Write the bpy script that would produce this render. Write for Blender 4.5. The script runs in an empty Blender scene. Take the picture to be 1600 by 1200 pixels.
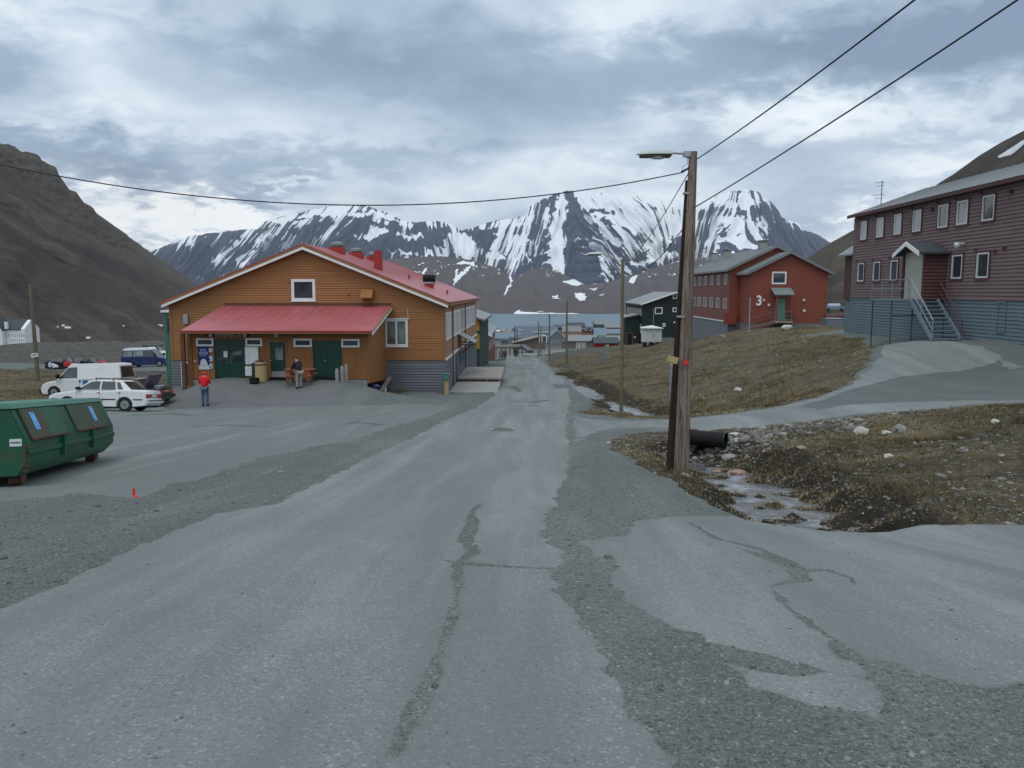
import bpy, bmesh, math, random
import numpy as np
from mathutils import Vector, Matrix, geometry, noise as mn

random.seed(7); np.random.seed(7)
S = bpy.context.scene
COL = S.collection
R = math.radians

# ---------------------------------------------------------------- camera
F = 1250.0                                   # focal length in photo pixels (1600 wide)
cam_d = bpy.data.cameras.new('camera'); cam = bpy.data.objects.new('camera', cam_d); COL.objects.link(cam)
cam_d.sensor_width = 36.0; cam_d.lens = 36.0*F/1600.0
cam_d.clip_start = 0.1; cam_d.clip_end = 60000
YAW = math.atan(26/F); PITCH = math.atan(145/F)
cam.rotation_euler = (R(90)-PITCH, 0, YAW)
cam.location = (0, 0, 0)
S.camera = cam
CM = np.array(cam.rotation_euler.to_matrix())

def ray(px, py):
    return CM @ np.array([(px-800)/F, -(py-600)/F, -1.0])
def P(px, py, Y):
    """point of the place seen at photo pixel px, py and lying Y metres up the street"""
    d = ray(px, py); return Vector((d[0]*Y/d[1], Y, d[2]*Y/d[1]))
PC = [800, 500]                              # photo region being laid out (px, py)
def XP(px, Y): return P(px, PC[1], Y).x
def ZP(py, Y): return P(PC[0], py, Y).z
def proj(V):
    """photo pixel of world points (used to lay out the ground plan)"""
    c = np.asarray(V) @ CM
    return 800 + F*c[..., 0]/(-c[..., 2]), 600 - F*c[..., 1]/(-c[..., 2])

# ---------------------------------------------------------------- world, sun, exposure
S.view_settings.view_transform = 'Standard'; S.view_settings.look = 'None'
S.view_settings.gamma = 1.0; S.view_settings.exposure = 0.0
try: S.view_settings.use_curve_mapping = False
except Exception: pass
SUN_EL, SUN_AZ = R(66), R(205)
sun_d = bpy.data.lights.new('sun', 'SUN'); sun_d.energy = 1.0; sun_d.angle = R(24); sun_d.color = (1, .97, .93)
sun = bpy.data.objects.new('sun', sun_d); COL.objects.link(sun)
sd = Vector((math.sin(SUN_AZ)*math.cos(SUN_EL), math.cos(SUN_AZ)*math.cos(SUN_EL), math.sin(SUN_EL)))
sun.rotation_euler = sd.to_track_quat('Z', 'Y').to_euler(); sun.location = (0, 0, 60)

W = bpy.data.worlds.new('World'); S.world = W; W.use_nodes = True
class NT:
    def __init__(s, tree): s.t = tree; s.n = tree.nodes; s.l = tree.links
    def new(s, typ, **kw):
        n = s.n.new(typ)
        for k, v in kw.items(): setattr(n, k, v)
        return n
    def put(s, sock, v):
        if v is None: return
        if isinstance(v, bpy.types.NodeSocket): s.l.new(v, sock)
        else:
            if hasattr(sock.default_value, '__len__') and not hasattr(v, '__len__'): v = [v]*len(sock.default_value)
            if hasattr(v, '__len__') and len(v) == 3 and len(sock.default_value) == 4: v = (*v, 1)
            sock.default_value = v
    def math(s, op, a, b=None, c=None, clamp=False):
        n = s.new('ShaderNodeMath', operation=op); n.use_clamp = clamp
        s.put(n.inputs[0], a); s.put(n.inputs[1], b)
        if c is not None: s.put(n.inputs[2], c)
        return n.outputs[0]
    def mix(s, f, a, b, mode='MIX'):
        n = s.new('ShaderNodeMix', data_type='RGBA', blend_type=mode)
        s.put(n.inputs[0], f); s.put(n.inputs[6], a); s.put(n.inputs[7], b)
        return n.outputs[2]
    def noise(s, scale, detail=4, rough=.55, vec=None, dist=0, typ=None):
        n = s.new('ShaderNodeTexNoise'); n.inputs['Scale'].default_value = scale
        n.inputs['Detail'].default_value = detail; n.inputs['Roughness'].default_value = rough
        n.inputs['Distortion'].default_value = dist
        if vec is not None: s.l.new(vec, n.inputs['Vector'])
        return n.outputs['Fac']
    def voro(s, scale, vec=None, feature='F1', out='Distance', rnd=1):
        n = s.new('ShaderNodeTexVoronoi', feature=feature); n.inputs['Scale'].default_value = scale
        n.inputs['Randomness'].default_value = rnd
        if vec is not None: s.l.new(vec, n.inputs['Vector'])
        return n.outputs[out]
    def ramp(s, f, stops, interp='LINEAR'):
        n = s.new('ShaderNodeValToRGB'); cr = n.color_ramp; cr.interpolation = interp
        while len(cr.elements) < len(stops): cr.elements.new(.5)
        for e, (p, c) in zip(cr.elements, stops):
            e.position = p; e.color = (*c, 1) if hasattr(c, '__len__') else (c, c, c, 1)
        s.l.new(f, n.inputs[0]); return n.outputs[0]
    def coord(s, kind='Object'):
        return s.new('ShaderNodeTexCoord').outputs[kind]
    def mapv(s, vec, scale=(1, 1, 1), rot=(0, 0, 0), loc=(0, 0, 0)):
        n = s.new('ShaderNodeMapping'); n.inputs['Scale'].default_value = scale
        n.inputs['Rotation'].default_value = rot; n.inputs['Location'].default_value = loc
        s.l.new(vec, n.inputs['Vector']); return n.outputs[0]

def build_world():
    nt = NT(W.node_tree); nt.n.clear()
    out = nt.new('ShaderNodeOutputWorld')
    sky = nt.new('ShaderNodeTexSky', sky_type='NISHITA'); sky.sun_disc = False
    sky.sun_elevation = SUN_EL; sky.sun_rotation = SUN_AZ; sky.air_density = 1.2
    bsky = nt.new('ShaderNodeBackground'); nt.put(bsky.inputs[0], sky.outputs[0]); bsky.inputs[1].default_value = 0.05
    co = nt.coord('Generated')
    sp = nt.new('ShaderNodeSeparateXYZ'); nt.l.new(co, sp.inputs[0])
    x, y, z = sp.outputs
    zc = nt.math('MAXIMUM', z, 0.0)
    den = nt.math('ADD', zc, 0.30)
    cb = nt.new('ShaderNodeCombineXYZ')
    nt.put(cb.inputs[0], nt.math('DIVIDE', x, den)); nt.put(cb.inputs[1], nt.math('DIVIDE', y, den)); nt.put(cb.inputs[2], nt.math('MULTIPLY', zc, 1.5))
    v = cb.outputs[0]
    n1 = nt.noise(.95, 9, .46, nt.mapv(v, (1.0, .9, 1), loc=(3.1, 7.7, 0)), .25)
    n2 = nt.noise(3.0, 7, .5, nt.mapv(v, (1.0, .9, 1), loc=(9.3, 1.2, 4)), .35)
    n3 = nt.noise(9, 6, .6, nt.mapv(v, (1, 1, 1), loc=(2, 5, 1)), .3)
    f = nt.math('ADD', nt.math('MULTIPLY', n1, .50), nt.math('MULTIPLY', n2, .25))
    f = nt.math('ADD', f, nt.math('MULTIPLY', n3, .07)); f = nt.math('ADD', f, .10)
    u = nt.math('ARCTAN2', x, y)
    el = nt.math('ARCSINE', z)
    # wobble the large cloud masses so that their edges billow
    wu = nt.math('ADD', u, nt.math('MULTIPLY', nt.math('SUBTRACT', n2, .5), .32))
    wv = nt.math('ADD', el, nt.math('MULTIPLY', nt.math('SUBTRACT', n3, .5), .13))
    def blob(px, py, sx, sy, amt):
        a = nt.math('DIVIDE', nt.math('SUBTRACT', wu, (px-826)/F), sx/F)
        b = nt.math('DIVIDE', nt.math('SUBTRACT', wv, (455-py)/F), sy/F)
        r2 = nt.math('ADD', nt.math('MULTIPLY', a, a), nt.math('MULTIPLY', b, b))
        return nt.math('MULTIPLY', nt.math('EXPONENT', nt.math('MULTIPLY', r2, -1)), amt)
    for bl in CLOUDS:
        f = nt.math('ADD', f, blob(*bl))
    # the cloud deck brightens slowly overhead
    f = nt.math('ADD', f, nt.math('MULTIPLY', zc, .10))
    f = nt.math('ADD', nt.math('MULTIPLY', nt.math('SUBTRACT', f, .56), 2.4), .69)
    c = nt.ramp(f, SKYRAMP, 'LINEAR')
    # warm pale gap low in the distance
    warm = nt.math('ADD', blob(270, 345, 170, 42, 1), blob(620, 335, 80, 14, .5), clamp=True)
    c = nt.mix(nt.math('MULTIPLY', warm, .55), c, (.80, .78, .72))
    # below the horizon: dull ground colour
    down = nt.math('LESS_THAN', z, -0.03)
    c = nt.mix(down, c, (.12, .125, .13))
    bc = nt.new('ShaderNodeBackground'); nt.put(bc.inputs[0], c); bc.inputs[1].default_value = SKY_GAIN
    add = nt.new('ShaderNodeMixShader'); add.inputs[0].default_value = 0.93
    nt.l.new(bsky.outputs[0], add.inputs[1]); nt.l.new(bc.outputs[0], add.inputs[2])
    nt.l.new(add.outputs[0], out.inputs[0])
SKY_GAIN = 1.52
SKYRAMP = [(.10, (.17, .23, .32)), (.36, (.26, .335, .43)), (.55, (.40, .48, .565)), (.74, (.60, .665, .72)), (1.0, (.88, .90, .91))]
CLOUDS = [  # photo px, py, half-widths, amount: the cloud masses over the valley
    (190, 285, 170, 42, -.24), (60, 170, 150, 40, -.12), (60, 40, 170, 55, .07), (300, 350, 150, 34, .46), (500, 130, 230, 45, -.09),
    (270, 195, 60, 25, .03), (430, 318, 80, 17, -.24), (470, 295, 60, 12, .10), (700, 120, 120, 60, -.05), (1330, 130, 260, 36, -.17), (1560, 130, 160, 34, -.08),
    (1150, 210, 200, 30, .10), (960, 60, 160, 40, .10), (1450, 215, 170, 30, .09), (1420, 290, 150, 25, .12), (980, 170, 130, 30, -.05),
    (1000, 300, 130, 26, .10), (560, 260, 200, 25, -.09), (380, 60, 140, 40, .04), (900, 270, 100, 15, .04), (1330, 345, 120, 14, .16)]
build_world()

# ---------------------------------------------------------------- object helpers
def tag(o, label=None, cat=None, group=None, kind=None):
    if label: o['label'] = label
    if cat: o['category'] = cat
    if group: o['group'] = group
    if kind: o['kind'] = kind
    return o
def thing(name, label, cat, loc=(0, 0, 0), group=None, rz=0):
    o = bpy.data.objects.new(name, None); COL.objects.link(o)
    o.location = loc; o.rotation_euler = (0, 0, rz); o.empty_display_size = .3
    return tag(o, label, cat, group)
def worldloc(o):
    v = Vector((0, 0, 0))
    while o is not None: v += o.location; o = o.parent
    return v
def link(name, me, parent=None, loc=None):
    o = bpy.data.objects.new(name, me); COL.objects.link(o)
    if parent is not None: o.parent = parent
    if loc is not None: o.location = loc
    return o
def copy_tree(o, parent=None):
    c = o.copy(); COL.objects.link(c); c.parent = parent
    for ch in list(o.children): copy_tree(ch, c)
    return c

class MB:
    """collects shapes (in world metres, or local to a root still at the origin)"""
    def __init__(s): s.v = []; s.f = []
    def add(s, vs, fs):
        b = len(s.v); s.v += [tuple(v) for v in vs]; s.f += [tuple(b+i for i in f) for f in fs]; return s
    def box(s, x0, y0, z0, x1, y1, z1):
        if x0 > x1: x0, x1 = x1, x0
        if y0 > y1: y0, y1 = y1, y0
        if z0 > z1: z0, z1 = z1, z0
        return s.add([(x0,y0,z0),(x1,y0,z0),(x1,y1,z0),(x0,y1,z0),(x0,y0,z1),(x1,y0,z1),(x1,y1,z1),(x0,y1,z1)],
              [(0,3,2,1),(4,5,6,7),(0,1,5,4),(1,2,6,5),(2,3,7,6),(3,0,4,7)])
    def bar(s, a, b, w, h, up=(0, 0, 1)):
        """box beam from a to b, w wide, h high"""
        a = Vector(a); b = Vector(b); d = (b-a).normalized(); up = Vector(up)
        if abs(d.dot(up)) > .99: up = Vector((0, 1, 0))
        sx = d.cross(up).normalized()*w/2; sz = sx.cross(d).normalized()*h/2
        vs = [p+i*sx+j*sz for p in (a, b) for i, j in ((-1,-1),(1,-1),(1,1),(-1,1))]
        return s.add(vs, [(0,1,2,3),(7,6,5,4),(0,4,5,1),(1,5,6,2),(2,6,7,3),(3,7,4,0)])
    def tube(s, pts, r, n=8, cap=True):
        pts = [Vector(p) for p in pts]; rs = r if hasattr(r, '__len__') else [r]*len(pts)
        b = len(s.v); prev = None
        for i, p in enumerate(pts):
            d = (pts[min(i+1, len(pts)-1)]-pts[max(i-1, 0)]).normalized()
            if prev is None:
                ref = Vector((0, 0, 1)) if abs(d.z) < .9 else Vector((1, 0, 0))
                sx = d.cross(ref).normalized()
            else: sx = (prev - d*prev.dot(d)).normalized()
            prev = sx; sy = d.cross(sx)
            for k in range(n):
                a = 2*math.pi*k/n; s.v.append(tuple(p+(sx*math.cos(a)+sy*math.sin(a))*rs[i]))
        m = len(pts)
        for i in range(m-1):
            for k in range(n):
                s.f.append((b+i*n+k, b+i*n+(k+1) % n, b+(i+1)*n+(k+1) % n, b+(i+1)*n+k))
        if cap: s.f.append(tuple(b+k for k in range(n))[::-1]); s.f.append(tuple(b+(m-1)*n+k for k in range(n)))
        return s
    def prism(s, poly, vec):
        """planar polygon of 3D points pushed along vec"""
        n = len(poly); vec = Vector(vec); P0 = [Vector(p) for p in poly]
        return s.add(P0+[p+vec for p in P0], [tuple(range(n))[::-1], tuple(range(n, 2*n))]+[(i, (i+1) % n, n+(i+1) % n, n+i) for i in range(n)])
    def ball(s, c, r, n=8, m=6, sc=(1, 1, 1)):
        b = len(s.v); c = Vector(c)
        s.v.append((c.x, c.y, c.z-r*sc[2]))
        for j in range(1, m):
            a = -math.pi/2+math.pi*j/m
            for k in range(n):
                t = 2*math.pi*k/n
                s.v.append((c.x+r*sc[0]*math.cos(a)*math.cos(t), c.y+r*sc[1]*math.cos(a)*math.sin(t), c.z+r*sc[2]*math.sin(a)))
        s.v.append((c.x, c.y, c.z+r*sc[2])); top = len(s.v)-1
        for k in range(n):
            s.f.append((b, b+1+(k+1) % n, b+1+k)); s.f.append((top, top-n+k, top-n+(k+1) % n))
            for j in range(m-2):
                q = b+1+j*n; s.f.append((q+k, q+(k+1) % n, q+n+(k+1) % n, q+n+k))
        return s
    def build(s, name, mat, parent=None, bevel=0, seg=2, smooth=False, kind=None, label=None):
        off = worldloc(parent) if parent is not None else Vector((0, 0, 0))
        me = bpy.data.meshes.new(name)
        me.from_pydata([tuple(Vector(v)-off) for v in s.v], [], s.f)
        bm = bmesh.new(); bm.from_mesh(me)
        bmesh.ops.recalc_face_normals(bm, faces=bm.faces)
        if bevel:
            es = [e for e in bm.edges if len(e.link_faces) == 2 and e.calc_face_angle(0) > .5]
            if es: bmesh.ops.bevel(bm, geom=es, offset=bevel, segments=seg, affect='EDGES', clamp_overlap=True)
        bm.to_mesh(me); bm.free()
        for m in (mat if isinstance(mat, (list, tuple)) else [mat]): me.materials.append(m)
        if smooth or bevel:
            me.polygons.foreach_set('use_smooth', [True]*len(me.polygons))
            try: me.set_sharp_from_angle(angle=R(38))
            except Exception: pass
        o = link(name, me, parent)
        if kind: o['kind'] = kind
        if label: o['label'] = label
        return o
def bx(*a): return MB().box(*a)
def mesh_np(name, V, Fc, mat, parent=None, smooth=False, attrs=None, kind=None):
    """big mesh from numpy: V (n,3), Fc (m,3 or 4)"""
    me = bpy.data.meshes.new(name); V = np.asarray(V, np.float32); Fc = np.asarray(Fc, np.int32)
    k = Fc.shape[1]
    me.vertices.add(len(V)); me.vertices.foreach_set('co', V.ravel())
    me.loops.add(Fc.size); me.loops.foreach_set('vertex_index', Fc.ravel())
    me.polygons.add(len(Fc)); me.polygons.foreach_set('loop_start', np.arange(0, Fc.size, k, dtype=np.int32))
    me.polygons.foreach_set('loop_total', np.full(len(Fc), k, np.int32))
    if smooth: me.polygons.foreach_set('use_smooth', np.ones(len(Fc), bool))
    for n, a in (attrs or {}).items():
        at = me.attributes.new(n, 'FLOAT', 'POINT'); at.data.foreach_set('value', np.asarray(a, np.float32))
    me.update(calc_edges=True); me.validate()
    me.materials.append(mat)
    o = link(name, me, parent)
    if kind: o['kind'] = kind
    return o
def fromtext(txt, size, extr=.01, offset=0.0, spacing=1.0):
    cu = bpy.data.curves.new('t', 'FONT'); cu.body = txt; cu.size = size; cu.extrude = extr; cu.offset = offset
    cu.align_x = 'CENTER'; cu.space_character = spacing; cu.resolution_u = 3
    o = bpy.data.objects.new('t', cu); COL.objects.link(o)
    dg = bpy.context.evaluated_depsgraph_get(); dg.update()
    me = bpy.data.meshes.new_from_object(o.evaluated_get(dg))
    bpy.data.objects.remove(o); bpy.data.curves.remove(cu)
    me.transform(Matrix.Rotation(R(90), 4, 'X'))
    return me

# ---------------------------------------------------------------- materials
def newmat(name):
    m = bpy.data.materials.new(name); m.use_nodes = True; nt = NT(m.node_tree)
    return m, nt, nt.n['Principled BSDF']
def bumpn(nt, b, h, strength, dist):
    n = nt.new('ShaderNodeBump'); n.inputs['Strength'].default_value = strength; n.inputs['Distance'].default_value = dist
    nt.l.new(h, n.inputs['Height']); nt.l.new(n.outputs[0], b.inputs['Normal'])
def M(name, col, rough=.7, var=.15, scale=3., bump=0, bscale=30, metal=0, dirt=None, damt=.4, dscale=1.2, stretch=(1, 1, 1), spec=.35, coat=0):
    m, nt, b = newmat(name); co = nt.mapv(nt.coord(), stretch)
    n = nt.noise(scale, 5, .6, co)
    lo = tuple(c*(1-var) for c in col); hi = tuple(min(1, c*(1+var)) for c in col)
    c = nt.ramp(n, [(.3, lo), (.7, hi)])
    n2 = nt.noise(scale*9, 4, .6, co)
    c = nt.mix(.35, c, nt.ramp(n2, [(.3, lo), (.7, hi)]))
    if dirt is not None:
        d = nt.ramp(nt.noise(dscale, 7, .65, co, .4), [(.5, 0), (.68, 1)])
        c = nt.mix(nt.math('MULTIPLY', d, damt), c, dirt)
    nt.put(b.inputs['Base Color'], c)
    rr = nt.math('ADD', nt.math('MULTIPLY', n2, .16), rough-.08, clamp=True); nt.put(b.inputs['Roughness'], rr)
    b.inputs['Metallic'].default_value = metal; b.inputs['Specular IOR Level'].default_value = spec
    b.inputs['Coat Weight'].default_value = coat; b.inputs['Coat Roughness'].default_value = .08
    if bump: bumpn(nt, b, nt.noise(bscale, 5, .6, co), bump, .02)
    return m
def glassm(name, col=(.02, .025, .03), rough=.04):
    m, nt, b = newmat(name)
    n = nt.noise(1.3, 3, .5, nt.coord())
    nt.put(b.inputs['Base Color'], nt.ramp(n, [(.35, col), (.7, tuple(c*2.2+.006 for c in col))]))
    b.inputs['Roughness'].default_value = rough; b.inputs['Specular IOR Level'].default_value = .8; b.inputs['IOR'].default_value = 1.55
    bumpn(nt, b, nt.noise(1.7, 2, .5, nt.coord()), .06, .03)
    return m
wood_dirt = (.09, .06, .04)
MT = dict(
 orange=M('ochre painted boards', (.345, .158, .062), .75, .13, .8, .25, 60, dirt=(.27, .12, .05), damt=.45, dscale=.7, stretch=(.2, .2, 7)),
 orange_v=M('ochre vertical boards', (.29, .125, .046), .75, .14, .9, .25, 60, dirt=(.23, .10, .045), damt=.45, stretch=(2.2, 1, .6)),
 salmon=M('faded ochre side boards', (.34, .185, .115), .8, .14, .9, .2, 60, dirt=(.24, .15, .11), damt=.4),
 trimbrown=M('ochre trim boards', (.28, .135, .058), .7, .12, 1.5, .15, 50),
 darktrim=M('dark stained board', (.12, .055, .03), .7, .2, 2, .2, 50),
 white=M('white painted trim', (.74, .75, .76), .55, .05, 2, .1, 40, dirt=(.45, .44, .42), damt=.25),
 greyboard=M('grey blue painted boards', (.155, .172, .20), .75, .2, .9, .2, 60, dirt=(.11, .12, .13), damt=.35, stretch=(.2, .2, 6)),
 greyblue=M('blue painted foundation boards', (.125, .175, .205), .75, .12, .8, .2, 60, dirt=(.10, .12, .14), damt=.35),
 redroof=M('red metal roof', (.35, .088, .098), .44, .13, .5, .08, 30, dirt=(.24, .065, .065), damt=.6, dscale=.8, spec=.45),
 redpaint=M('red painted sheet', (.33, .03, .03), .5, .1, 2),
 greendoor=M('dark green painted door', (.006, .048, .032), .42, .12, 2, .05, 30, spec=.45),
 greencorr=M('green corrugated metal', (.07, .21, .14), .5, .15, 2, .1),
 concrete=M('rough concrete', (.27, .28, .27), .9, .15, 1.5, .4, 30, dirt=(.15, .16, .14), damt=.5),
 glass=glassm('window glass'), glass2=glassm('pale window glass', (.09, .11, .115), .06), glasscar=glassm('car glass', (.018, .024, .028), .03),
 curtain=M('pale curtain behind glass', (.42, .44, .45), .25, .25, 3, stretch=(4, 4, .5), spec=.7),
 galv=M('galvanised steel', (.36, .38, .40), .45, .12, 3, .05, 40, metal=.6),
 black=M('black rubber or plastic', (.014, .014, .015), .7, .2, 4, spec=.15),
 darkmetal=M('dark painted steel', (.05, .055, .06), .5, .2, 4),
 woodgrey=M('weathered grey timber', (.27, .255, .235), .85, .2, 1.5, .5, 30, dirt=(.13, .12, .10), damt=.5, stretch=(1, 1, 1)),
 woodbrown=M('stained brown timber', (.20, .11, .06), .8, .2, 2, .3, 30, dirt=wood_dirt),
 woodyellow=M('raw yellowish timber', (.42, .32, .16), .8, .15, 2, .3, 30, dirt=(.25, .18, .10)),
 redwood=M('red stained picnic timber', (.26, .085, .05), .8, .18, 2, .3, 30),
 redbrown=M('falu red boards', (.215, .060, .038), .8, .12, .8, .2, 60, dirt=(.20, .05, .038), damt=.4, stretch=(.2, .2, 6)),
 redbrown2=M('faded red side boards', (.19, .078, .066), .8, .12, .8, .2, 60, dirt=(.18, .075, .065), damt=.4),
 maroon=M('maroon painted boards', (.170, .120, .121), .75, .12, .8, .2, 60, dirt=(.12, .07, .07), damt=.35, stretch=(1, 1, 2)),
 maroon2=M('deep red brown boards', (.092, .042, .042), .75, .12, .8, .2, 60, dirt=(.09, .04, .04), damt=.35),
 barnred=M('deep red boards', (.22, .018, .02), .75, .15, 1, .2, 60),
 greyroof=M('grey metal roof', (.165, .175, .185), .45, .10, .6, .06, 20, dirt=(.12, .13, .13), damt=.5, spec=.5),
 greygreenroof=M('grey green roof sheets', (.17, .20, .195), .55, .12, 1, .06, 20),
 darkroof=M('dark roofing felt', (.045, .055, .065), .7, .2, 1.5, .1, 30),
 blackgreen=M('black green boards', (.012, .022, .020), .7, .2, 1, .2, 60),
 mustard=M('mustard yellow boards', (.42, .25, .03), .75, .1, 1),
 darkgreenwall=M('dark green boards', (.03, .055, .048), .75, .15, 1),
 carwhite=M('white car paint', (.66, .68, .69), .28, .03, 1, coat=.5, spec=.5, dirt=(.4, .38, .35), damt=.2, dscale=2),
 cargreen=M('very dark green car paint', (.018, .028, .024), .25, .1, 1, coat=.6, spec=.5),
 carblue=M('dark blue car paint', (.012, .022, .10), .25, .1, 1, coat=.5, spec=.5, dirt=(.05, .05, .07), damt=.3),
 tyre=M('tyre rubber', (.02, .02, .021), .85, .2, 8, .2, 60),
 rim=M('wheel rim metal', (.38, .39, .40), .4, .1, 6, metal=.7),
 lightred=M('red tail lamp', (.42, .012, .015), .2, .2, 12, spec=.7, coat=.5),
 lightamber=M('amber lamp', (.55, .18, .02), .2, .1, 12, spec=.7, coat=.5),
 lightclear=M('clear head lamp', (.6, .62, .62), .15, .1, 12, spec=.8, coat=.5),
 dump=M('scratched green container paint', (.010, .088, .046), .5, .22, 1.2, .25, 12, dirt=(.085, .050, .030), damt=.6, dscale=3.0, spec=.4),
 dumplight=M('bleached green container top', (.055, .17, .125), .6, .2, 1.5, .25, 12, dirt=(.07, .10, .075), damt=.6, dscale=3),
 dumphatch=M('rusty green hatch plate', (.055, .075, .045), .65, .35, 2.5, .3, 10, dirt=(.10, .050, .035), damt=.9, dscale=1.8),
 rust=M('rusted steel', (.10, .045, .03), .85, .35, 5, .4, 30),
 sticker=M('light blue sticker', (.13, .42, .86), .45, .08, 4, dirt=(.4, .6, .8), damt=.3, dscale=6),
 signblue=M('deep blue poster', (.012, .03, .16), .4, .15, 2),
 paper=M('white paper notice', (.62, .66, .66), .6, .1, 6),
 ink=M('dark grey print', (.08, .09, .11), .7, .1, 9),
 blueink=M('blue print', (.03, .12, .38), .6, .1, 9),
 paleprint=M('pale print', (.55, .62, .70), .6, .1, 9),
 signmar=M('maroon sign board', (.06, .012, .015), .6, .2, 3),
 signlet=M('pale pink lettering', (.72, .54, .55), .6, .1, 3),
 redflag=M('fluorescent red paint', (.75, .03, .03), .5, .1, 8),
 lampglass=M('milky lamp glass', (.55, .56, .56), .3, .08, 5, spec=.6),
 lamphead=M('pale grey lamp housing', (.45, .49, .47), .45, .08, 5),
 lampunder=M('dark lamp underside', (.07, .075, .05), .5, .1, 5),
 cable=M('black cable', (.012, .012, .014), .6, .1, 2),
 mint=M('mint green painted door', (.12, .27, .21), .6, .1, 2),
 cream=M('cream painted door', (.36, .37, .32), .6, .07, 2, dirt=(.28, .28, .24), damt=.3),
 shedwhite=M('pale cabinet panels', (.56, .61, .60), .6, .06, 2, dirt=(.4, .42, .4), damt=.3),
 bluegrey=M('blue grey painted steel', (.16, .22, .27), .6, .15, 3),
 skin=M('skin', (.42, .24, .17), .6, .08, 8), hair=M('dark hair', (.03, .022, .018), .7, .2, 20),
 redjacket=M('red jacket cloth', (.62, .012, .022), .75, .15, 6, .4, 20), blackcloth=M('black cloth', (.014, .015, .018), .85, .2, 6, .4, 20),
 jeans=M('blue jeans', (.055, .11, .18), .85, .2, 6, .3, 40), khaki=M('light grey trousers', (.26, .26, .235), .85, .12, 6, .3, 30),
 shoe=M('dark shoes', (.02, .02, .02), .6, .2, 8), greencloth=M('olive cloth', (.10, .12, .07), .85, .2, 6),
 smwhite=M('white plastic hood', (.50, .53, .60), .35, .1, 3, coat=.3), smblack=M('black plastic hood', (.02, .02, .024), .35, .2, 3, coat=.3),
 smred=M('red plastic hood', (.40, .03, .03), .4, .2, 3, coat=.3), smpurple=M('dull purple hood', (.10, .06, .12), .4, .2, 3, coat=.3),
 stone=M('grey stones', (.22, .22, .205), .9, .5, 1.1, .4, 20), cyan=M('pale blue panel', (.17, .42, .62), .6, .1, 2),
)
def polemat(name, lo, hi, streak=(.03, .02, .016)):
    m, nt, b = newmat(name); co = nt.coord()
    v = nt.mapv(co, (9, 9, .55))
    n = nt.noise(1.6, 8, .7, v, .8); g = nt.noise(5.5, 6, .6, nt.mapv(co, (9, 9, .35)), .2)
    c = nt.ramp(n, [(.32, lo), (.62, hi)])
    c = nt.mix(nt.ramp(g, [(.54, 0), (.64, .85)]), c, streak)
    nt.put(b.inputs['Base Color'], c); b.inputs['Roughness'].default_value = .9; b.inputs['Specular IOR Level'].default_value = .2
    bumpn(nt, b, nt.math('ADD', n, g), .8, .02); return m
MT['polepale'] = polemat('weathered pale pole timber', (.085, .058, .045), (.30, .24, .195))
MT['poledark'] = polemat('tarred dark pole timber', (.014, .009, .008), (.045, .026, .020))
MT['poleolive'] = polemat('greenish pole timber', (.10, .09, .06), (.21, .185, .125), (.06, .055, .04))

# ---------------------------------------------------------------- numeric noise
def _h(ix, iy, s):
    n = (ix*374761393 + iy*668265263 + s*2147483647) & 0xffffffff
    n = ((n ^ (n >> 13))*1274126177) & 0xffffffff
    return ((n ^ (n >> 16)) & 0xffff)/65535.0
def vn(x, y, s=0):
    x = np.asarray(x, float); y = np.asarray(y, float)
    ix = np.floor(x).astype(np.int64); iy = np.floor(y).astype(np.int64); fx = x-ix; fy = y-iy
    fx = fx*fx*(3-2*fx); fy = fy*fy*(3-2*fy)
    a = _h(ix, iy, s); b = _h(ix+1, iy, s); c = _h(ix, iy+1, s); d = _h(ix+1, iy+1, s)
    return (a*(1-fx)+b*fx)*(1-fy)+(c*(1-fx)+d*fx)*fy
def fbm(x, y, o=4, s=0, g=.5):
    t = 0; a = 1; n = 0
    for i in range(o):
        t = t + a*vn(x*2**i+i*17.3, y*2**i-i*9.1, s+i); n += a; a *= g
    return t/n

# ---------------------------------------------------------------- shape of the ground
PY = np.array([-40, 0, 8, 16, 26, 38, 49, 66, 83, 121, 148, 200, 260, 400, 600, 1000, 1500, 2000, 2900, 3400, 6000], float)
PZ = np.array([3.2, -1.6, -2.62, -3.6, -4.55, -5.5, -6.3, -7.15, -8.03, -10.35, -12.4, -15.2, -19.1, -28, -40, -64, -93, -113, -139.6, -150, -160], float)
def base(Y):
    Y = np.asarray(Y, float); w = np.clip(np.abs(Y)*.08, 1.5, 200); t = 0
    for k in (-1.5, -.75, 0, .75, 1.5): t = t+np.interp(Y+k*w, PY, PZ)
    return t/5
CP = []   # (X, Y, z)
def cp(*pp):
    for px, py, Y in pp: CP.append(tuple(P(px, py, Y)))
def cz(*pp): CP.extend(pp)
for Y in (-10, 2, 6, 10, 14, 18, 23, 28, 33, 38, 44, 50, 58, 68, 80, 95, 110, 130, 150, 175, 205, 240, 290):
    for X in (-2.2, 1.2) if Y < 60 else (-1.0,):
        cz((X + (3 if Y > 150 else 0), Y, float(base(Y))))
for X, Y in ((-8, 5), (-16, 8), (-12, 16), (-7, 22), (-14, 26), (-20, 20), (-7, 32), (-13, 35), (-20, 34), (-30, 25), (-9, 39), (-2, 90), (-4.5, 62), (-4.5, 75)):
    cz((X, Y, float(base(Y))))
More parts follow.
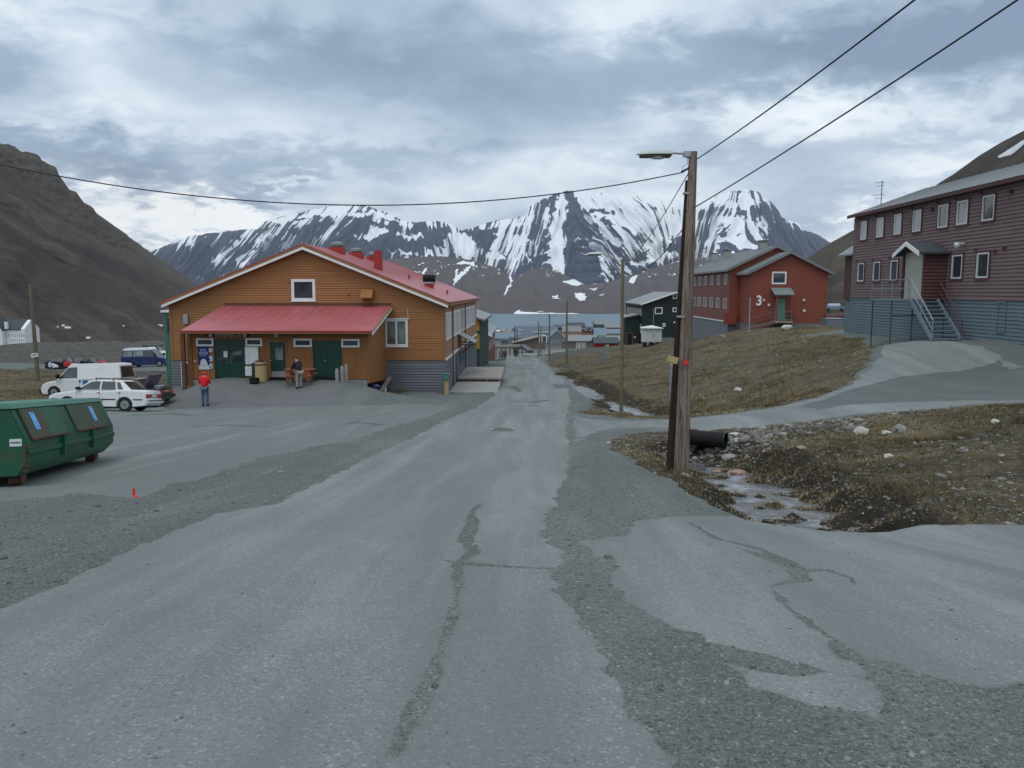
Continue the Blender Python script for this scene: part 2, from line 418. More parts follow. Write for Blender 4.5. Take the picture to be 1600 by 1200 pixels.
cp((319, 634, 38.8), (440, 634, 38.8), (540, 634, 38.8), (600, 631, 39.5), (250, 634, 38.8), (285, 612, 42.5),
   (315, 598, 42.6), (440, 595, 43.3), (545, 597, 42.6), (440, 594, 46), (360, 594, 47), (530, 598, 46), (590, 611, 44.3), (603, 613, 47.5), (660, 613, 48), (695, 616, 49),
   (270, 606, 49), (230, 612, 50),
   (0, 640, 37), (30, 622, 45), (59, 596, 58), (-60, 600, 58), (20, 580, 70), (120, 577, 78), (70, 578, 78), (180, 577, 79), (235, 574, 80), (262, 574, 80),
   (235, 604, 55), (190, 606, 56), (130, 600, 58), (100, 570, 88), (180, 560, 96), (100, 534, 116), (180, 535, 116), (250, 535, 118), (0, 539, 112), (-120, 545, 105), (30, 570, 86), (0, 560, 95))
cz((-70, 145, -10.8), (-50, 145, -11.0), (-95, 140, -10.5), (-30, 145, -11.2), (-60, 200, -14.6), (-110, 200, -14), (-40, 30, -4.7), (-60, 50, -6.2), (-20, 110, -9.2), (-28, 95, -8.4), (-28, 70, -7.3))
# right-hand side: near lot, ditch, bank, drive, mound, terrace of the barracks
cp((1600, 820, 11), (1330, 817, 11.4), (1235, 806, 11.9), (1100, 795, 12.4),
   (1250, 800, 12.5), (1180, 747, 15.4), (1120, 714, 18.4), (1096, 708, 19.6),
   (1055, 738, 16), (1000, 706, 18.2), (960, 690, 20.5), (1080, 760, 14.2),
   (1350, 745, 14.2), (1330, 790, 12.4), (1450, 722, 14.6), (1600, 700, 15), (1600, 762, 12.6), (1720, 700, 15), (1450, 790, 12), (1250, 715, 16.6),
   (1200, 692, 18.8), (1400, 667, 18.6), (1600, 650, 17.6), (1720, 645, 17.6), (1150, 685, 20.6),
   (1100, 670, 22), (1000, 667, 25.5), (1250, 659, 20.6), (1400, 642, 20.2), (1600, 628, 19.6), (1750, 622, 19.5),
   (1100, 653, 27), (1000, 658, 28.5), (1250, 627, 28.2), (1340, 602, 31), (1375, 572, 34), (1385, 540, 38), (1450, 531, 39.5), (1590, 575, 31), (1600, 598, 26),
   (1600, 537, 34), (1500, 531, 38.2), (1330, 519, 52), (1700, 540, 28.5), (1420, 527, 44), (1800, 560, 24),
   (1060, 652, 33), (1200, 606, 38), (1200, 565, 48), (1200, 519, 71), (1300, 522, 60), (1350, 522, 50), (1300, 562, 42), (1290, 602, 33.8), (1200, 634, 29.5),
   (1100, 565, 58), (1100, 612, 42), (1000, 562, 75), (1000, 604, 50), (1000, 588, 60), (940, 562, 95), (900, 562, 108), (1050, 545, 88), (1100, 535, 88),
   (905, 598, 57), (950, 621, 45), (1000, 643, 38), (1040, 652.5, 35), (870, 585, 72), (850, 573, 92),
   (1005, 537, 130), (1020, 538.5, 108), (1083, 531, 100), (1171, 514, 79), (1292, 513, 80), (1060, 530, 128), (977, 541, 140), (1310, 512, 76),
   (900, 546, 160), (950, 546, 150), (1330, 505, 90), (1290, 495, 110), (1200, 505, 120), (1450, 480, 110), (1600, 480, 110), (1600, 500, 70), (1800, 500, 60), (1480, 512, 60))
cz((16, 6, -2.15), (10, 3, -1.85), (25, 12, -2.4), (28, 22, -2.2), (40, 45, -1.6), (60, 80, -1.0), (90, 140, -1), (60, 150, -5), (30, 180, -11), (12, 230, -16.5), (16, -6, -1.2), (6, 1, -1.7), (7, 7, -2.5))
CP = np.array(CP)
_c = 2.2
def _phi(r2): return np.sqrt(r2+_c*_c)
_dm = (CP[:, None, 0]-CP[None, :, 0])**2+(CP[:, None, 1]-CP[None, :, 1])**2
_A = _phi(_dm)+np.eye(len(CP))*-0.02
_w = np.linalg.solve(_A, CP[:, 2]-base(CP[:, 1]))
DITCH = []   # (array of x,y,z-of-water, halfwidth)
def H0(x, y):
    x = np.asarray(x, float); y = np.asarray(y, float); sh = x.shape; x = x.ravel(); y = y.ravel(); out = np.zeros(len(x))
    for i in range(0, len(x), 20000):
        a = x[i:i+20000]; b = y[i:i+20000]
        r = _phi((a[:, None]-CP[None, :, 0])**2+(b[:, None]-CP[None, :, 1])**2) @ _w
        fade = np.clip((330-b)/90, 0, 1)*np.clip((190-np.abs(a))/60, 0, 1)
        fade = fade*fade*(3-2*fade)
        out[i:i+20000] = base(b)+np.clip(r, -6, 12)*fade
    return out.reshape(sh)
def segdist(x, y, pl):
    best = np.full(x.shape, 1e9)
    for (x0, y0), (x1, y1) in zip(pl[:-1], pl[1:]):
        dx, dy = x1-x0, y1-y0; t = np.clip(((x-x0)*dx+(y-y0)*dy)/(dx*dx+dy*dy), 0, 1)
        best = np.minimum(best, np.hypot(x-x0-t*dx, y-y0-t*dy))
    return best
def H(x, y):
    z = H0(x, y)
    for pl, wd, dp in DITCH:
        d = segdist(np.asarray(x, float), np.asarray(y, float), pl)
        z = z-dp*np.exp(-(d/wd)**4)
    return z
_YS = np.concatenate([np.linspace(1.5, 30, 900), np.linspace(30.05, 330, 2200)])
def G(px, py):
    """where the photo's pixel meets the ground"""
    d = ray(px, py); X = d[0]*_YS/d[1]; Z = d[2]*_YS/d[1]
    g = H0(X, _YS)-Z; k = int(np.argmax(g > 0))
    if g[k] <= 0: k = len(_YS)-1
    if k == 0: return (X[0], _YS[0])
    a = -g[k-1]/(g[k]-g[k-1]+1e-9); Y = _YS[k-1]+a*(_YS[k]-_YS[k-1])
    return (d[0]*Y/d[1], Y)
def GP(pts): return [G(*p) for p in pts]
def gz(x, y): return float(H(np.array([x]), np.array([y]))[0])
d1 = GP([(1092, 709), (1122, 717), (1152, 731), (1184, 750), (1216, 770), (1252, 790), (1284, 803)])
d2 = GP([(872, 583), (905, 598), (925, 609), (945, 620), (975, 633), (1003, 643), (1035, 651)])
DITCH = [(d1, 1.1, .30), (d2, .9, .30)]

# ---------------------------------------------------------------- ground plan (outlines where paving, gravel and turf meet)
def ragged(poly, amp, step0=.25, seed=1):
    out = []
    n = len(poly); acc = 0
    for i in range(n):
        a = np.array(poly[i]); b = np.array(poly[(i+1) % n]); L = np.linalg.norm(b-a)
        st = max(step0*.26, .009*max(a[1], 1)); k = max(1, min(110, int(L/st)))
        nrm = np.array([-(b-a)[1], (b-a)[0]])/(L+1e-9)
        for j in range(k):
            p = a+(b-a)*j/k; q = p[0]*1.9+p[1]*1.3; A = amp*(1+.02*p[1])
            o = (float(fbm(p[0]*1.5, p[1]*1.5, 6, seed, .68))-.5)*A*3.6
            f2 = .075/st if st > .075 else 1
            o += (float(fbm(p[0]*5.5*f2, p[1]*5.5*f2, 3, seed+3, .8))-.5)*min(A*2.2, .16*(1+.03*p[1]))
            out.append(tuple(p+nrm*o))
    return out
def strip(pl, widths):
    pl = [np.array(p) for p in pl]; L = []; Rr = []
    for i, p in enumerate(pl):
        d = pl[min(i+1, len(pl)-1)]-pl[max(i-1, 0)]; d = d/np.linalg.norm(d); n = np.array([-d[1], d[0]])*widths[i]/2
        L.append(tuple(p+n)); Rr.append(tuple(p-n))
    return L+Rr[::-1]
ROADL = [(-330, 1130), (0, 953), (160, 882), (330, 803), (430, 789), (492, 755), (560, 722), (622, 694), (690, 659), (738, 640), (768, 622), (784, 600), (790, 580), (790, 566), (786, 556), (800, 553), (838, 549), (885, 546.5)]
ROADR = [(885, 549), (845, 553), (834, 557), (848, 567), (862, 580), (885, 597), (892, 622), (885, 652), (890, 700), (886, 740), (872, 775), (846, 820), (846, 838), (876, 866), (874, 884), (862, 890), (888, 945), (920, 990), (944, 1025), (946, 1045), (986, 1120), (1010, 1150), (1032, 1200), (1120, 1400)]
road = GP(ROADL)+GP(ROADR)+[(2.2, -6), (-9, -6)]
parking = GP([(20, 782), (120, 770), (215, 778), (262, 762), (330, 741), (410, 714), (530, 692), (600, 671), (655, 655), (695, 641), (700, 633), (650, 631), (560, 634), (440, 636), (300, 638), (262, 640), (245, 632), (100, 640), (-100, 690), (-150, 790)])
ramp_a = GP([(300, 637.5), (440, 635.5), (530, 633.5), (526, 612), (545, 598), (520, 595.5), (440, 594.5), (330, 597), (295, 606), (258, 636)])
lot = GP([(905, 846), (930, 868), (962, 872), (955, 905), (978, 938), (1060, 985), (1095, 992), (1100, 1006), (1180, 1018), (1292, 1050), (1235, 1062), (1135, 1038), (1168, 1078), (1260, 1100), (1340, 1117), (1395, 1130), (1378, 1085), (1340, 1040), (1395, 1042), (1450, 1056), (1530, 1068), (1620, 1062), (2100, 1090), (2100, 830), (1700, 822), (1500, 820), (1330, 818), (1235, 808), (1150, 804), (1080, 806), (1000, 812), (982, 838)])
drive = GP([(897, 650), (925, 655), (960, 657), (1045, 656), (1100, 652), (1200, 639), (1262, 626), (1325, 602), (1352, 582), (1374, 560), (1382, 536), (1420, 531), (1500, 536), (1545, 548), (1600, 572), (1760, 580), (1760, 624), (1600, 629), (1400, 643), (1250, 660), (1100, 671), (1040, 668), (970, 667), (930, 674), (900, 690)])
wetpatch = GP([(1400, 590), (1500, 580), (1560, 562), (1640, 575), (1760, 590), (1760, 622), (1600, 626), (1450, 628), (1330, 632), (1280, 640), (1240, 636), (1320, 612)])
crackA = GP([(1075, 815), (1120, 842), (1190, 858), (1240, 885), (1252, 905), (1205, 915), (1232, 950), (1292, 992), (1330, 1028), (1400, 1046)])
crackA = strip(crackA, [.04, .10, .09, .20, .20, .06, .10, .06, .16, .22])
crackA2 = strip(GP([(1250, 892), (1290, 890), (1330, 903), (1335, 915)]), [.15, .08, .06, .02])
crackA3 = strip(GP([(1150, 855), (1205, 872), (1235, 882)]), [.04, .18, .10])
crackB = strip(GP([(752, 785), (738, 800), (738, 822), (728, 842), (740, 862), (715, 878), (717, 920), (704, 975), (672, 1060), (640, 1130), (612, 1180)]), [.03, .07, .14, .13, .10, .05, .07, .085, .10, .095, .05])
crackC = strip(GP([(690, 874), (740, 881), (800, 885), (868, 888)]), [.02, .05, .05, .03])
patches = [strip(GP([(800, 626), (830, 629), (856, 625)]), [.4, 1.0, .5]), strip(GP([(808, 634), (842, 634)]), [.3, .4]), strip(GP([(862, 600), (885, 606)]), [.3, 1.3]),
           strip(GP([(802, 562), (826, 563)]), [1.0, 2.0]), strip(GP([(800, 575), (830, 576)]), [.4, .8]), strip(GP([(742, 602), (800, 604), (812, 612)]), [.6, .8, .3]),
           strip(GP([(300, 666), (360, 664), (420, 668)]), [.2, .6, .2]), strip(GP([(195, 650), (270, 646), (300, 650)]), [.4, 1.0, .3]), strip(GP([(440, 722), (470, 716), (500, 716)]), [.05, .25, .05]), strip(GP([(520, 664), (560, 660), (600, 664)]), [.1, .7, .2]), strip(GP([(700, 606), (745, 607)]), [.3, .6])]
turfR = GP([(948, 690), (975, 680), (1045, 673), (1130, 670.5), (1250, 661.5), (1400, 645), (1600, 631), (1760, 626)])+[(30, 21), (30, 11)]+GP([(2100, 829), (1700, 821), (1500, 819), (1330, 817), (1235, 806), (1150, 801), (1085, 775), (1020, 738), (965, 708)])
turfM = GP([(897, 646), (935, 648), (1045, 654.5), (1100, 650.5), (1200, 637.5), (1260, 624.5), (1322, 600.5), (1348, 580), (1366, 555), (1345, 530), (1290, 524), (1200, 518), (1120, 532), (1050, 546), (985, 552), (940, 566), (905, 572), (872, 578), (882, 592), (915, 606), (930, 630)])
turfN = GP([(853, 566), (880, 560), (925, 552), (938, 556), (920, 566), (880, 574), (866, 575)])
turfL = [(-150, 36)]+GP([(0, 645), (60, 640), (150, 622), (205, 622), (235, 618), (258, 610), (255, 590), (200, 590), (130, 584), (60, 580), (0, 576)])+[(-150, 75)]
turfC = GP([(588, 609), (640, 605), (690, 611), (688, 616), (640, 612), (600, 613)])
gravelT = GP([(1345, 530), (1366, 555), (1382, 536), (1420, 531), (1500, 536), (1545, 548), (1600, 572), (1760, 580), (1760, 545), (1600, 538), (1500, 531), (1420, 526), (1330, 518), (1290, 516)])
REG = [  # name, outlines, roughness of outline; later wins
 ('hill_turf', [[(24, 14), (150, -8), (150, 300), (26, 300), (20, 170), (18, 120), (24, 82), (30, 62), (24, 50), (30, 35)]], .3),
 ('rubble_bank', [[(-199, 88), (-24, 88), (-22, 150), (-60, 305), (-199, 305)], [(-60, 56), (-21.5, 52), (-21.5, 71), (-36, 73.5), (-60, 73)], [(4.6, 60), (9, 90), (12, 118), (16, 128), (14, 200), (7, 200), (4, 150), (3, 110), (3.2, 80)]], .4),
 ('left_turf', [turfL], .5), ('mound_turf', [turfM, turfN, [(12, 60), (20, 62), (28, 68), (30, 79), (22.5, 79.5), (21.2, 84), (21.5, 100), (17, 126), (12, 118), (9, 90)]], .22), ('bank_turf', [turfR], .10), ('corner_turf', [turfC], .1),
 ('road', [road], .07), ('parking_lot', [parking], .12), ('side_lot', [lot], .06), ('driveway', [drive], .12), ('entrance_ramp', [ramp_a], .05),
 ('damp_asphalt', [wetpatch]+patches, .10),
 ('crack_gravel', [crackA, crackA2, crackA3, crackB, crackC, strip(GP([(150, 743), (250, 736), (360, 729), (470, 719), (560, 709)]), [.02, .035, .03, .035, .02]), strip(GP([(700, 656), (780, 654), (885, 655)]), [.05, .09, .05])], .025)]
TURF = {'rubble_bank', 'hill_turf', 'left_turf', 'mound_turf', 'bank_turf', 'corner_turf'}

def inside(x, y, poly):
    r = np.zeros(len(x), bool); p = np.array(poly); q = np.roll(p, -1, 0)
    bb = (x > p[:, 0].min()) & (x < p[:, 0].max()) & (y > p[:, 1].min()) & (y < p[:, 1].max())
    xs, ys = x[bb], y[bb]; rr = np.zeros(len(xs), bool)
    for (x0, y0), (x1, y1) in zip(p, q):
        if y0 == y1: continue
        c = ((y0 > ys) != (y1 > ys)) & (xs < (x1-x0)*(ys-y0)/(y1-y0)+x0); rr ^= c
    r[bb] = rr; return r

def ground_mat(kind):
    m, nt, b = newmat(kind); co = nt.coord()
    big = nt.noise(.16, 6, .6, co, .6); mid = nt.noise(1.4, 7, .65, co, .4); fine = nt.noise(38, 4, .7, co); vf = nt.voro(55, co)
    if kind in ('asphalt', 'dampasphalt', 'oldasphalt'):
        c = nt.ramp(mid, [(.3, (.136, .156, .154)), (.7, (.190, .213, .209))])
        c = nt.mix(nt.ramp(big, [(.35, 0), (.7, .55)]), c, (.222, .243, .236))
        c = nt.mix(nt.ramp(nt.noise(.5, 8, .7, nt.mapv(co, (2.4, .5, 1)), .3), [(.5, 0), (.75, .45)]), c, (.135, .148, .152))
        sp = nt.voro(70, co, out='Color'); s1 = nt.new('ShaderNodeSeparateColor'); nt.l.new(sp, s1.inputs[0])
        c = nt.mix(nt.ramp(s1.outputs[0], [(.90, 0), (.94, .55)]), c, (.42, .43, .42))
        c = nt.mix(nt.ramp(s1.outputs[1], [(.84, 0), (.88, .6)]), c, (.085, .095, .095))
        c = nt.mix(.35, c, nt.ramp(fine, [(.3, (.10, .11, .115)), (.72, (.29, .31, .315))]))
        if kind == 'oldasphalt': c = nt.mix(.45, c, (.100, .122, .118))
        # loose gravel and dust lying along the broken edges, thinning out towards the middle
        ed = nt.new('ShaderNodeAttribute', attribute_name='edge').outputs['Fac']
        en = nt.math('ADD', nt.math('MULTIPLY', nt.noise(24, 5, .8, co), 1.3), nt.math('MULTIPLY', nt.noise(2.3, 6, .65, co), .75))
        ef = nt.math('SUBTRACT', nt.math('ADD', en, -.52), nt.math('MULTIPLY', nt.math('POWER', ed, .6), 1.5))
        c = nt.mix(nt.ramp(ef, [(.44, 0), (.5, .7)]), c, nt.ramp(nt.noise(50, 3, .7, co), [(.3, (.060, .070, .066)), (.7, (.17, .185, .176))]))
        # long faint wheel tracks
        tr = nt.noise(1.0, 5, .55, nt.mapv(co, (1.5, .07, 1)), .2)
        c = nt.mix(nt.ramp(tr, [(.44, .0), (.60, .5)]), c, (.122, .138, .136)); c = nt.mix(nt.ramp(tr, [(.30, .45), (.44, 0)]), c, (.245, .265, .258))
        if kind == 'dampasphalt': c = nt.mix(.6, c, (.055, .063, .066))
        h = nt.math('ADD', fine, nt.math('MULTIPLY', vf, .7)); bs = (.35, .006); ro = .92 if kind == 'asphalt' else .88
    elif kind == 'gravel':
        c = nt.ramp(mid, [(.28, (.078, .097, .090)), (.72, (.133, .157, .149))])
        c = nt.mix(nt.ramp(big, [(.4, 0), (.7, .5)]), c, (.132, .148, .143))
        tr = nt.noise(.9, 6, .6, nt.mapv(co, (1.2, .16, 1), (0, 0, .3)), .4); c = nt.mix(nt.ramp(tr, [(.5, 0), (.62, .75)]), c, (.185, .200, .194)); c = nt.mix(nt.ramp(tr, [(.34, .5), (.46, 0)]), c, (.070, .080, .076))
        vc = nt.voro(62, co, out='Color'); s1 = nt.new('ShaderNodeSeparateColor'); nt.l.new(vc, s1.inputs[0])
        c = nt.mix(.5, c, nt.ramp(s1.outputs[0], [(0, (.036, .046, .046)), (.55, (.098, .116, .114)), (.88, (.16, .18, .18)), (1, (.30, .32, .32))]))
        vc = nt.voro(24, co, out='Color'); s1 = nt.new('ShaderNodeSeparateColor'); nt.l.new(vc, s1.inputs[0])
        c = nt.mix(.12, c, nt.ramp(s1.outputs[0], [(0, (.05, .06, .056)), (1, (.22, .235, .23))]))
        h = nt.math('ADD', nt.math('MULTIPLY', nt.voro(42, co), -1.2), fine); bs = (.6, .015); ro = .95
    elif kind == 'ramp':
        c = nt.ramp(mid, [(.3, (.092, .098, .103)), (.7, (.135, .142, .148))])
        c = nt.mix(nt.ramp(big, [(.45, 0), (.7, .5)]), c, (.17, .178, .18))
        c = nt.mix(.3, c, nt.ramp(fine, [(.3, (.05, .055, .06)), (.72, (.19, .2, .205))]))
        h = fine; bs = (.3, .006); ro = .9
    elif kind == 'rubble':
        c = nt.ramp(mid, [(.3, (.062, .066, .056)), (.7, (.118, .122, .106))])
        c = nt.mix(nt.ramp(nt.noise(.22, 7, .7, co, .8), [(.45, 0), (.62, .6)]), c, (.085, .080, .050))
        vc = nt.voro(2.6, co, out='Color'); s1 = nt.new('ShaderNodeSeparateColor'); nt.l.new(vc, s1.inputs[0])
        c = nt.mix(.55, c, nt.ramp(s1.outputs[0], [(0, (.034, .036, .031)), (.6, (.095, .098, .086)), (.9, (.16, .165, .15)), (1, (.30, .30, .28))]))
        c = nt.mix(.45, c, nt.ramp(nt.noise(7, 6, .75, co), [(.35, (.03, .03, .026)), (.65, (.17, .172, .155))]))
        h = nt.math('ADD', nt.noise(4, 7, .75, co), fine); bs = (1, .12); ro = .97
    else:
        c = nt.ramp(mid, [(.25, (.036, .031, .021)), (.42, (.066, .056, .035)), (.56, (.125, .100, .056)), (.75, (.175, .138, .078))])
        sl = nt.noise(.55, 7, .68, nt.mapv(co, (1.6, .45, 1)), 1.0)
        c = nt.mix(nt.ramp(sl, [(.36, 0), (.5, .45), (.6, .0)]), c, (.165, .115, .048))
        c = nt.mix(nt.ramp(nt.noise(.33, 6, .6, nt.mapv(co, (1, 1, 1), loc=(7, 3, 0)), .8), [(.5, 0), (.66, .6)]), c, (.062, .078, .032))
        c = nt.mix(nt.ramp(nt.noise(.42, 8, .7, nt.mapv(co, (1, 1, 1), loc=(1, 9, 0)), 1.0), [(.50, 0), (.60, .8)]), c, (.105, .108, .096) if kind != 'bank' else (.030, .025, .019))
        c = nt.mix(.5, c, nt.ramp(nt.noise(17, 6, .75, co), [(.3, (.022, .019, .013)), (.6, (.11, .09, .055)), (.8, (.26, .22, .15))]))
        vc = nt.voro(9, co, out='Color'); s1 = nt.new('ShaderNodeSeparateColor'); nt.l.new(vc, s1.inputs[0])
        c = nt.mix(nt.ramp(s1.outputs[0], [(.86, 0), (.9, .35)]), c, (.2, .2, .185))
        h = nt.math('ADD', nt.noise(9, 7, .7, co), fine); bs = (1, .05); ro = .97
    if kind in ('turf', 'bank'):
        st = nt.noise(.9, 6, .6, nt.mapv(co, (.7, 1.2, 1), loc=(5, 2, 0)), .6)
        c = nt.mix(nt.ramp(st, [(.54, 0), (.66, .6)]), c, (.215, .168, .092)); c = nt.mix(nt.ramp(st, [(.32, .7), (.44, 0)]), c, (.030, .026, .018))
        md = nt.new('ShaderNodeAttribute', attribute_name='mud').outputs['Fac']
        c = nt.mix(nt.ramp(nt.math('ADD', md, nt.math('MULTIPLY', nt.math('SUBTRACT', mid, .5), .8)), [(.35, 0), (.6, .92)]), c, nt.ramp(fine, [(.3, (.010, .008, .006)), (.7, (.045, .036, .026))]))
    nt.put(b.inputs['Base Color'], c); b.inputs['Roughness'].default_value = ro; b.inputs['Specular IOR Level'].default_value = .25
    bumpn(nt, b, h, *bs); return m
GM = {k: ground_mat(k) for k in ('asphalt', 'oldasphalt', 'dampasphalt', 'gravel', 'ramp', 'turf', 'bank', 'rubble')}
RM = dict(road='asphalt', parking_lot='oldasphalt', side_lot='asphalt', driveway='asphalt', entrance_ramp='ramp', damp_asphalt='dampasphalt',
          crack_gravel='gravel', rubble_bank='rubble', gravel_ground='gravel', hill_turf='turf', left_turf='turf', mound_turf='turf', bank_turf='bank', corner_turf='turf')

def build_ground():
    rng = np.random.RandomState(3)
    pts = []
    y = -6.0
    while y < 305:
        s = max(.17, .0125*abs(y)) if y > 2 else .4
        xw = .74*max(y, 0)+3.5
        xs = np.arange(-xw, xw, s); pts.append(np.stack([xs+rng.uniform(-.3, .3, len(xs))*s, y+rng.uniform(-.3, .3, len(xs))*s], 1))
        y += s
    y = -8.0
    while y < 310:
        s = 3.0+abs(y)*.02; xw = .74*max(y, 0)+3.5
        xs = np.arange(-200, 200.1, s); xs = xs[np.abs(xs) > xw+.5]
        pts.append(np.stack([xs, np.full(len(xs), y)], 1)); y += s
    pts = np.concatenate(pts)
    bord = [(-200, -8), (200, -8), (200, 310), (-200, 310)]
    pts = pts[(pts[:, 0] > -199) & (pts[:, 0] < 199) & (pts[:, 1] > -7.5) & (pts[:, 1] < 309)]
    V = [Vector(p) for p in pts.tolist()]; E = []
    def addpoly(pl):
        b0 = len(V)
        for p in pl: V.append(Vector((min(max(p[0], -199.5), 199.5), min(max(p[1], -7.8), 309.5))))
        for i in range(len(pl)): E.append((b0+i, b0+(i+1) % len(pl)))
    b0 = len(V); V.extend(Vector(p) for p in bord); E.extend([(b0, b0+1), (b0+1, b0+2), (b0+2, b0+3), (b0+3, b0)])
    regs = []
    for ri, (name, pls, amp) in enumerate(REG):
        q = [ragged(p, amp, .25, 10+ri) for p in pls]
        for p in q: addpoly(p)
        regs.append((name, q))
    ov, oe, of, _, _, _ = geometry.delaunay_2d_cdt(V, E, [], 0, 1e-4)
    ov = np.array([tuple(v) for v in ov]); F3 = []
    for f in of:
        if len(f) == 3: F3.append(f)
        else:
            for i in range(1, len(f)-1): F3.append((f[0], f[i], f[i+1]))
    F3 = np.array(F3); c = ov[F3].mean(1); lab = np.zeros(len(F3), int)
    for i, (name, q) in enumerate(regs):
        for p in q:
            lab[inside(c[:, 0], c[:, 1], p)] = i+1
    names = ['gravel_ground']+[r[0] for r in regs]
    # drop the flap under the asphalt: heights
    x, yy = ov[:, 0], ov[:, 1]
    z = H(x, yy)
    isturf = np.array([n in TURF for n in names])[lab]
    tv = np.zeros(len(ov)); cnt = np.zeros(len(ov)); np.add.at(tv, F3.ravel(), np.repeat(isturf, 3).astype(float)); np.add.at(cnt, F3.ravel(), 1)
    turf = np.where(cnt > 0, tv/np.maximum(cnt, 1), 0)
    far = np.clip(yy/50, .35, 1.6)
    lump = (fbm(x*.8, yy*.8, 4, 5)-.5)*.30*far+(fbm(x*3.2, yy*3.2, 4, 8, .65)-.5)*.17*np.clip(yy/30, .7, 1.5)+(fbm(x*.25, yy*.25, 3, 6)-.5)*.35*np.clip(yy/40-.3, 0, 2)
    dd = np.minimum(segdist(x, yy, d1), segdist(x, yy, d2)); mud = np.exp(-(dd/1.7)**4)
    lump = lump*(1-.75*mud)+mud*((fbm(x*2.3, yy*2.3, 4, 28, .62)-.45)*.62)
    z = z+np.where(turf > .99, lump, 0)
    isas = np.array([n in ('road', 'parking_lot', 'side_lot', 'driveway') for n in names])[lab]
    av = np.zeros(len(ov)); np.add.at(av, F3.ravel(), np.repeat(isas, 3).astype(float)); av = av/np.maximum(cnt, 1)
    z = z+(fbm(x*.7, yy*.7, 3, 12)-.5)*.03+np.where(av < .01, (fbm(x*2.2, yy*2.2, 3, 13)-.5)*.035*(turf < .01), 0)
    VV = np.column_stack([x, yy, z])
    from mathutils import kdtree
    bv = np.where((av > .01) & (av < .99))[0]; kd = kdtree.KDTree(len(bv))
    for k_, i_ in enumerate(bv): kd.insert((x[i_], yy[i_], 0), k_)
    kd.balance(); edge = np.array([kd.find((a_, b_, 0))[2] if abs(a_) < .75*abs(b_)+6 else 9. for a_, b_ in zip(x, yy)])
    objs = {}
    for i, n in enumerate(names):
        f = F3[lab == i]
        if not len(f): continue
        u, inv = np.unique(f, return_inverse=True)
        o = mesh_np(n, VV[u], inv.reshape(-1, 3), GM[RM[n]], smooth=True, attrs={'edge': edge[u], 'mud': mud[u]}, kind='structure'); objs[n] = (VV[u], inv.reshape(-1, 3))
    return VV, F3, lab, names
GV, GF, GL, GN = build_ground()

# valley floor beyond the near ground, down to the fjord
def build_valley():
    xs = np.concatenate([np.arange(-1700, -200, 60), np.arange(-200, 400, 20), np.arange(400, 1800, 60)]); ys = np.concatenate([np.arange(-60, 300, 20), np.geomspace(300, 3600, 90)])
    X, Y = np.meshgrid(xs, ys); Z = base(Y)+(fbm(X/60, Y/60, 4, 3)-.5)*np.clip((Y-280)/60, 0, 6)-.25
    near = (Y < 325) & (np.abs(X) < 215)
    Z = np.where(near, np.minimum(H0(X, Y), base(Y))-1.0, Z)
    n, m = X.shape; idx = np.arange(n*m).reshape(n, m)
    q = np.stack([idx[:-1, :-1], idx[:-1, 1:], idx[1:, 1:], idx[1:, :-1]], -1).reshape(-1, 4)
    inn = ((Y < 285) & (np.abs(X) < 175) & (Y > -5)).ravel()
    q = q[~inn[q].all(1)]
    m_, nt, b = newmat('valley ground'); co = nt.coord()
    c = nt.ramp(nt.noise(.02, 7, .65, co, .5), [(.35, (.062, .060, .048)), (.6, (.095, .092, .078)), (.75, (.13, .128, .118))])
    c = nt.mix(.4, c, nt.ramp(nt.noise(.4, 6, .7, co), [(.3, (.04, .04, .033)), (.7, (.15, .145, .13))]))
    nt.put(b.inputs['Base Color'], c); b.inputs['Roughness'].default_value = .95; b.inputs['Specular IOR Level'].default_value = .2
    mesh_np('valley_floor', np.stack([X, Y, Z], -1).reshape(-1, 3), q, m_, smooth=True, kind='structure')
build_valley()

# fjord
def build_sea():
    m, nt, b = newmat('fjord water'); co = nt.coord()
    nt.put(b.inputs['Base Color'], nt.ramp(nt.noise(.0012, 5, .6, nt.mapv(co, (1, 5, 1))), [(.3, (.05, .10, .14)), (.7, (.075, .135, .175))]))
    b.inputs['Roughness'].default_value = .42; b.inputs['Specular IOR Level'].default_value = .5
    bumpn(nt, b, nt.noise(.05, 5, .6, co), .5, 2.0)
    MB().add([(-9000, 2300, -140), (9000, 2300, -140), (9000, 9000, -140), (-9000, 9000, -140)], [(0, 1, 2, 3)]).build('fjord_water', m, kind='structure')
build_sea()

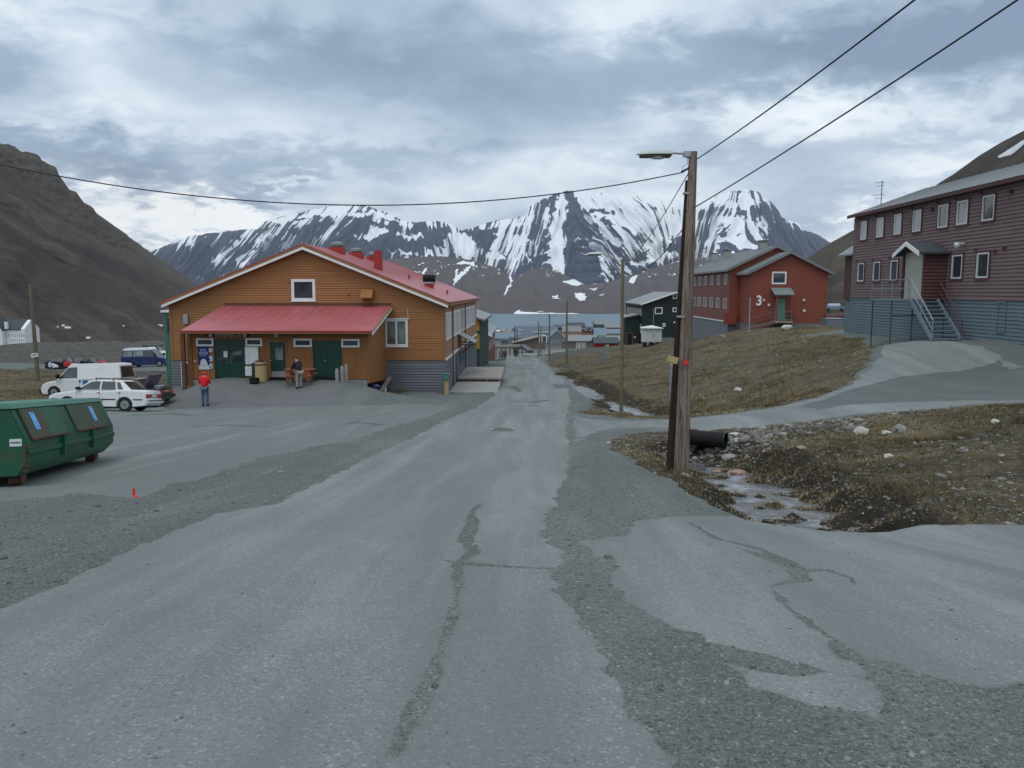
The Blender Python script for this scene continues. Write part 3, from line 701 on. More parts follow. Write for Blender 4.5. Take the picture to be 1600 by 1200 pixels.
# ---------------------------------------------------------------- mountains
def range_mesh(name, px, sky, skyY, bas, basY, rows, mat, disp, attrs_fn=None, p=1.0, back=.35, rough=0.0, cut=None):
    """a real slope: every column climbs from its foot (bas, basY) to the crest (sky, skyY), then falls away behind"""
    px = np.asarray(px, float); n = len(px)
    top = np.array([P(a, b, c) for a, b, c in zip(px, sky, skyY)]); bot = np.array([P(a, b, c) for a, b, c in zip(px, bas, basY)])
    t = np.concatenate([np.linspace(0, 1, rows), np.array([1.08, 1.25, 1.6])]); T, I = np.meshgrid(t, np.arange(n), indexing='ij')
    tt = np.clip(T, 0, 1)
    V = bot[None]*(1-tt[..., None])+top[None]*tt[..., None]
    kw = 81; tz = np.convolve(np.pad(top[:, 2], kw//2, mode='edge'), np.ones(kw)/kw, 'valid')   # the jagged crest fades out down the slope
    V[..., 2] = bot[None, :, 2]+(tz[None]+(top[:, 2]-tz)[None]*tt**7-bot[None, :, 2])*tt**p
    over = np.clip(T-1, 0, 1); Y0_ = V[..., 1].copy()
    V[..., 1] += over*(top[None, :, 1]-bot[None, :, 1])*1.2; V[..., 0] *= V[..., 1]/Y0_; V[..., 2] -= over*(top[None, :, 2]-bot[None, :, 2])*back*2
    qx, qy = proj(V)
    D = disp(qx, qy, tt, V, np.broadcast_to(px, T.shape))
    D = D-D.mean(); msk = np.clip(np.sin(np.clip(tt, 0, 1)*math.pi), 0, 1)**.6*np.clip((1-tt)*9, 0, 1)*(T <= 1); V[..., 0] *= 1-D*msk/V[..., 1]; V[..., 1] -= D*msk; V[..., 2] += D*.2*msk
    if rough:
        V[..., 2] += (fbm(qx/7, qy*0, 4, 77, .6)-.5)[..., :]*rough*(tt > .9)
    at = attrs_fn(qx, qy, tt, V) if attrs_fn else None
    if at and 'streak' in at: k_ = at['streak']; at['streak'] = np.clip(.5+(k_-k_.mean())/k_.std()*.17, 0, 1)
    idx = np.arange(T.size).reshape(T.shape); q = np.stack([idx[:-1, :-1], idx[:-1, 1:], idx[1:, 1:], idx[1:, :-1]], -1).reshape(-1, 4)
    return mesh_np(name, V.reshape(-1, 3), q, mat, smooth=True, attrs={k: v.ravel() for k, v in (at or {}).items()}, kind='structure')
def ip(px, pts, j): pts = np.array(pts, float); return np.interp(px, pts[:, 0], pts[:, j])
def smoothnoise(pts): return pts
def ridged(x, y, o, s, g=.55):
    t = 0; a = 1; n = 0
    for i in range(o):
        t = t+a*(1-np.abs(2*vn(x*2**i+3*i, y*2**i, s+i)-1)); n += a; a *= g
    return t/n
def pm(x, y, poly): return inside(x.ravel(), y.ravel(), poly).reshape(x.shape).astype(float)

SKYL = [(150,425),(245,389),(300,368),(350,362),(403,357),(413,347),(440,338),(500,325),(545,319),(575,322),(610,335),(625,343),(650,348),(680,345),(705,350),(722,360),(740,355),(770,345),(800,341),(820,336),(825,325),(850,310),(875,301),(885,298),(900,298),(930,300),(960,303),(1000,307),(1040,311),(1080,313),(1110,306),(1140,299),(1165,296),(1185,300),(1205,315),(1217,330),(1222,340),(1250,350),(1256,359),(1280,368),(1297,378),(1330,395),(1420,430),(1600,450)]
SHEAR = [(150,1.0),(420,.95),(520,.8),(600,.25),(700,-.25),(760,.4),(850,.35),(880,.02),(900,-.5),(940,-.85),(1020,-.9),(1075,.2),(1120,.55),(1160,.0),(1200,-.45),(1300,-.9),(1600,-.9)]
SN_POS = [([(893,296),(1000,300),(1075,308),(1078,345),(1066,372),(1058,398),(1020,410),(985,415),(962,388),(935,350),(912,318)],.75),
 ([(874,298),(884,298),(884,340),(880,352),(884,378),(872,402),(874,425),(864,425),(862,392),(858,360),(864,335)],1.3),
 ([(1105,305),(1140,298),(1180,300),(1200,318),(1150,330),(1100,330)],.5),
 ([(1130,340),(1160,338),(1192,348),(1205,362),(1195,382),(1172,392),(1155,390),(1140,378),(1134,360)],.85),
 ([(1082,362),(1100,372),(1104,410),(1084,410)],.5), ([(1110,350),(1132,352),(1128,372),(1118,400),(1108,400),(1114,372)],.8),
 ([(600,398),(650,392),(685,384),(700,370),(722,362),(742,372),(750,388),(762,400),(742,406),(700,396),(650,400)],1.0),
 ([(555,366),(600,362),(660,366),(660,371),(600,370),(556,372)],1.1), ([(500,326),(545,318),(600,333),(625,345),(560,341),(500,341)],.9),
 ([(420,344),(500,326),(500,334),(430,352)],.8), ([(772,345),(800,345),(786,372),(776,392),(792,408),(772,405),(764,380)],1.0),
 ([(822,340),(836,335),(822,392),(830,410),(818,405),(812,380)],.9), ([(1085,296),(1120,300),(1110,325),(1080,330)],1.3),
 ([(925,400),(945,402),(962,440),(948,440)],.8), ([(905,380),(925,395),(940,430),(930,432),(912,405)],.7), ([(960,415),(1060,395),(1062,402),(990,418),(962,424)],.9)]
SN_NEG = [([(885,297),(893,299),(910,325),(922,352),(930,365),(902,372),(886,366)],1.6), ([(560,374),(690,372),(700,380),(670,388),(600,392),(552,388)],1.5),
 ([(1200,342),(1222,342),(1297,378),(1400,440),(1240,430),(1205,400),(1198,372)],1.3), ([(860,302),(873,301),(866,325),(845,322)],.9),
 ([(985,398),(1015,388),(1008,402),(988,404)],1.6), ([(992,360),(1010,368),(1006,382),(996,374)],1.5), ([(1052,370),(1080,362),(1080,396),(1042,396)],1.2),
 ([(725,362),(775,356),(772,392),(748,384)],1.1), ([(880,378),(910,374),(932,400),(945,436),(900,440),(884,420)],1.0), ([(826,400),(858,392),(866,430),(835,418)],.9),
 ([(920,325),(960,326),(958,332),(922,331)],1.3), ([(940,340),(955,342),(960,352),(946,350)],1.3), ([(922,342),(935,350),(936,358),(926,352)],1.3),
 ([(1108,322),(1130,322),(1130,330),(1106,330)],1.0), ([(1180,318),(1205,322),(1222,345),(1190,335)],1.1), ([(250,385),(330,378),(330,430),(250,430)],.5)]
def far_attr(qx, qy, t, V):
    top = ip(qx, SKYL, 1); k = ip(qx, SHEAR, 1); w = qx+k*(qy-top)
    hgt = np.clip((430-qy)/120, 0, 1.1)
    wob = (fbm(qx/16, qy/16, 3, 41)-.5)*.45
    g1 = ridged((w+wob*14)/17, qy/130, 2, 21); g2 = ridged((w+wob*8)/7, qy/60, 2, 31); g3 = ridged((w+wob*4)/3.4, qy/30, 2, 35)
    s = (g1-.64)*1.9+(g2-.64)*2.6+(g3-.6)*1.9+hgt*.70-.73
    s = s+(fbm(qx/6, qy/4, 3, 44)-.5)*.55
    # ledges of bare rock under the crest
    led = np.exp(-((qy-top-26-6*np.sin(qx/60))/3.2)**2)+.7*np.exp(-((qy-top-13)/2)**2)
    s = s-led*.7*(fbm(qx/9, qy/9, 3, 51) > .42)*(qx < 720)-led*.35*(qx > 900)
    jx = qx+(fbm(qx/7, qy/7, 3, 61)-.5)*13; jy = qy+(fbm(qx/7+9, qy/7, 3, 62)-.5)*11
    for pl, a in SN_POS: s = s+pm(jx, jy, pl)*a
    for pl, a in SN_NEG: s = s-pm(jx, jy, pl)*a
    s = np.where(qy > 418, s-(qy-418)*.03, s)
    return {'snow': np.clip(.5+s*.9, 0, 1), 'streak': g2*.5+g3*.5}
def far_disp(qx, qy, t, V, px):
    top = ip(qx, SKYL, 1); k = ip(qx, SHEAR, 1); w = qx+k*(qy-top)
    return ((1-ridged(w/17, qy/130, 2, 21))*420+(1-ridged(w/7, qy/60, 2, 31))*190+(fbm(qx/40, qy/40, 3, 9)-.5)*500)
def mtn_mat(name, rock, rock2, snowcol=(.82, .85, .88), streaks=.4, stretch=(1, 1, 1), sc=.004, bumps=(.6, 25), fine=.02):
    m, nt, b = newmat(name); co = nt.coord()
    at = nt.new('ShaderNodeAttribute', attribute_name='snow').outputs['Fac']; st = nt.new('ShaderNodeAttribute', attribute_name='streak').outputs['Fac']
    n = nt.noise(sc, 8, .65, nt.mapv(co, stretch), .4); fn = nt.noise(fine, 6, .7, co)
    c = nt.ramp(n, [(.3, rock), (.7, rock2)])
    c = nt.mix(nt.math('MULTIPLY', nt.ramp(st, [(.45, 0), (.8, 1)]), streaks), c, tuple(x*.55 for x in rock))
    c = nt.mix(.3, c, nt.ramp(fn, [(.3, tuple(x*.5 for x in rock)), (.7, tuple(x*1.5 for x in rock2))]))
    sn = nt.ramp(nt.math('ADD', at, nt.math('MULTIPLY', nt.math('SUBTRACT', fn, .5), .25)), [(.47, 0), (.53, 1)])
    c = nt.mix(sn, c, snowcol)
    nt.put(b.inputs['Base Color'], c); b.inputs['Roughness'].default_value = .9; b.inputs['Specular IOR Level'].default_value = .15
    bumpn(nt, b, nt.math('ADD', fn, n), *bumps); return m
px = np.arange(140, 1600, 1.05)
range_mesh('far_mountains', px, ip(px, SKYL, 1), np.full(len(px), 10500.)+300*np.sin(px/60), np.full(len(px), 462.), np.full(len(px), 7400.), 190,
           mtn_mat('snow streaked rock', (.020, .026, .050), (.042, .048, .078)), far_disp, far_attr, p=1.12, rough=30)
FOOT = [(100,480),(300,475),(430,455),(500,425),(560,409),(620,404),(660,401),(700,401),(740,407),(780,420),(803,437),(820,425),(840,417),(862,419),(890,432),(915,446),(950,441),(1000,425),(1060,408),(1120,400),(1200,408),(1300,424),(1400,445),(1600,450)]
FSN = [[(712,412),(722,408),(742,409),(740,418),(736,413),(720,413)],[(708,446),(712,420),(716,420),(714,432),(732,415),(736,417),(716,440)],[(795,426),(802,424),(800,445),(792,458),(785,464),(797,442)],[(898,458),(915,458),(914,470),(906,470)],
  [(865,462),(873,461),(873,465),(865,465)],[(880,440),(935,428),(990,415),(1062,402),(1062,408),(985,424),(930,440),(900,448)],[(922,452),(932,450),(930,454)],[(660,424),(666,414),(668,417),(662,428)],[(985,434),(996,430),(992,442),(984,440)],[(935,462),(945,460),(942,464)],
  [(801,491),(806,486.5),(813,484),(812,487),(845,488.5),(905,489.5),(905,492),(860,492),(820,491.5)]]
def foot_attr(qx, qy, t, V):
    jx = qx+(fbm(qx/4, qy/4, 3, 61)-.5)*6; jy = qy+(fbm(qx/4+9, qy/4, 3, 62)-.5)*4; s = np.zeros(qx.shape)
    for i, pl in enumerate(FSN):
        s = np.maximum(s, pm(jx if i < 10 else qx, jy if i < 10 else qy, pl))
    s = np.maximum(s, (fbm(qx/5, qy/2.5, 3, 71) > .76)*(qy < 432)*(qx > 640)*1.0)
    return {'snow': s, 'streak': ridged((qx+.6*(qy-400)*np.sign(720-qx))/7, qy/50, 2, 24)*.9}
def foot_disp(qx, qy, t, V, px): return (1-ridged((qx+(qy-400)*.5*np.sign(720-qx))/24, qy/90, 3, 24))*110+(fbm(qx/50, qy/30, 3, 4)-.5)*160
px = np.arange(100, 1600, 1.5)
range_mesh('fjord_foothills', px, ip(px, FOOT, 1), np.full(len(px), 6900.), np.full(len(px), 490.6), np.full(len(px), 4980.), 110,
           mtn_mat('brown scree', (.062, .050, .048), (.098, .079, .071), streaks=.35, sc=.003), foot_disp, foot_attr, p=1.35)
# near mountains on both sides of the valley
LM = [(-700,60),(-450,120),(-300,165),(-150,200),(-60,212),(0,224),(14,226),(27,231),(32,236),(45,238),(62,244),(65,251),(80,258),(88,263),(92,273),(100,284),(109,297),(120,301),(128,313),(134,318),(146,325),(150,332),(170,346),(200,368),(240,398),(270,418),(300,440),(330,464),(380,500),(420,520)]
LS = (.9,)
def lm_attr(qx, qy, t, V):
    w = qx*.49-(qy-300)*.87; st = ridged(w/34+(fbm(qx/70, qy/70, 2, 3)-.5)*.8, (qx*.87+qy*.49)/260, 4, 14, .7)
    sn = pm(qx, qy, [(95,507),(103,509),(112,513),(111,515),(100,511)])+pm(qx, qy, [(247,505),(254,507),(253,509),(247,507)])+pm(qx, qy, [(134,527),(141,527),(140,529)])
    return {'snow': sn, 'streak': st, 'rock': np.clip(1-(qy-ip(qx, LM, 1))/60, 0, 1)*(qx < 190)*1.0, 'red': np.exp(-(((qx-115)/26)**2+((qy-322-(qx-115)*.45)/9)**2))}
def lm_disp(qx, qy, t, V, px):
    r = ridged((qx*.49-(qy-300)*.87)/34, (qx*.87+qy*.49)/260, 4, 14, .6); top = ip(qx, LM, 1)
    crag = np.clip(1-(qy-top)/55, 0, 1)*(qx < 200)
    return (1-r)*42+(fbm(qx/70, qy/70, 3, 8)-.5)*50+crag*((fbm(qx/9, qy/5, 4, 18, .6)-.5)*75+np.sin((qy-top)/5.5+qx/60)*16)
def lm_mat():
    m, nt, b = newmat('dark scree slope'); co = nt.coord()
    def A(n): return nt.new('ShaderNodeAttribute', attribute_name=n).outputs['Fac']
    n = nt.noise(.012, 8, .68, nt.mapv(co, (1, .6, 1.6)), .8); fn = nt.noise(.12, 7, .7, co)
    c = nt.ramp(n, [(.3, (.040, .032, .027)), (.55, (.062, .050, .039)), (.75, (.090, .073, .053))])
    c = nt.mix(nt.math('MULTIPLY', nt.ramp(A('streak'), [(.5, 0), (.72, 1)]), .8), c, (.024, .020, .019))
    c = nt.mix(nt.math('MULTIPLY', nt.ramp(A('streak'), [(.32, 1), (.5, 0)]), .7), c, (.125, .106, .084))
    c = nt.mix(nt.ramp(nt.noise(.006, 6, .6, nt.mapv(co, (1, .8, 2.5), loc=(4, 4, 4))), [(.52, 0), (.66, .55)]), c, (.088, .076, .040))
    c = nt.mix(nt.math('MULTIPLY', A('rock'), .9), c, nt.ramp(nt.noise(.03, 7, .7, nt.mapv(co, (.6, .6, 4))), [(.38, (.022, .019, .016)), (.6, (.125, .098, .074))]))
    c = nt.mix(nt.math('MULTIPLY', A('red'), nt.ramp(fn, [(.4, 0), (.55, .7)])), c, (.16, .065, .045))
    c = nt.mix(.45, c, nt.ramp(fn, [(.3, (.020, .017, .015)), (.5, (.060, .051, .042)), (.72, (.12, .104, .085))]))
    c = nt.mix(A('snow'), c, (.7, .73, .76))
    nt.put(b.inputs['Base Color'], c); b.inputs['Roughness'].default_value = .95; b.inputs['Specular IOR Level'].default_value = .15
    bumpn(nt, b, nt.math('ADD', fn, n), .9, 5); return m
LMM = lm_mat()
px = np.arange(-700, 420, 1.6)
range_mesh('left_mountain', px, ip(px, LM, 1), np.interp(px, [-700, 0, 300, 420], [1150, 1500, 2100, 2600.]), np.full(len(px), 543.), np.interp(px, [-700, 0, 300, 420], [420, 560, 760, 1000.]), 190, LMM, lm_disp, lm_attr, p=1.06, rough=5)
RMm = [(1100,500),(1160,470),(1200,447),(1250,410),(1270,398),(1300,378),(1340,356),(1400,322),(1462,289),(1490,272),(1530,243),(1565,222),(1600,204),(1640,190),(1700,170),(1850,140),(2300,60)]
def rm_attr(qx, qy, t, V):
    st = ridged((qx*.5+(qy-300)*.86)/30+(fbm(qx/60, qy/60, 2, 33)-.5)*.8, (qx*.86-qy*.5)/260, 4, 15, .7)
    sn = pm(qx, qy, [(1558,246),(1575,236),(1640,205),(1640,212),(1590,238),(1562,249)])+pm(qx, qy, [(1457,291),(1464,288),(1462,293)])
    return {'snow': sn, 'streak': st, 'rock': st*0, 'red': st*0}
def rm_disp(qx, qy, t, V, px): return (1-ridged((qx*.5+(qy-300)*.86)/30, (qx*.86-qy*.5)/260, 4, 15, .6))*26+(fbm(qx/70, qy/70, 3, 8)-.5)*30
px = np.arange(1100, 2300, 1.8)
range_mesh('right_mountain', px, ip(px, RMm, 1), np.interp(px, [1100, 1300, 1600, 2300], [1500, 1000, 700, 500.]), np.interp(px, [1100, 1300, 2300], [527, 503, 520.]), np.interp(px, [1100, 1300, 1600, 2300], [420, 200, 150, 80.]), 150, LMM, rm_disp, rm_attr, p=1.05)

# ---------------------------------------------------------------- haze over the valley
def build_haze():
    m = bpy.data.materials.new('valley haze'); m.use_nodes = True; t = m.node_tree; t.nodes.clear()
    o = t.nodes.new('ShaderNodeOutputMaterial'); v = t.nodes.new('ShaderNodeVolumePrincipled')
    v.inputs['Color'].default_value = (.74, .84, 1.0, 1); v.inputs['Density'].default_value = HAZE; v.inputs['Anisotropy'].default_value = .2
    t.links.new(v.outputs[0], o.inputs['Volume'])
    bx(-17000, -400, -165, 17000, 15500, 1900).build('haze', m, kind='stuff')
HAZE = 3.1e-5
build_haze()

# ---------------------------------------------------------------- ditch water
def build_ditch(name, pl, wd, drop, seed, label_kind='structure'):
    m = MT.get('ditchwater')
    if m is None:
        m, nt, b = newmat('shallow ditch water'); co = nt.coord()
        nt.put(b.inputs['Base Color'], nt.ramp(nt.noise(2.5, 6, .6, co), [(.38, (.04, .042, .040)), (.54, (.13, .14, .15)), (.7, (.34, .37, .41))]))  # pale patches put the sky's reflection into the water colour
        b.inputs['Roughness'].default_value = .12; b.inputs['Specular IOR Level'].default_value = .9; b.inputs['IOR'].default_value = 1.6
        bumpn(nt, b, nt.noise(7, 6, .65, nt.mapv(co, (1, 1, 1)), .6), .55, .03); MT['ditchwater'] = m
    pl = np.array(pl); seg = []
    for a, b in zip(pl[:-1], pl[1:]):
        k = max(2, int(np.linalg.norm(b-a)/.35)); seg += [a+(b-a)*j/k for j in range(k)]
    seg.append(pl[-1]); seg = np.array(seg); z = H0(seg[:, 0], seg[:, 1])-drop
    for _ in range(30): z[1:-1] = (z[:-2]+z[1:-1]*2+z[2:])/4
    mb = MB(); vs = []; n = len(seg)
    for i in range(n):
        d = seg[min(i+1, n-1)]-seg[max(i-1, 0)]; d = d/np.linalg.norm(d); nn = np.array([-d[1], d[0]])
        for s in (-1, -.33, .33, 1): vs.append((*(seg[i]+nn*s*wd), z[i]))
    mb.add(vs, [(4*i+j, 4*i+j+1, 4*i+5+j, 4*i+4+j) for i in range(n-1) for j in range(3)])
    mb.build(name, m, kind='structure', smooth=True)
_e = np.array(d1[-1])+(np.array(d1[-1])-np.array(d1[-2]))*1.2
build_ditch('ditch_water', list(d1)+[tuple(_e)], .95, .215, 1)
build_ditch('ditch_water', d2, .8, .20, 3)

# ================================================================ buildings
Z3 = Vector((0, 0, 1))
class Wall:
    """vertical wall frame: origin O (z = 0 kept absolute), direction U along it, N outwards"""
    def __init__(s, O, U, N): s.O = Vector((O[0], O[1], 0)); s.U = Vector(U); s.N = Vector(N)
    def p(s, u, z, d=0): return s.O+s.U*u+Z3*z+s.N*d
    def block(s, mb, u0, u1, z0, z1, d0, d1):
        return mb.add([s.p(u, z, d) for u, z, d in ((u0,z0,d0),(u1,z0,d0),(u1,z0,d1),(u0,z0,d1),(u0,z1,d0),(u1,z1,d0),(u1,z1,d1),(u0,z1,d1))],
                      [(0,3,2,1),(4,5,6,7),(0,1,5,4),(1,2,6,5),(2,3,7,6),(3,0,4,7)])
    def clap(s, mb, z0, z1, step, ext, holes=(), th=.045):
        n = max(1, round((z1-z0)/step)); st = (z1-z0)/n
        for i in range(n):
            a = z0+i*st; b = a+st*.84; m = (a+b)/2; e = ext(m)
            if e is None: continue
            iv = [(e[0], e[1])]
            for h in holes:
                if h[2] < m < h[3]:
                    nv = []
                    for p, q in iv:
                        if h[1] <= p or h[0] >= q: nv.append((p, q)); continue
                        if h[0] > p: nv.append((p, h[0]))
                        if h[1] < q: nv.append((h[1], q))
                    iv = nv
            for p, q in iv:
                if q-p < .02: continue
                mb.add([s.p(u, z, d) for u, z, d in ((p,a,.001),(q,a,.001),(q,a,th),(p,a,th),(p,b,.001),(q,b,.001),(q,b,.008),(p,b,.008))],
                       [(0,3,2,1),(4,5,6,7),(0,1,5,4),(1,2,6,5),(2,3,7,6),(3,0,4,7)])
        return mb
    def vboards(s, mb, u0, u1, z0, z1, step, holes=(), th=.03):
        n = max(1, round((u1-u0)/step)); st = (u1-u0)/n
        for i in range(n):
            a = u0+i*st; b = a+st*.9; m = (a+b)/2; iv = [(z0 if not callable(z0) else z0(m), z1 if not callable(z1) else z1(m))]
            for h in holes:
                if h[0] < m < h[1]:
                    nv = []
                    for p, q in iv:
                        if h[3] <= p or h[2] >= q: nv.append((p, q)); continue
                        if h[2] > p: nv.append((p, h[2]))
                        if h[3] < q: nv.append((h[3], q))
                    iv = nv
            for p, q in iv:
                if q-p > .02: s.block(mb, a, b, p, q, .001, th*(1 if i % 2 else .55))
        return mb
    def window(s, parent, u0, u1, z0, z1, fw=.10, mull=(), frame='white', pane='glass', name='window', d=.06, sill=True, trans=(), deep=0, label=None):
        f = MB(); W_ = s.block
        W_(f, u0, u1, z1-fw, z1, .001, d); W_(f, u0, u1, z0, z0+fw, .001, d)
        W_(f, u0, u0+fw, z0+fw, z1-fw, .001, d); W_(f, u1-fw, u1, z0+fw, z1-fw, .001, d)
        for m in mull:
            u = u0+(u1-u0)*m; W_(f, u-fw*.4, u+fw*.4, z0+fw, z1-fw, .001, d*.8)
        for m in trans:
            z = z0+(z1-z0)*m; W_(f, u0+fw, u1-fw, z-fw*.35, z+fw*.35, .001, d*.78)
        if sill: W_(f, u0-.03, u1+.03, z0-.05, z0-.001, .001, d+.04)
        o = f.build(name, MT[frame], parent, label=label)
        g = MB(); es = [0]+list(mull)+[1]; k = fw*.5
        for a, b in zip(es[:-1], es[1:]):
            W_(g, u0+(u1-u0)*a+(fw if a == 0 else k), u0+(u1-u0)*b-(fw if b == 1 else k), z0+fw+.001, z1-fw-.001, .002, .016)
        g.build('pane', MT[pane], o)
        return o

# ------------------------------------------------ ochre reception building
def ochre_building():
    PC[:] = [500, 530]
    X0, X1, Y0, Y1 = P(265, 500, 49).x, P(695, 500, 49).x, 49.0, 78.6
    zr, ze = P(477, 386, 49).z, P(697, 474, 49).z     # roof underside at ridge and eave
    zb = P(692, 562, 49).z; XR = (X0+X1)/2; hw = (X1-X0)/2; zf = -6.9
    t = thing('reception_building', 'large ochre boarded house with red metal roof and grey foundation beside the road', 'building', (XR, (Y0+Y1)/2, -6.6))
    core = MB().prism([(X0, Y0, zf), (X1, Y0, zf), (X1, Y0, ze), (XR, Y0, zr), (X0, Y0, ze)], (0, Y1-Y0, 0))
    core.build('wall', MT['trimbrown'], t, label='plain wall body under the siding')
    fr = Wall((X0, Y0), (1, 0, 0), (0, -1, 0)); L = X1-X0
    def slope(z): 
        if z <= ze: return (0, L)
        k = (z-ze)/(zr-ze)*hw; return (k, L-k) if L-2*k > .1 else None
    # front openings
    wa = (XP(458, 49)-X0, XP(495, 49)-X0, ZP(470, 49), ZP(436, 49))
    wb = (XP(601.5, 49)-X0, XP(637.5, 49)-X0, ZP(541, 49), ZP(498.5, 49))
    fr.clap(MB(), zb, zr, .145, slope, [wa, wb], th=.05).build('siding', MT['orange'], t, kind='stuff', label='ochre horizontal weatherboards of the gable front')
    fr.clap(MB(), zf+.3, zb-.03, .17, lambda z: (0, L), [(XP(281.5, 49)-X0, XP(288, 49)-X0, -9, ZP(568, 49))]).build('foundation', MT['greyboard'], t, kind='stuff', label='grey blue foundation boards of the front')
    fr.block(MB(), -.03, L+.03, zb-.04, zb+.05, .001, .075).build('water_board', MT['trimbrown'], t)
    fr.window(t, *wa, fw=.17, label='square gable window with white frame'); fr.window(t, *wb, fw=.14, mull=(.5,), pane='glass2', label='white framed double casement window')
    fr.block(MB(), wb[0]-.05, wb[1]+.12, wb[3]+.002, wb[3]+.06, .001, .12).build('window_head', MT['white'], t)
    for u in (.0, L-.16):
        fr.block(MB(), u, u+.16, zb+.06, ze-.12, .034, .06).build('corner_board', MT['trimbrown'], t)
    # side door at left
    u0 = XP(281.5, 49)-X0
    f = MB(); fr.block(f, u0, u0+.12, zf+.5, ZP(568, 49), .001, .09); fr.block(f, u0, u0+1.2, ZP(568, 49), ZP(568, 49)+.1, .001, .09)
    o = f.build('door_frame', MT['white'], t); fr.block(MB(), u0+.13, u0+1.1, zf+.5, ZP(568, 49)-.01, .002, .04).build('door', MT['greendoor'], o)
    # hood vent and small bits on the gable
    a = P(566, 466, 49); b = P(584.5, 451, 49)
    MB().prism([(a.x, Y0-.05, a.z), (a.x, Y0-.05, b.z), (a.x, Y0-.32, b.z-.05), (a.x, Y0-.75, a.z+.06), (a.x, Y0-.75, a.z)], (b.x-a.x, 0, 0)).build('vent_hood', MT['orange_v'], t, .01)
    for q in ((452, 439), (630, 457), (545, 459)):
        c = P(*q, 49); MB().box(c.x-.07, Y0-.14, c.z-.06, c.x+.07, Y0-.03, c.z+.06).build('wall_lamp', MT['trimbrown'], t, .015)
    c = P(637.6, 497, 49); MB().tube([(c.x, Y0-.06, c.z), (c.x, Y0-.06, c.z+.6)], .012, 6).build('cable_conduit', MT['white'], t)
    # roof slabs
    ov = .25; sl = (zr-ze)/hw; th = .16; ya, yb = Y0-.42, Y1+.35
    for s in (-1, 1):
        xe = XR+s*(hw+ov); zz = ze-ov*sl
        MB().prism([(XR, ya, zr+.02), (xe, ya, zz+.02), (xe, ya, zz+th), (XR, ya, zr+th)], (0, yb-ya, 0)).build('roof_slab', MT['trimbrown'], t)
        rp = MB().prism([(XR, ya-.05, zr+th+.003), (xe+s*.06, ya-.05, zz+th+.003-.02), (xe+s*.06, ya-.05, zz+th+.028), (XR, ya-.05, zr+th+.05)], (0, yb-ya+.08, 0))
        k = ya+.3
        d = Vector((xe-XR, 0, zz-zr)).normalized()
        while k < yb:
            rp.bar((XR+s*.05, k, zr+th+.06), (xe, k, zz+th+.031), .02, .01); k += .62
        rp.build('roof', MT['redroof'], t, label='red metal roof side with standing seams')
        # verge boards
        MB().prism([(XR, ya-.06, zr+th-.02), (xe, ya-.06, zz+th-.02), (xe, ya-.06, zz-.05), (XR, ya-.06, zr-.05)], (0, .055, 0)).build('verge_board', MT['trimbrown'], t)
        MB().prism([(XR, ya-.10, zr-.02), (xe, ya-.10, zz-.02), (xe, ya-.10, zz-.16), (XR, ya-.10, zr-.17)], (0, .04, 0)).build('white_verge_board', MT['white'], t)
        MB().box(xe, ya, zz-.06, xe+s*.03, yb, zz+th-.02).build('eave_board', MT['trimbrown'], t)
        MB().box(XR+s*hw, ya+.05, zz-.02, xe, yb, zz+.015).build('soffit', MT['woodbrown'], t)
    # ridge vents, chimneys, pipes on the right roof side
    def rz(x): return zr-(abs(x-XR)*sl)+th
    for (px, Y, w, h, kind) in ((527, 55, .95, .75, 'v'), (557, 60, .95, .7, 'v'), (583, 64, .9, .8, 'v'), (591.5, 54, .5, 1.25, 'c'), (670.5, 58, .85, .85, 'b'), (639, 58, .14, .35, 'p'), (698.5, 58, .14, .35, 'p')):
        x = P(px, 430, Y).x if kind != 'v' else XR+.55; z = rz(x)
        if kind == 'v':
            x = P(px, 390, Y).x; z = rz(x)
            o = MB().box(x-w/2, Y-w/2, z-.3, x+w/2, Y+w/2, z+h*.5).build('roof_vent', MT['redpaint'], t, .01)
            MB().tube([(x, Y, z+h*.5), (x, Y, z+h*.62), (x, Y, z+h*.62), (x, Y, z+h*.85), (x, Y, z+h)], [w*.36, w*.36, w*.52, w*.5, w*.2], 14).build('vent_cowl', MT['greygreenroof'], o, smooth=True)
        elif kind == 'c':
            o = MB().box(x-w/2, Y-w/2, z-.3, x+w/2, Y+w/2, z+h).build('chimney', MT['redpaint'], t, .01)
            MB().box(x-w*.3, Y-w*.3, z+h, x+w*.3, Y+w*.3, z+h+.05).build('chimney_cap', MT['darkmetal'], o)
        elif kind == 'b':
            o = MB().box(x-w*.36, Y-w*.4, z-.4, x+w*.36, Y+w*.4, z+h*.35).build('chimney', MT['redpaint'], t, .01)
            MB().box(x-w*.42, Y-w*.45, z+h*.35, x+w*.42, Y+w*.45, z+h*.5).build('chimney_collar', MT['galv'], o)
            MB().tube([(x-w*.5, Y, z+h*.78), (x+w*.5, Y, z+h*.78)], w*.34, 14).build('chimney_cap', MT['black'], o, smooth=True)
        else:
            MB().tube([(x, Y, z-.2), (x, Y, z+h)], w/2, 8).build('roof_pipe', MT['redpaint'], t)
    # right-hand side wall
    sd_ = Wall((X1, Y0), (0, 1, 0), (1, 0, 0)); LS_ = Y1-Y0
    def Ys(px): return (826-px and -X1*F/(826-px))
    def yy(px):      # where the side wall is seen at column px
        lo, hi = 49., 79.
        for _ in range(30):
            m = (lo+hi)/2
            if proj(np.array([X1, m, -2.]))[0] < px: lo = m
            else: hi = m
        return (lo+hi)/2-Y0
    zt_, zb_ = -1.33, -3.05
    groups = [(yy(696), yy(704.3), 3), (yy(705.8), yy(719.8), 6), (yy(721.3), yy(741.5), 9)]
    sd_.clap(MB(), zb, ze-.22, .19, lambda z: (0, LS_), [(a, b, zb_, zt_) for a, b, _ in groups], th=.022).build('side_siding', MT['salmon'], t, kind='stuff', label='faded salmon brown weatherboards of the road side')
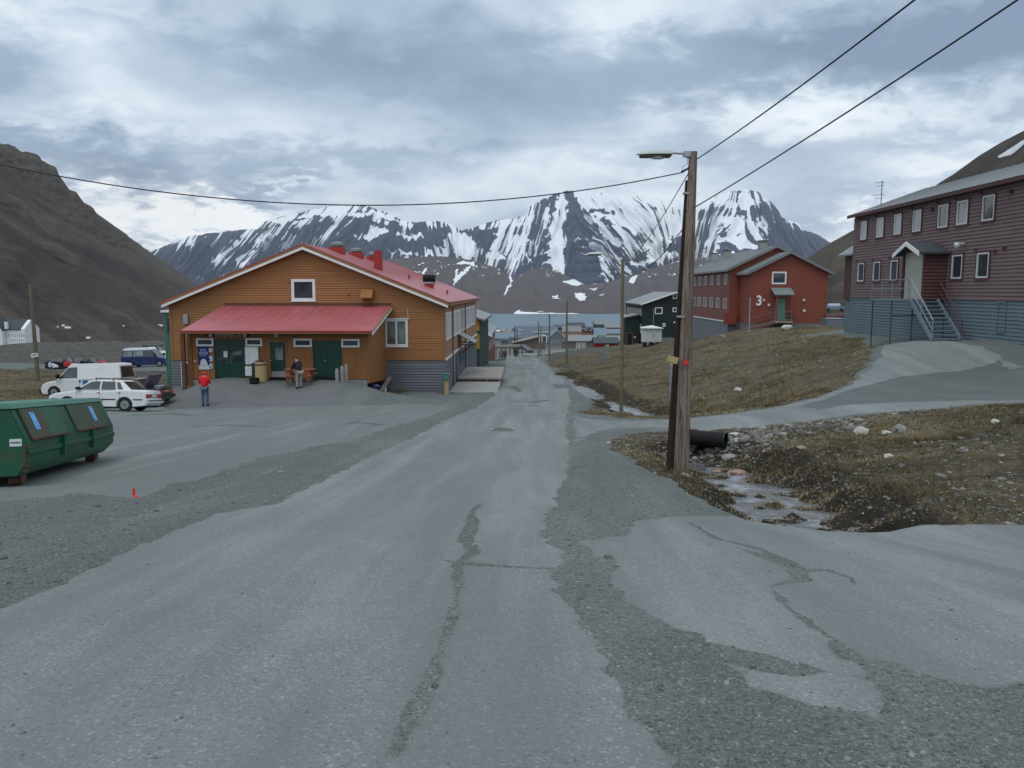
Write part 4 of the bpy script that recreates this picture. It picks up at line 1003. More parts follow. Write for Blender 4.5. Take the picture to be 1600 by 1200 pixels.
    zg = lambda u: -6.75-.045*u*1.0
    sd_.vboards(MB(), 0, LS_, lambda u: -6.5-.055*u-1.0, zb-.05, .22, [(7.2, 8.3, -8.5, -4.4)], th=.02).build('side_foundation', MT['greyboard'], t, kind='stuff', label='grey upright foundation boards of the road side')
    sd_.block(MB(), -.02, LS_+.02, zb-.05, zb+.07, .001, .09).build('water_board', MT['white'], t)
    sd_.block(MB(), .0, LS_, -6.9, -6.28, .001, .05)
    for a, b, n in groups:
        w = (b-a)/n
        for i in range(n):
            sd_.window(t, a+i*w+.04, a+(i+1)*w-.04, zb_, zt_, fw=.11, mull=(.5,) if n < 4 else (), pane='curtain' if (i*7+n) % 3 else 'glass2', sill=False, d=.05)
    for px in (704.9, 724.6):
        u = yy(px); MB().tube([sd_.p(u, ze-.3, .12), sd_.p(u, zb, .12), sd_.p(u, -6.3, .12)], .045, 8).build('downpipe', MT['darktrim'], t)
    sd_.window(t, 4.6, 5.3, -5.4, -4.0, fw=.12, name='foundation_window', label='narrow white window in the foundation', sill=False)
    sd_.block(MB(), 7.25, 8.25, -6.75, -4.45, .001, .03).build('dark_door', MT['darkmetal'], t)
    for u in (10.5, 13, 15.5, 18.5, 21.5, 24.5): sd_.window(t, u, u+.9, -5.6, -4.5, fw=.08, frame='greyboard', name='foundation_window', sill=False)
    # small canopy with brackets over the side door
    o = MB().prism([sd_.p(8.7, -3.05, .03), sd_.p(8.7, -3.12, .03), sd_.p(8.7, -3.78, 1.25), sd_.p(8.7, -3.70, 1.25)], (0, 3.2, 0)).build('side_canopy', MT['greyroof'], t)
    for u in (8.8, 11.8):
        MB().bar(sd_.p(u, -3.85, .03), sd_.p(u, -3.85, 1.2), .08, .08).bar(sd_.p(u, -4.6, .05), sd_.p(u, -3.9, 1.0), .07, .07).build('canopy_bracket', MT['darktrim'], o)
    sd_.block(MB(), 16.5, 19.5, -7.45, -6.95, .03, 1.0).build('side_steps', MT['darktrim'], t)
    sd_.block(MB(), 22, 26, -3.05+1.6, -.85, .03, .05)
    # lean-to with the entrances
    YF = 43.6; ex0, ex1 = XP(300, YF), XP(572.5, YF); zt = ZP(520, YF); zd = ZP(593, YF); zlow = -6.3
    zback = ZP(479, 49)
    MB().prism([(ex0, YF, zd+.1), (ex1, YF, zd+.1), (ex1, YF, zt), (ex0, YF, zt)], (0, Y0-YF-.04, 0)).build('entrance_wing', MT['orange_v'], t)
    ewl = Wall((ex0, YF), (1, 0, 0), (0, -1, 0)); EL = ex1-ex0
    U = lambda px: XP(px, YF)-ex0
    Zp = lambda py: ZP(py, YF)
    MB().prism([(ex1, YF, zd-.2), (ex1, YF, zt), (ex1, Y0-.04, zback-.1), (ex1, Y0-.04, ZP(597, 47.5))], (.10, 0, 0)).build('wing_side_wall', MT['orange_v'], t)
    MB().prism([(ex0, YF, zd-.6), (ex0, YF, zt), (ex0, Y0-.04, zback-.1), (ex0, Y0-.04, -5.4)], (-.10, 0, 0)).build('wing_side_wall', MT['orange_v'], t)
    wins = [(U(307), U(334), Zp(541), Zp(528.5)), (U(384), U(410), Zp(541), Zp(528.5)), (U(459), U(487.5), Zp(542), Zp(529)), (U(533.5), U(562), Zp(542.5), Zp(529.5))]
    doors = [(U(335.5), U(380.5), Zp(592), Zp(532)), (U(421), U(446.5), Zp(592), Zp(533.5)), (U(490), U(532.5), Zp(592), Zp(534))]
    ewl.vboards(MB(), 0, EL, zd+.03, zt-.02, .155, wins+doors, th=.035).build('upright_boards', MT['orange_v'], t, kind='stuff', label='ochre upright boards of the entrance wing')
    ewl.block(MB(), 0, EL, Zp(527.8), Zp(526.6), .037, .06).build('lintel_board', MT['trimbrown'], t)
    for w in wins: ewl.window(t, *w, fw=.10, sill=False, d=.09, label='low slit window in white frame')
    # plinths
    pl = MB(); ewl.block(pl, U(530), EL, zlow, zd-.02, .0, .02); ewl.block(pl, -.05, U(336), zlow, zd-.02, .0, .02); pl.build('plinth', MT['concrete'], t)
    MB().box(ex0+.3, YF+.02, zlow, ex1-.1, YF+.5, zd+.09).build('plinth_core', MT['concrete'], t)
    for i, dd in enumerate(doors):
        u0, u1, z0, z1 = dd
        f = MB(); ewl.block(f, u0-.06, u0+.02, z0, z1+.06, .001, .06); ewl.block(f, u1-.02, u1+.06, z0, z1+.06, .001, .06); ewl.block(f, u0+.02, u1-.02, z1-.02, z1+.06, .001, .06)
        fo = f.build('door_frame', MT['greendoor' if i != 1 else 'trimbrown'], t)
        ns = 1 if i == 1 else 2; w = (u1-u0-.04)/ns
        for k in range(ns):
            a = u0+.025+k*w; b = a+w-.012
            lf = ewl.block(MB(), a, b, z0+.09, z1-.03, .002, .035)
            lo = lf.build('door_leaf', MT['greendoor'], t, .006, label=['glazed dark green entrance door leaf', 'dark green single door', 'plain dark green double door leaf'][i])
            if i == 0: ewl.block(MB(), a+.12, b-.08, z0+.95, z1-.32, .036, .045).build('door_glass', MT['glass'], lo)
            if i == 1: ewl.block(MB(), a+.3, b-.15, z0+1.05, z1-.35, .036, .045).build('door_glass', MT['glass2'], lo); ewl.block(MB(), a+.03, b-.03, z0+.1, z0+.42, .036, .042).build('kick_plate', MT['galv'], lo)
            if i == 0: MB().tube([ewl.p(b-.08 if k == 0 else a+.08, z0+.85, .05), ewl.p(b-.08 if k == 0 else a+.08, z0+.85, .1), ewl.p(b-.08 if k == 0 else a+.08, z0+1.2, .1), ewl.p(b-.08 if k == 0 else a+.08, z0+1.2, .05)], .014, 6).build('door_handle', MT['galv'], lo)
            if i == 2 and k == 0: MB().tube([ewl.p(b-.05, z0+1.02, .04), ewl.p(b-.05, z0+1.02, .09), ewl.p(b-.2, z0+1.02, .09)], .013, 6).build('door_handle', MT['galv'], lo)
            if i == 1: MB().ball(ewl.p(a+.08, z0+1.02, .06), .035).build('door_handle', MT['galv'], lo)
        ewl.block(MB(), u0-.02, u1+.02, z0-.06, z0+.08, .0, .12).build('threshold', MT['black'], t)
    a = ewl.p(U(352), Zp(549), .05); bx(a.x-.11, a.y-.01, a.z-.33, a.x+.11, a.y, a.z).build('door_notice', MT['paper'], t)
    # sign above the entrance
    so = ewl.block(MB(), U(323), U(391), Zp(526.3), Zp(520.9), .037, .07).build('name_sign', MT['signmar'], t, label='maroon sign board reading RESEPSJON')
    me = fromtext('RESEPSJON', .24, .006, .005, 1.12); me.materials.append(MT['signlet']); q = ewl.p(U(357.5), Zp(525.5), .078)
    me.transform(Matrix.Diagonal((1.12, 1, 1, 1))); link('sign_lettering', me, so, q-worldloc(so))
    for px in (330.5, 383.5, 432.5):
        q = ewl.p(U(px), Zp(523.8), .04); MB().tube([q, q+Vector((0, -.09, 0))], .10, 14).build('entrance_lamp', MT['lampglass'], t, .01)
    for px in (405, 458): ewl.block(MB(), U(px)-.04, U(px)+.04, Zp(527), Zp(521), .037, .14).build('soffit_bracket', MT['trimbrown'], t)
    # canopy roof of the wing
    fx0, fx1, yF = XP(284, 42.7), XP(581.5, 42.7), 42.7; zf0 = ZP(517.5, 42.7); zk = ZP(478, 49)
    rb0 = XP(343, 49)
    MB().prism([(fx0, yF, zf0-.02), (fx0, Y0-.04, zk-.02), (fx0, Y0-.04, zk-.10), (fx0, yF, zf0-.10)], (fx1-fx0, 0, 0)).build('wing_roof_deck', MT['trimbrown'], t)
    rr = MB().prism([(fx0-.03, yF-.05, zf0), (fx0-.03, Y0-.04, zk), (fx0-.03, Y0-.04, zk+.03), (fx0-.03, yF-.05, zf0+.03)], (fx1-fx0+.06, 0, 0))
    k = fx0+.2
    while k < fx1: rr.bar((k, yF, zf0+.033), (k, Y0-.1, zk+.033), .02, .008); k += .62
    rr.build('wing_roof', MT['redroof'], t, label='red metal roof over the entrances')
    MB().box(fx0-.03, yF-.09, zf0-.13, fx1+.03, yF-.045, zf0+.0).build('wing_fascia', MT['trimbrown'], t); MB().box(fx0-.03, yF-.12, zf0-.04, fx1+.03, yF-.094, zf0+.028).build('wing_drip', MT['redpaint'], t)
    for x, mt in ((fx0-.035, 'trimbrown'), (fx1+.035, 'white')):
        s = 1 if x > 0 or mt == 'white' else -1
        MB().prism([(x, yF-.09, zf0-.02), (x, Y0-.06, zk-.02), (x, Y0-.06, zk-.2), (x, yF-.09, zf0-.2)], (.03*s, 0, 0)).build('wing_verge', MT[mt], t)
        if mt == 'white': MB().prism([(x+.001, yF-.09, zf0+.06), (x+.001, Y0-.06, zk+.06), (x+.001, Y0-.06, zk-.018), (x+.001, yF-.09, zf0-.018)], (.04, 0, 0)).build('wing_verge', MT['trimbrown'], t)
    fr.block(MB(), fx0-X0-.0, fx1-X0, zk+.03, zk+.16, .001, .12).build('flashing_board', MT['darktrim'], t)
    MB().box(ex0-.42, YF-.55, zd-.8, ex0-.22, YF-.35, zf0-.16).build('corner_post', MT['darktrim'], t)
    # ladder-like rail by the left corner post
    mb = MB(); q = XP(297, YF-.1)
    for i in range(14): mb.box(q-.14, YF-.16, zd-.2+i*.2, q+.02, YF-.1, zd-.1+i*.2)
    mb.box(q-.2, YF-.10, zd-.9, q+.06, YF-.03, zt-.05).build('slatted_post', MT['trimbrown'], t)
    # notices and poster
    a = P(311.5, 577, YF); b = P(326.5, 541.5, YF)
    po = bx(a.x, YF-.062, a.z, b.x, YF-.037, b.z).build('poster', MT['signblue'], t, label='blue poster with a white polar bear and pale lettering')
    bx(a.x+.002, YF-.066, a.z, b.x-.002, YF-.0625, a.z+.22).build('poster_snow', MT['paper'], po)
    bear = [(-.19,.12),(-.20,.36),(-.15,.50),(-.03,.59),(.08,.56),(.16,.44),(.20,.28),(.20,.14),(.15,.12),(.13,.22),(.07,.26),(.03,.12),(-.03,.12),(-.03,.26),(-.10,.27),(-.11,.12)]
    MB().prism([((a.x+b.x)/2+x, YF-.069, a.z+z*1.0) for x, z in bear], (0, -.003, 0)).build('poster_bear', MT['paper'], po)
    for txt, z, s in (('SPITS-', .99, .155), ('BERGEN', .83, .155)):
        me = fromtext(txt, s, .002, .001, 1.0); me.materials.append(MT['paleprint']); me.transform(Matrix.Diagonal((.82, 1, 1.25, 1)))
        link('poster_lettering', me, po, Vector(((a.x+b.x)/2, YF-.066, a.z+z))-worldloc(po))
    mb = MB()
    for i in range(9): mb.box(a.x+.09+i*.04, YF-.066, a.z+.74, a.x+.115+i*.04, YF-.0625, a.z+.765)
    mb.build('poster_print', MT['paleprint'], po)
    for (x0, y0, x1, y1, mt) in ((327, 550, 332, 544.5, 'paper'), (326, 564, 332, 556, 'paper'), (327, 576, 332, 568, 'paleprint')):
        a = P(x0, y0, YF); b = P(x1, y1, YF); o = bx(a.x, YF-.05, a.z, b.x, YF-.037, b.z).build('notice', MT[mt], t)
        bx(a.x+.04, YF-.054, a.z+.05, a.x+.12, YF-.0505, (a.z+b.z)/2).build('notice_print', MT['ink'], o)
    a = P(304.5, 565, YF); bx(a.x-.02, YF-.09, a.z, a.x+.08, YF-.037, a.z+.07).build('wall_switch', MT['white'], t, .01)
    a = P(288.5, 506, 49); b = P(295, 491, 49); o = bx(a.x, Y0-.2, a.z, b.x, Y0-.06, b.z).build('junction_box', MT['galv'], t, .01)
    # white boards beside the entrance
    a = P(384.5, 569, YF); b = P(404, 542, YF); bx(a.x, YF-.12, a.z, b.x, YF-.037, b.z).build('white_panel', MT['white'], t, .01, label='tall white board beside the entrance')
    a = P(384.5, 587, YF); b = P(395.5, 572, YF); bx(a.x, YF-.12, a.z, b.x, YF-.037, b.z).build('white_panel', MT['white'], t, .01, label='small white board low beside the entrance')
    # side steps stringer at the wing's right foot
    MB().bar((ex1+.25, 46.2, -5.9), (X1-3.4, 48.8, -5.25), .25, .08).build('ramp_beam', MT['woodgrey'], t)
    return t
ochre_building()

# ------------------------------------------------ long maroon barracks on the right
def barracks(XW, Y0, Y1, zg, zb, ze, hw, zr, name, label, main, side, found, roof, cat='building'):
    """gabled block whose long wall faces the street at x = XW"""
    t = thing(name, label, cat, (XW+hw, (Y0+Y1)/2, zg))
    xr = XW+hw; xe = XW+2*hw
    MB().prism([(XW+.02, Y0, zg-1.5), (xe, Y0, zg-1.5), (xe, Y0, ze), (xr, Y0, zr), (XW+.02, Y0, ze)], (0, Y1-Y0, 0)).build('wall', MT[side], t)
    return t
def maroon_barracks():
    PC[:] = [1400, 430]
    XW = P(1330, 450, 52).x; Y0, Y1 = 22.0, 52.0; zb = P(1330, 464, 52).z; ze = P(1330, 338, 52).z; hw = 4.15; zr = P(1427, 297.5, 52).z-.1; zg = -2.6
    t = barracks(XW, Y0, Y1, zg, zb, ze, hw, zr, 'maroon_barracks', 'long maroon boarded barracks with blue foundation and grey roof at the right edge', None, 'maroon', None, None)
    w = Wall((XW, Y1), (0, -1, 0), (-1, 0, 0)); L = Y1-Y0
    def u(px, z=1.):
        lo, hi = 20., 60.
        for _ in range(30):
            m = (lo+hi)/2
            if proj(np.array([XW, m, z]))[0] > px: lo = m
            else: hi = m
        return Y1-(lo+hi)/2
    up = [(1342.5, 1352), (1367, 1378), (1394, 1405.5), (1423, 1436), (1462, 1477.5), (1491, 1508), (1530, 1549), (1640, 1662), (1700, 1724)]
    dn = [(1341, 1351), (1365, 1376), (1392, 1403.5), (1488, 1504.5), (1527, 1546), (1640, 1662), (1700, 1724)]
    zu = (P(1538, 350, 1).z, 0)
    zu1, zu0 = P(1350, 347.5, 52*0+F*0+51.3).z, P(1350, 376, 51.3).z
    zd1, zd0 = P(1350, 411.5, 51.3).z, P(1350, 440, 51.3).z
    wins = [(u(a), u(b), zu0, zu1, k) for k, (a, b) in enumerate(up)]+[(u(a), u(b), zd0, zd1, 20+k) for k, (a, b) in enumerate(dn)]
    w.clap(MB(), zb, ze-.12, .165, lambda z: (0, L), [x[:4] for x in wins], th=.03).build('siding', MT['maroon'], t, kind='stuff', label='maroon weatherboards of the long wall')
    w.clap(MB(), zg-.6, zb-.04, .165, lambda z: (0, L), th=.03).build('foundation', MT['greyblue'], t, kind='stuff', label='blue foundation boards under the maroon wall')
    w.block(MB(), 0, L, zb-.04, zb+.03, .001, .07).build('water_board', MT['maroon'], t)
    for a, b, c, d, k in wins:
        o = w.window(t, a, b, c, d, fw=.075, frame='shedwhite', pane='curtain' if k in (0, 1, 2) else ('glass2' if k in (3, 5) else 'glass'), sill=False, d=.06)
        f = MB(); w.block(f, a-.09, b+.09, d+.002, d+.09, .031, .07); w.block(f, a-.09, b+.09, c-.09, c-.002, .031, .07); w.block(f, a-.09, a-.002, c, d, .031, .065); w.block(f, b+.002, b+.09, c, d, .031, .065)
        f.build('casing', MT['maroon2'], o)
        w.block(MB(), a-.22, a-.12, d+.12, d+.22, .03, .12).build('air_vent', MT['maroon2'], t)
    for px, py in ((1453, 327), (1574, 299), (1570, 388), (1555, 393)):
        uu = u(px); zz = P(px, py, Y1-uu).z; w.block(MB(), uu-.06, uu+.06, zz-.08, zz+.08, .03, .16).build('air_vent', MT['maroon2'], t)
    uu = u(1505); zz = P(1505, 381, Y1-uu).z; q = w.p(uu, zz, .03); MB().tube([q, q+Vector((-.25, 0, .02)), q+Vector((-.3, 0, -.05)), q+Vector((-.42, 0, -.12))], [.05, .05, .16, .12], 12).build('wall_lamp', MT['lampglass'], t, smooth=True)
    # roof
    ov = .35; sl = (zr-ze)/hw
    for s in (-1, 1):
        xe_ = XW+hw+s*(hw+ov); zz = ze-ov*sl
        MB().prism([(XW+hw, Y0-.3, zr), (xe_, Y0-.3, zz), (xe_, Y0-.3, zz+.14), (XW+hw, Y0-.3, zr+.14)], (0, Y1-Y0+.55, 0)).build('roof_deck', MT['maroon2'], t)
        rb = MB().prism([(XW+hw, Y0-.3, zr+.143), (xe_-.03*1, Y0-.3, zz+.143), (xe_-.03, Y0-.3, zz+.17), (XW+hw, Y0-.3, zr+.17)], (0, Y1-Y0+.58, 0))
        k = Y0
        while k < Y1: rb.bar((XW+hw, k, zr+.18), (xe_, k, zz+.18), .03, .03); k += .7
        rb.build('roof', MT['greyroof'], t)
    w.block(MB(), -.25, L+.3, ze-ov*sl-.02, ze-ov*sl+.16, ov+.0, ov+.03).build('eave_board', MT['maroon2'], t)
    x0 = XP(1323, 54.2); MB().prism([(x0, 52.4, zb-.2), (XW+3, 52.4, zb-.2), (XW+3, 52.4, ZP(392, 54)+1.4), (x0, 52.4, ZP(397, 54))], (0, 2.2, 0)).build('end_porch', MT['maroon2'], t)
    MB().prism([(x0-.45, 52.35, ZP(401, 54)), (XW+3, 52.35, ZP(392, 54)+1.55), (XW+3, 52.35, ZP(392, 54)+1.67), (x0-.45, 52.35, ZP(401, 54)+.12)], (0, 2.4, 0)).build('end_porch_roof', MT['greyroof'], t)
    MB().box(x0+.1, 52.5, zg-.8, XW+3, 54.5, zb-.2).build('end_porch_base', MT['greyblue'], t)
    # antenna on the far end
    q = P(1377, 310, 51.0); mb = MB().tube([(q.x, 51, q.z-1.3), (q.x, 51, q.z+1.1)], .025, 6)
    for z, l in ((.95, .45), (.75, .35), (.2, .5), (.0, .4)): mb.bar((q.x-l, 51, q.z+z), (q.x+l*.4, 51, q.z+z+.02), .025, .025)
    mb.build('antenna', MT['darkmetal'], t)
    # porch with cream door
    Ya, Yb = 40.3, 42.6; Xp = P(1443, 420, Ya).x; zt = P(1443, 392, Ya).z; zc = P(1429, 381, 41.4).z; ym = (Ya+Yb)/2
    po = MB().box(Xp+.2, Ya+.13, zt-.05, XW-.035, Yb-.13, zt+.03).build('porch', MT['maroon2'], t, label='small gabled porch with a cream door')
    for ya_, yb2 in ((Ya, Ya+.12), (Yb-.12, Yb)): MB().box(Xp, ya_, zb-.05, XW-.035, yb2, zt).build('porch_wall', MT['maroon2'], po)
    pw = Wall((Xp, Ya), (1, 0, 0), (0, -1, 0)); pw.clap(MB(), zb-.05, zt, .165, lambda z: (0, XW-Xp-.036)).build('porch_siding', MT['maroon2'], po, kind='stuff')
    MB().box(Xp+.1, Ya+.13, zb-.05, Xp+.16, Yb-.13, zt+.02).build('porch_door', MT['cream'], po, .01)
    MB().prism([(Xp+.05, Ya, zt), (Xp+.05, Yb, zt), (Xp+.05, ym, zc-.1)], (XW-Xp-.09, 0, 0)).build('porch_gable', MT['redbrown'], po)
    for s in (-1, 1):
        ye = ym+s*(ym-Ya+.28); zl = zt-.16
        MB().prism([(Xp-.38, ym, zc), (Xp-.38, ye, zl), (Xp-.38, ye, zl+.10), (Xp-.38, ym, zc+.11)], (XW-Xp+.34, 0, 0)).build('porch_roof', MT['darkroof'], po)
        MB().prism([(Xp-.42, ym, zc+.12), (Xp-.42, ye, zl+.12), (Xp-.42, ye, zl-.10), (Xp-.42, ym, zc-.10)], (.035, 0, 0)).build('porch_verge', MT['white'], po)
    # landing, stairs, rails
    zl = zb-.02; xs0, xs1 = 18.75, 20.0; yt, yb_ = 40.1, 37.7; zbot = gz(19.4, 37.5)
    st = MB().box(17.9, 40.1, zl-.08, Xp-.01, 42.6, zl).build('landing', MT['bluegrey'], t)
    n = 10
    for i in range(n):
        k = (i+.5)/n; y = yt+(yb_-yt)*k; z = zl+(zbot-zl)*(i+1)/n+.08; sh = .9*k
        MB().box(xs0+.1-.0, y-.13, z-.04, xs1+.1, y+.13, z).build('stair_tread', MT['bluegrey'], t)
    for x in (xs0+.06, xs1+.14): MB().bar((x, yt, zl-.05), (x, yb_, zbot+.05), .05, .22).build('stair_stringer', MT['bluegrey'], t)
    for x, mt in ((xs0+.06, 'galv'), (xs1+.14, 'maroon2')):
        mb = MB().tube([(x, yt, zl+.95), (x, yb_, zbot+.95)], .03, 6).tube([(x, yt, zl+.5), (x, yb_, zbot+.5)], .02, 6)
        for k in (0, .5, 1): mb.tube([(x, yt+(yb_-yt)*k, zl+(zbot-zl)*k), (x, yt+(yb_-yt)*k, zl+(zbot-zl)*k+.95)], .022, 6)
        mb.build('stair_rail', MT[mt], t)
    mb = MB().tube([(17.95, 42.5, zl+.95), (17.95, 40.15, zl+.95), (xs0, 40.15, zl+.95)], .028, 6).tube([(17.95, 42.5, zl+.5), (17.95, 40.15, zl+.5), (xs0, 40.15, zl+.5)], .02, 6)
    for p_ in ((17.95, 42.5), (17.95, 41.3), (17.95, 40.15), (xs0, 40.15)): mb.tube([(*p_, zl), (*p_, zl+.95)], .022, 6)
    mb.build('landing_rail', MT['bluegrey'], t)
    for p_ in ((17.98, 40.2), (19.0, 40.2), (17.98, 42.4), (20.6, 40.25)): MB().tube([(*p_, gz(*p_)-.1), (*p_, zl-.08)], .032, 6).build('landing_post', MT['darkmetal'], t)
    MB().bar((17.98, 40.2, -1.2), (20.6, 40.25, -1.2), .05, .06).build('landing_brace', MT['darkmetal'], t)
    # hatch in the foundation
    a, b = u(1564), u(1578); f = MB(); zz0, zz1 = -1.75, -.5
    w.block(f, a, a+.07, zz0, zz1, .03, .06); w.block(f, b-.07, b, zz0, zz1, .03, .06); w.block(f, a, b, zz1, zz1+.07, .03, .06); w.block(f, a, b, zz0-.07, zz0, .03, .06); f.build('foundation_hatch', MT['greyblue'], t)
maroon_barracks()

# ------------------------------------------------ red-brown house number 3
def red_house():
    PC[:] = [1200, 460]
    Y0 = 80.0; Ym = 83.8; Y1 = 106.0
    xl, xr_ = XP(1171, Y0), XP(1292, Y0); xc = (xl+xr_)/2; zr = ZP(394, Y0)-.12; ze = ZP(426, Y0); zb = ZP(505, Y0); zf = -6.5
    t = thing('red_house', 'brick red boarded two storey house with a white number 3 and grey roof', 'building', (xc+1, 90, -4))
    fw_ = Wall((xl, Y0), (1, 0, 0), (0, -1, 0)); L = xr_-xl; hw = L/2
    MB().prism([(xl, Y0, zf), (xr_, Y0, zf), (xr_, Y0, ze), (xc, Y0, zr), (xl, Y0, ze)], (0, 10, 0)).build('front_wing', MT['redbrown2'], t)
    X2 = XP(1139, Ym); xm = XP(1210, Ym); zr2 = ZP(385, Ym)-.1; ze2 = ZP(421, Ym); hw2 = xm-X2
    MB().prism([(X2, Ym, zf-.5), (X2+2*hw2, Ym, zf-.5), (X2+2*hw2, Ym, ze2), (xm, Ym, zr2), (X2, Ym, ze2)], (0, Y1-Ym, 0)).build('main_block', MT['redbrown2'], t)
    def sl1(z):
        if z < ze: return (0, L)
        k = (z-ze)/(zr-ze)*hw; return (k, L-k) if L-2*k > .1 else None
    win = (XP(1205, Y0)-xl, XP(1227.5, Y0)-xl, ZP(444, Y0), ZP(424.5, Y0))
    fw_.clap(MB(), zb, zr, .16, sl1, [win], th=.03).build('siding', MT['redbrown'], t, kind='stuff', label='red weatherboards of the gable front')
    fw_.clap(MB(), zf+2.5, zb-.03, .16, lambda z: (0, L), th=.03).build('foundation', MT['greyboard'], t, kind='stuff')
    fw_.window(t, *win, fw=.14, label='wide gable window in pale frame', sill=False)
    m2 = Wall((X2, Ym), (1, 0, 0), (0, -1, 0))
    def sl2(z):
        if z < ze2: return (0, xl-X2+3)
        k = (z-ze2)/(zr2-ze2)*hw2; return (k, 2*hw2-k) if 2*hw2-2*k > .1 else None
    m2.clap(MB(), zb, zr2, .16, sl2, th=.03).build('siding', MT['redbrown'], t, kind='stuff')
    m2.clap(MB(), zf, zb-.03, .16, lambda z: (0, xl-X2+.2), th=.03).build('foundation', MT['greyboard'], t, kind='stuff')
    sw = Wall((xl, Y0), (0, 1, 0), (-1, 0, 0)); sw.clap(MB(), zb, ze, .16, lambda z: (0, Ym-Y0), th=.025).build('siding', MT['redbrown'], t, kind='stuff')
    sw.clap(MB(), zf+1.5, zb-.03, .16, lambda z: (0, Ym-Y0), th=.025).build('foundation', MT['greyboard'], t, kind='stuff')
    mw = Wall((X2, Ym), (0, 1, 0), (-1, 0, 0)); Lm = Y1-Ym
    def uu(px):
        lo, hi = Ym, 130.
        for _ in range(30):
            m = (lo+hi)/2
            if proj(np.array([X2, m, 0.]))[0] > px: lo = m
            else: hi = m
        return (lo+hi)/2-Ym
    W2 = []
    for px in (1133.3, 1122.2, 1112, 1102, 1093, 1084.5, 1077):
        a, b = uu(px+2.6), uu(px-2.0)
        W2.append((a, b, P(px, 446, Ym+a).z if 0 else -.2, 1.32)); W2.append((a, b, -2.2+.0, -.95+.25))
    zA, zB, zC, zD = P(1133, 444.5, Ym+1.3).z, P(1133, 428.5, Ym+1.3).z, P(1133, 482, Ym+1.3).z, P(1133, 466, Ym+1.3).z
    W2 = [(a, b, zA, zB) if i % 2 == 0 else (a, b, zC, zD) for i, (a, b, _, _) in enumerate(W2)]
    mw.clap(MB(), zb, ze2, .16, lambda z: (0, Lm), W2, th=.025).build('siding', MT['redbrown2'], t, kind='stuff', label='faded red weatherboards of the street side')
    mw.clap(MB(), zf-.5, zb-.06, .16, lambda z: (0, Lm), th=.025).build('foundation', MT['greyboard'], t, kind='stuff')
    mw.block(MB(), 0, Lm, zb-.06, zb+.05, .001, .08).build('water_board', MT['white'], t)
    for q in W2: mw.window(t, *q, fw=.06, pane='glass2', frame='shedwhite', sill=False, d=.05)
    # porch box at the inner corner
    MB().box(X2-.5, Ym-.5, zb-.25, X2+.75, Ym-.04, zb+.95).build('corner_box', MT['redbrown'], t)
    # roofs
    def roof(xc, hw, zr, ze, y0, y1, nm):
        sl = (zr-ze)/hw; ov = .45
        for s in (-1, 1):
            xe = xc+s*(hw+ov); zz = ze-ov*sl
            r = MB().prism([(xc, y0, zr), (xe, y0, zz), (xe, y0, zz+.2), (xc, y0, zr+.2)], (0, y1-y0, 0))
            k = y0+.4
            while k < y1: r.bar((xc, k, zr+.21), (xe, k, zz+.21), .03, .03); k += .8
            r.build('roof', MT['greyroof'], t)
            MB().prism([(xc, y0-.05, zr-.04), (xe, y0-.05, zz-.04), (xe, y0-.05, zz+.24), (xc, y0-.05, zr+.24)], (0, .045, 0)).build('verge_board', MT['greyroof'], t)
    roof(xc, hw, zr, ze, Y0-.4, Y0+10, 'a'); roof(xm, hw2, zr2, ze2, Ym-.4, Y1+.3, 'b')
    for px, Y, w_, h_, mt in ((1191, 88, .8, .75, 'woodbrown'), (1136.5, 99, .8, .8, 'woodbrown'), (1117, 103, .8, .9, 'galv')):
        q = P(px, 400, Y); z = zr2-(abs(q.x-xm)/hw2)*(zr2-ze2); o = bx(q.x-w_/2, Y-w_/2, z-.1, q.x+w_/2, Y+w_/2, z+.2+h_).build('chimney', MT['concrete' if mt != 'galv' else 'galv'], t, .02)
        bx(q.x-w_*.6, Y-w_*.6, z+.2+h_, q.x+w_*.6, Y+w_*.6, z+.3+h_).build('chimney_cap', MT['darkmetal'], o)
    # entrance
    a, b = XP(1212, Y0), XP(1227.5, Y0); zd0, zd1 = ZP(500.5, Y0), ZP(466, Y0)
    o = bx(a, Y0-.07, zd0, b, Y0-.035, zd1).build('door', MT['mint'], t, .01); MB().ball((a+.1, Y0-.1, zd0+1), .04).build('door_handle', MT['galv'], o)
    cx0, cx1 = XP(1207, Y0-.7), XP(1238.5, Y0-.7); cz = ZP(461.5, Y0)
    o = MB().prism([(cx0, Y0-.04, cz+.62), (cx0, Y0-1.4, cz+.02), (cx0, Y0-1.4, cz+.12), (cx0, Y0-.04, cz+.74)], (cx1-cx0, 0, 0)).build('porch_roof', MT['greygreenroof'], t)
    MB().box(cx0+.1, Y0-1.3, cz-.12, cx1-.1, Y0-1.2, cz+.02).build('porch_beam', MT['redbrown'], o)
    for x in (cx0+.25, cx1-.3): MB().box(x, Y0-1.3, zb-.1, x+.14, Y0-1.17, cz-.12).build('porch_post', MT['redbrown'], t)
    MB().box(cx0+.1, Y0-1.4, zd0-.2, cx1-.1, Y0-.04, zd0-.02).build('porch_floor', MT['woodgrey'], t)
    mb = MB()
    for z in (.15, .45, .95): mb.bar((cx0+.3, Y0-1.3, zd0+z), (cx1-.2, Y0-1.3, zd0+z), .04, .05)
    mb.build('porch_rail', MT['greyroof'], t)
    bx(XP(1229, Y0), Y0-1.25, zd0, XP(1234, Y0), Y0-.6, zd0+.65).build('green_bin', MT['greendoor'], t, .02)
    # steps down to the left
    xa, za = cx0+.1, zd0-.1; xb = XP(1166, Y0-.8); zb2 = gz(xb, Y0-.8)+.05
    for i in range(9):
        k = (i+.5)/9; x = xa+(xb-xa)*k; z = za+(zb2-za)*k; MB().box(x-.22, Y0-1.35, z-.04, x+.22, Y0-.35, z).build('stair_tread', MT['woodgrey'], t)
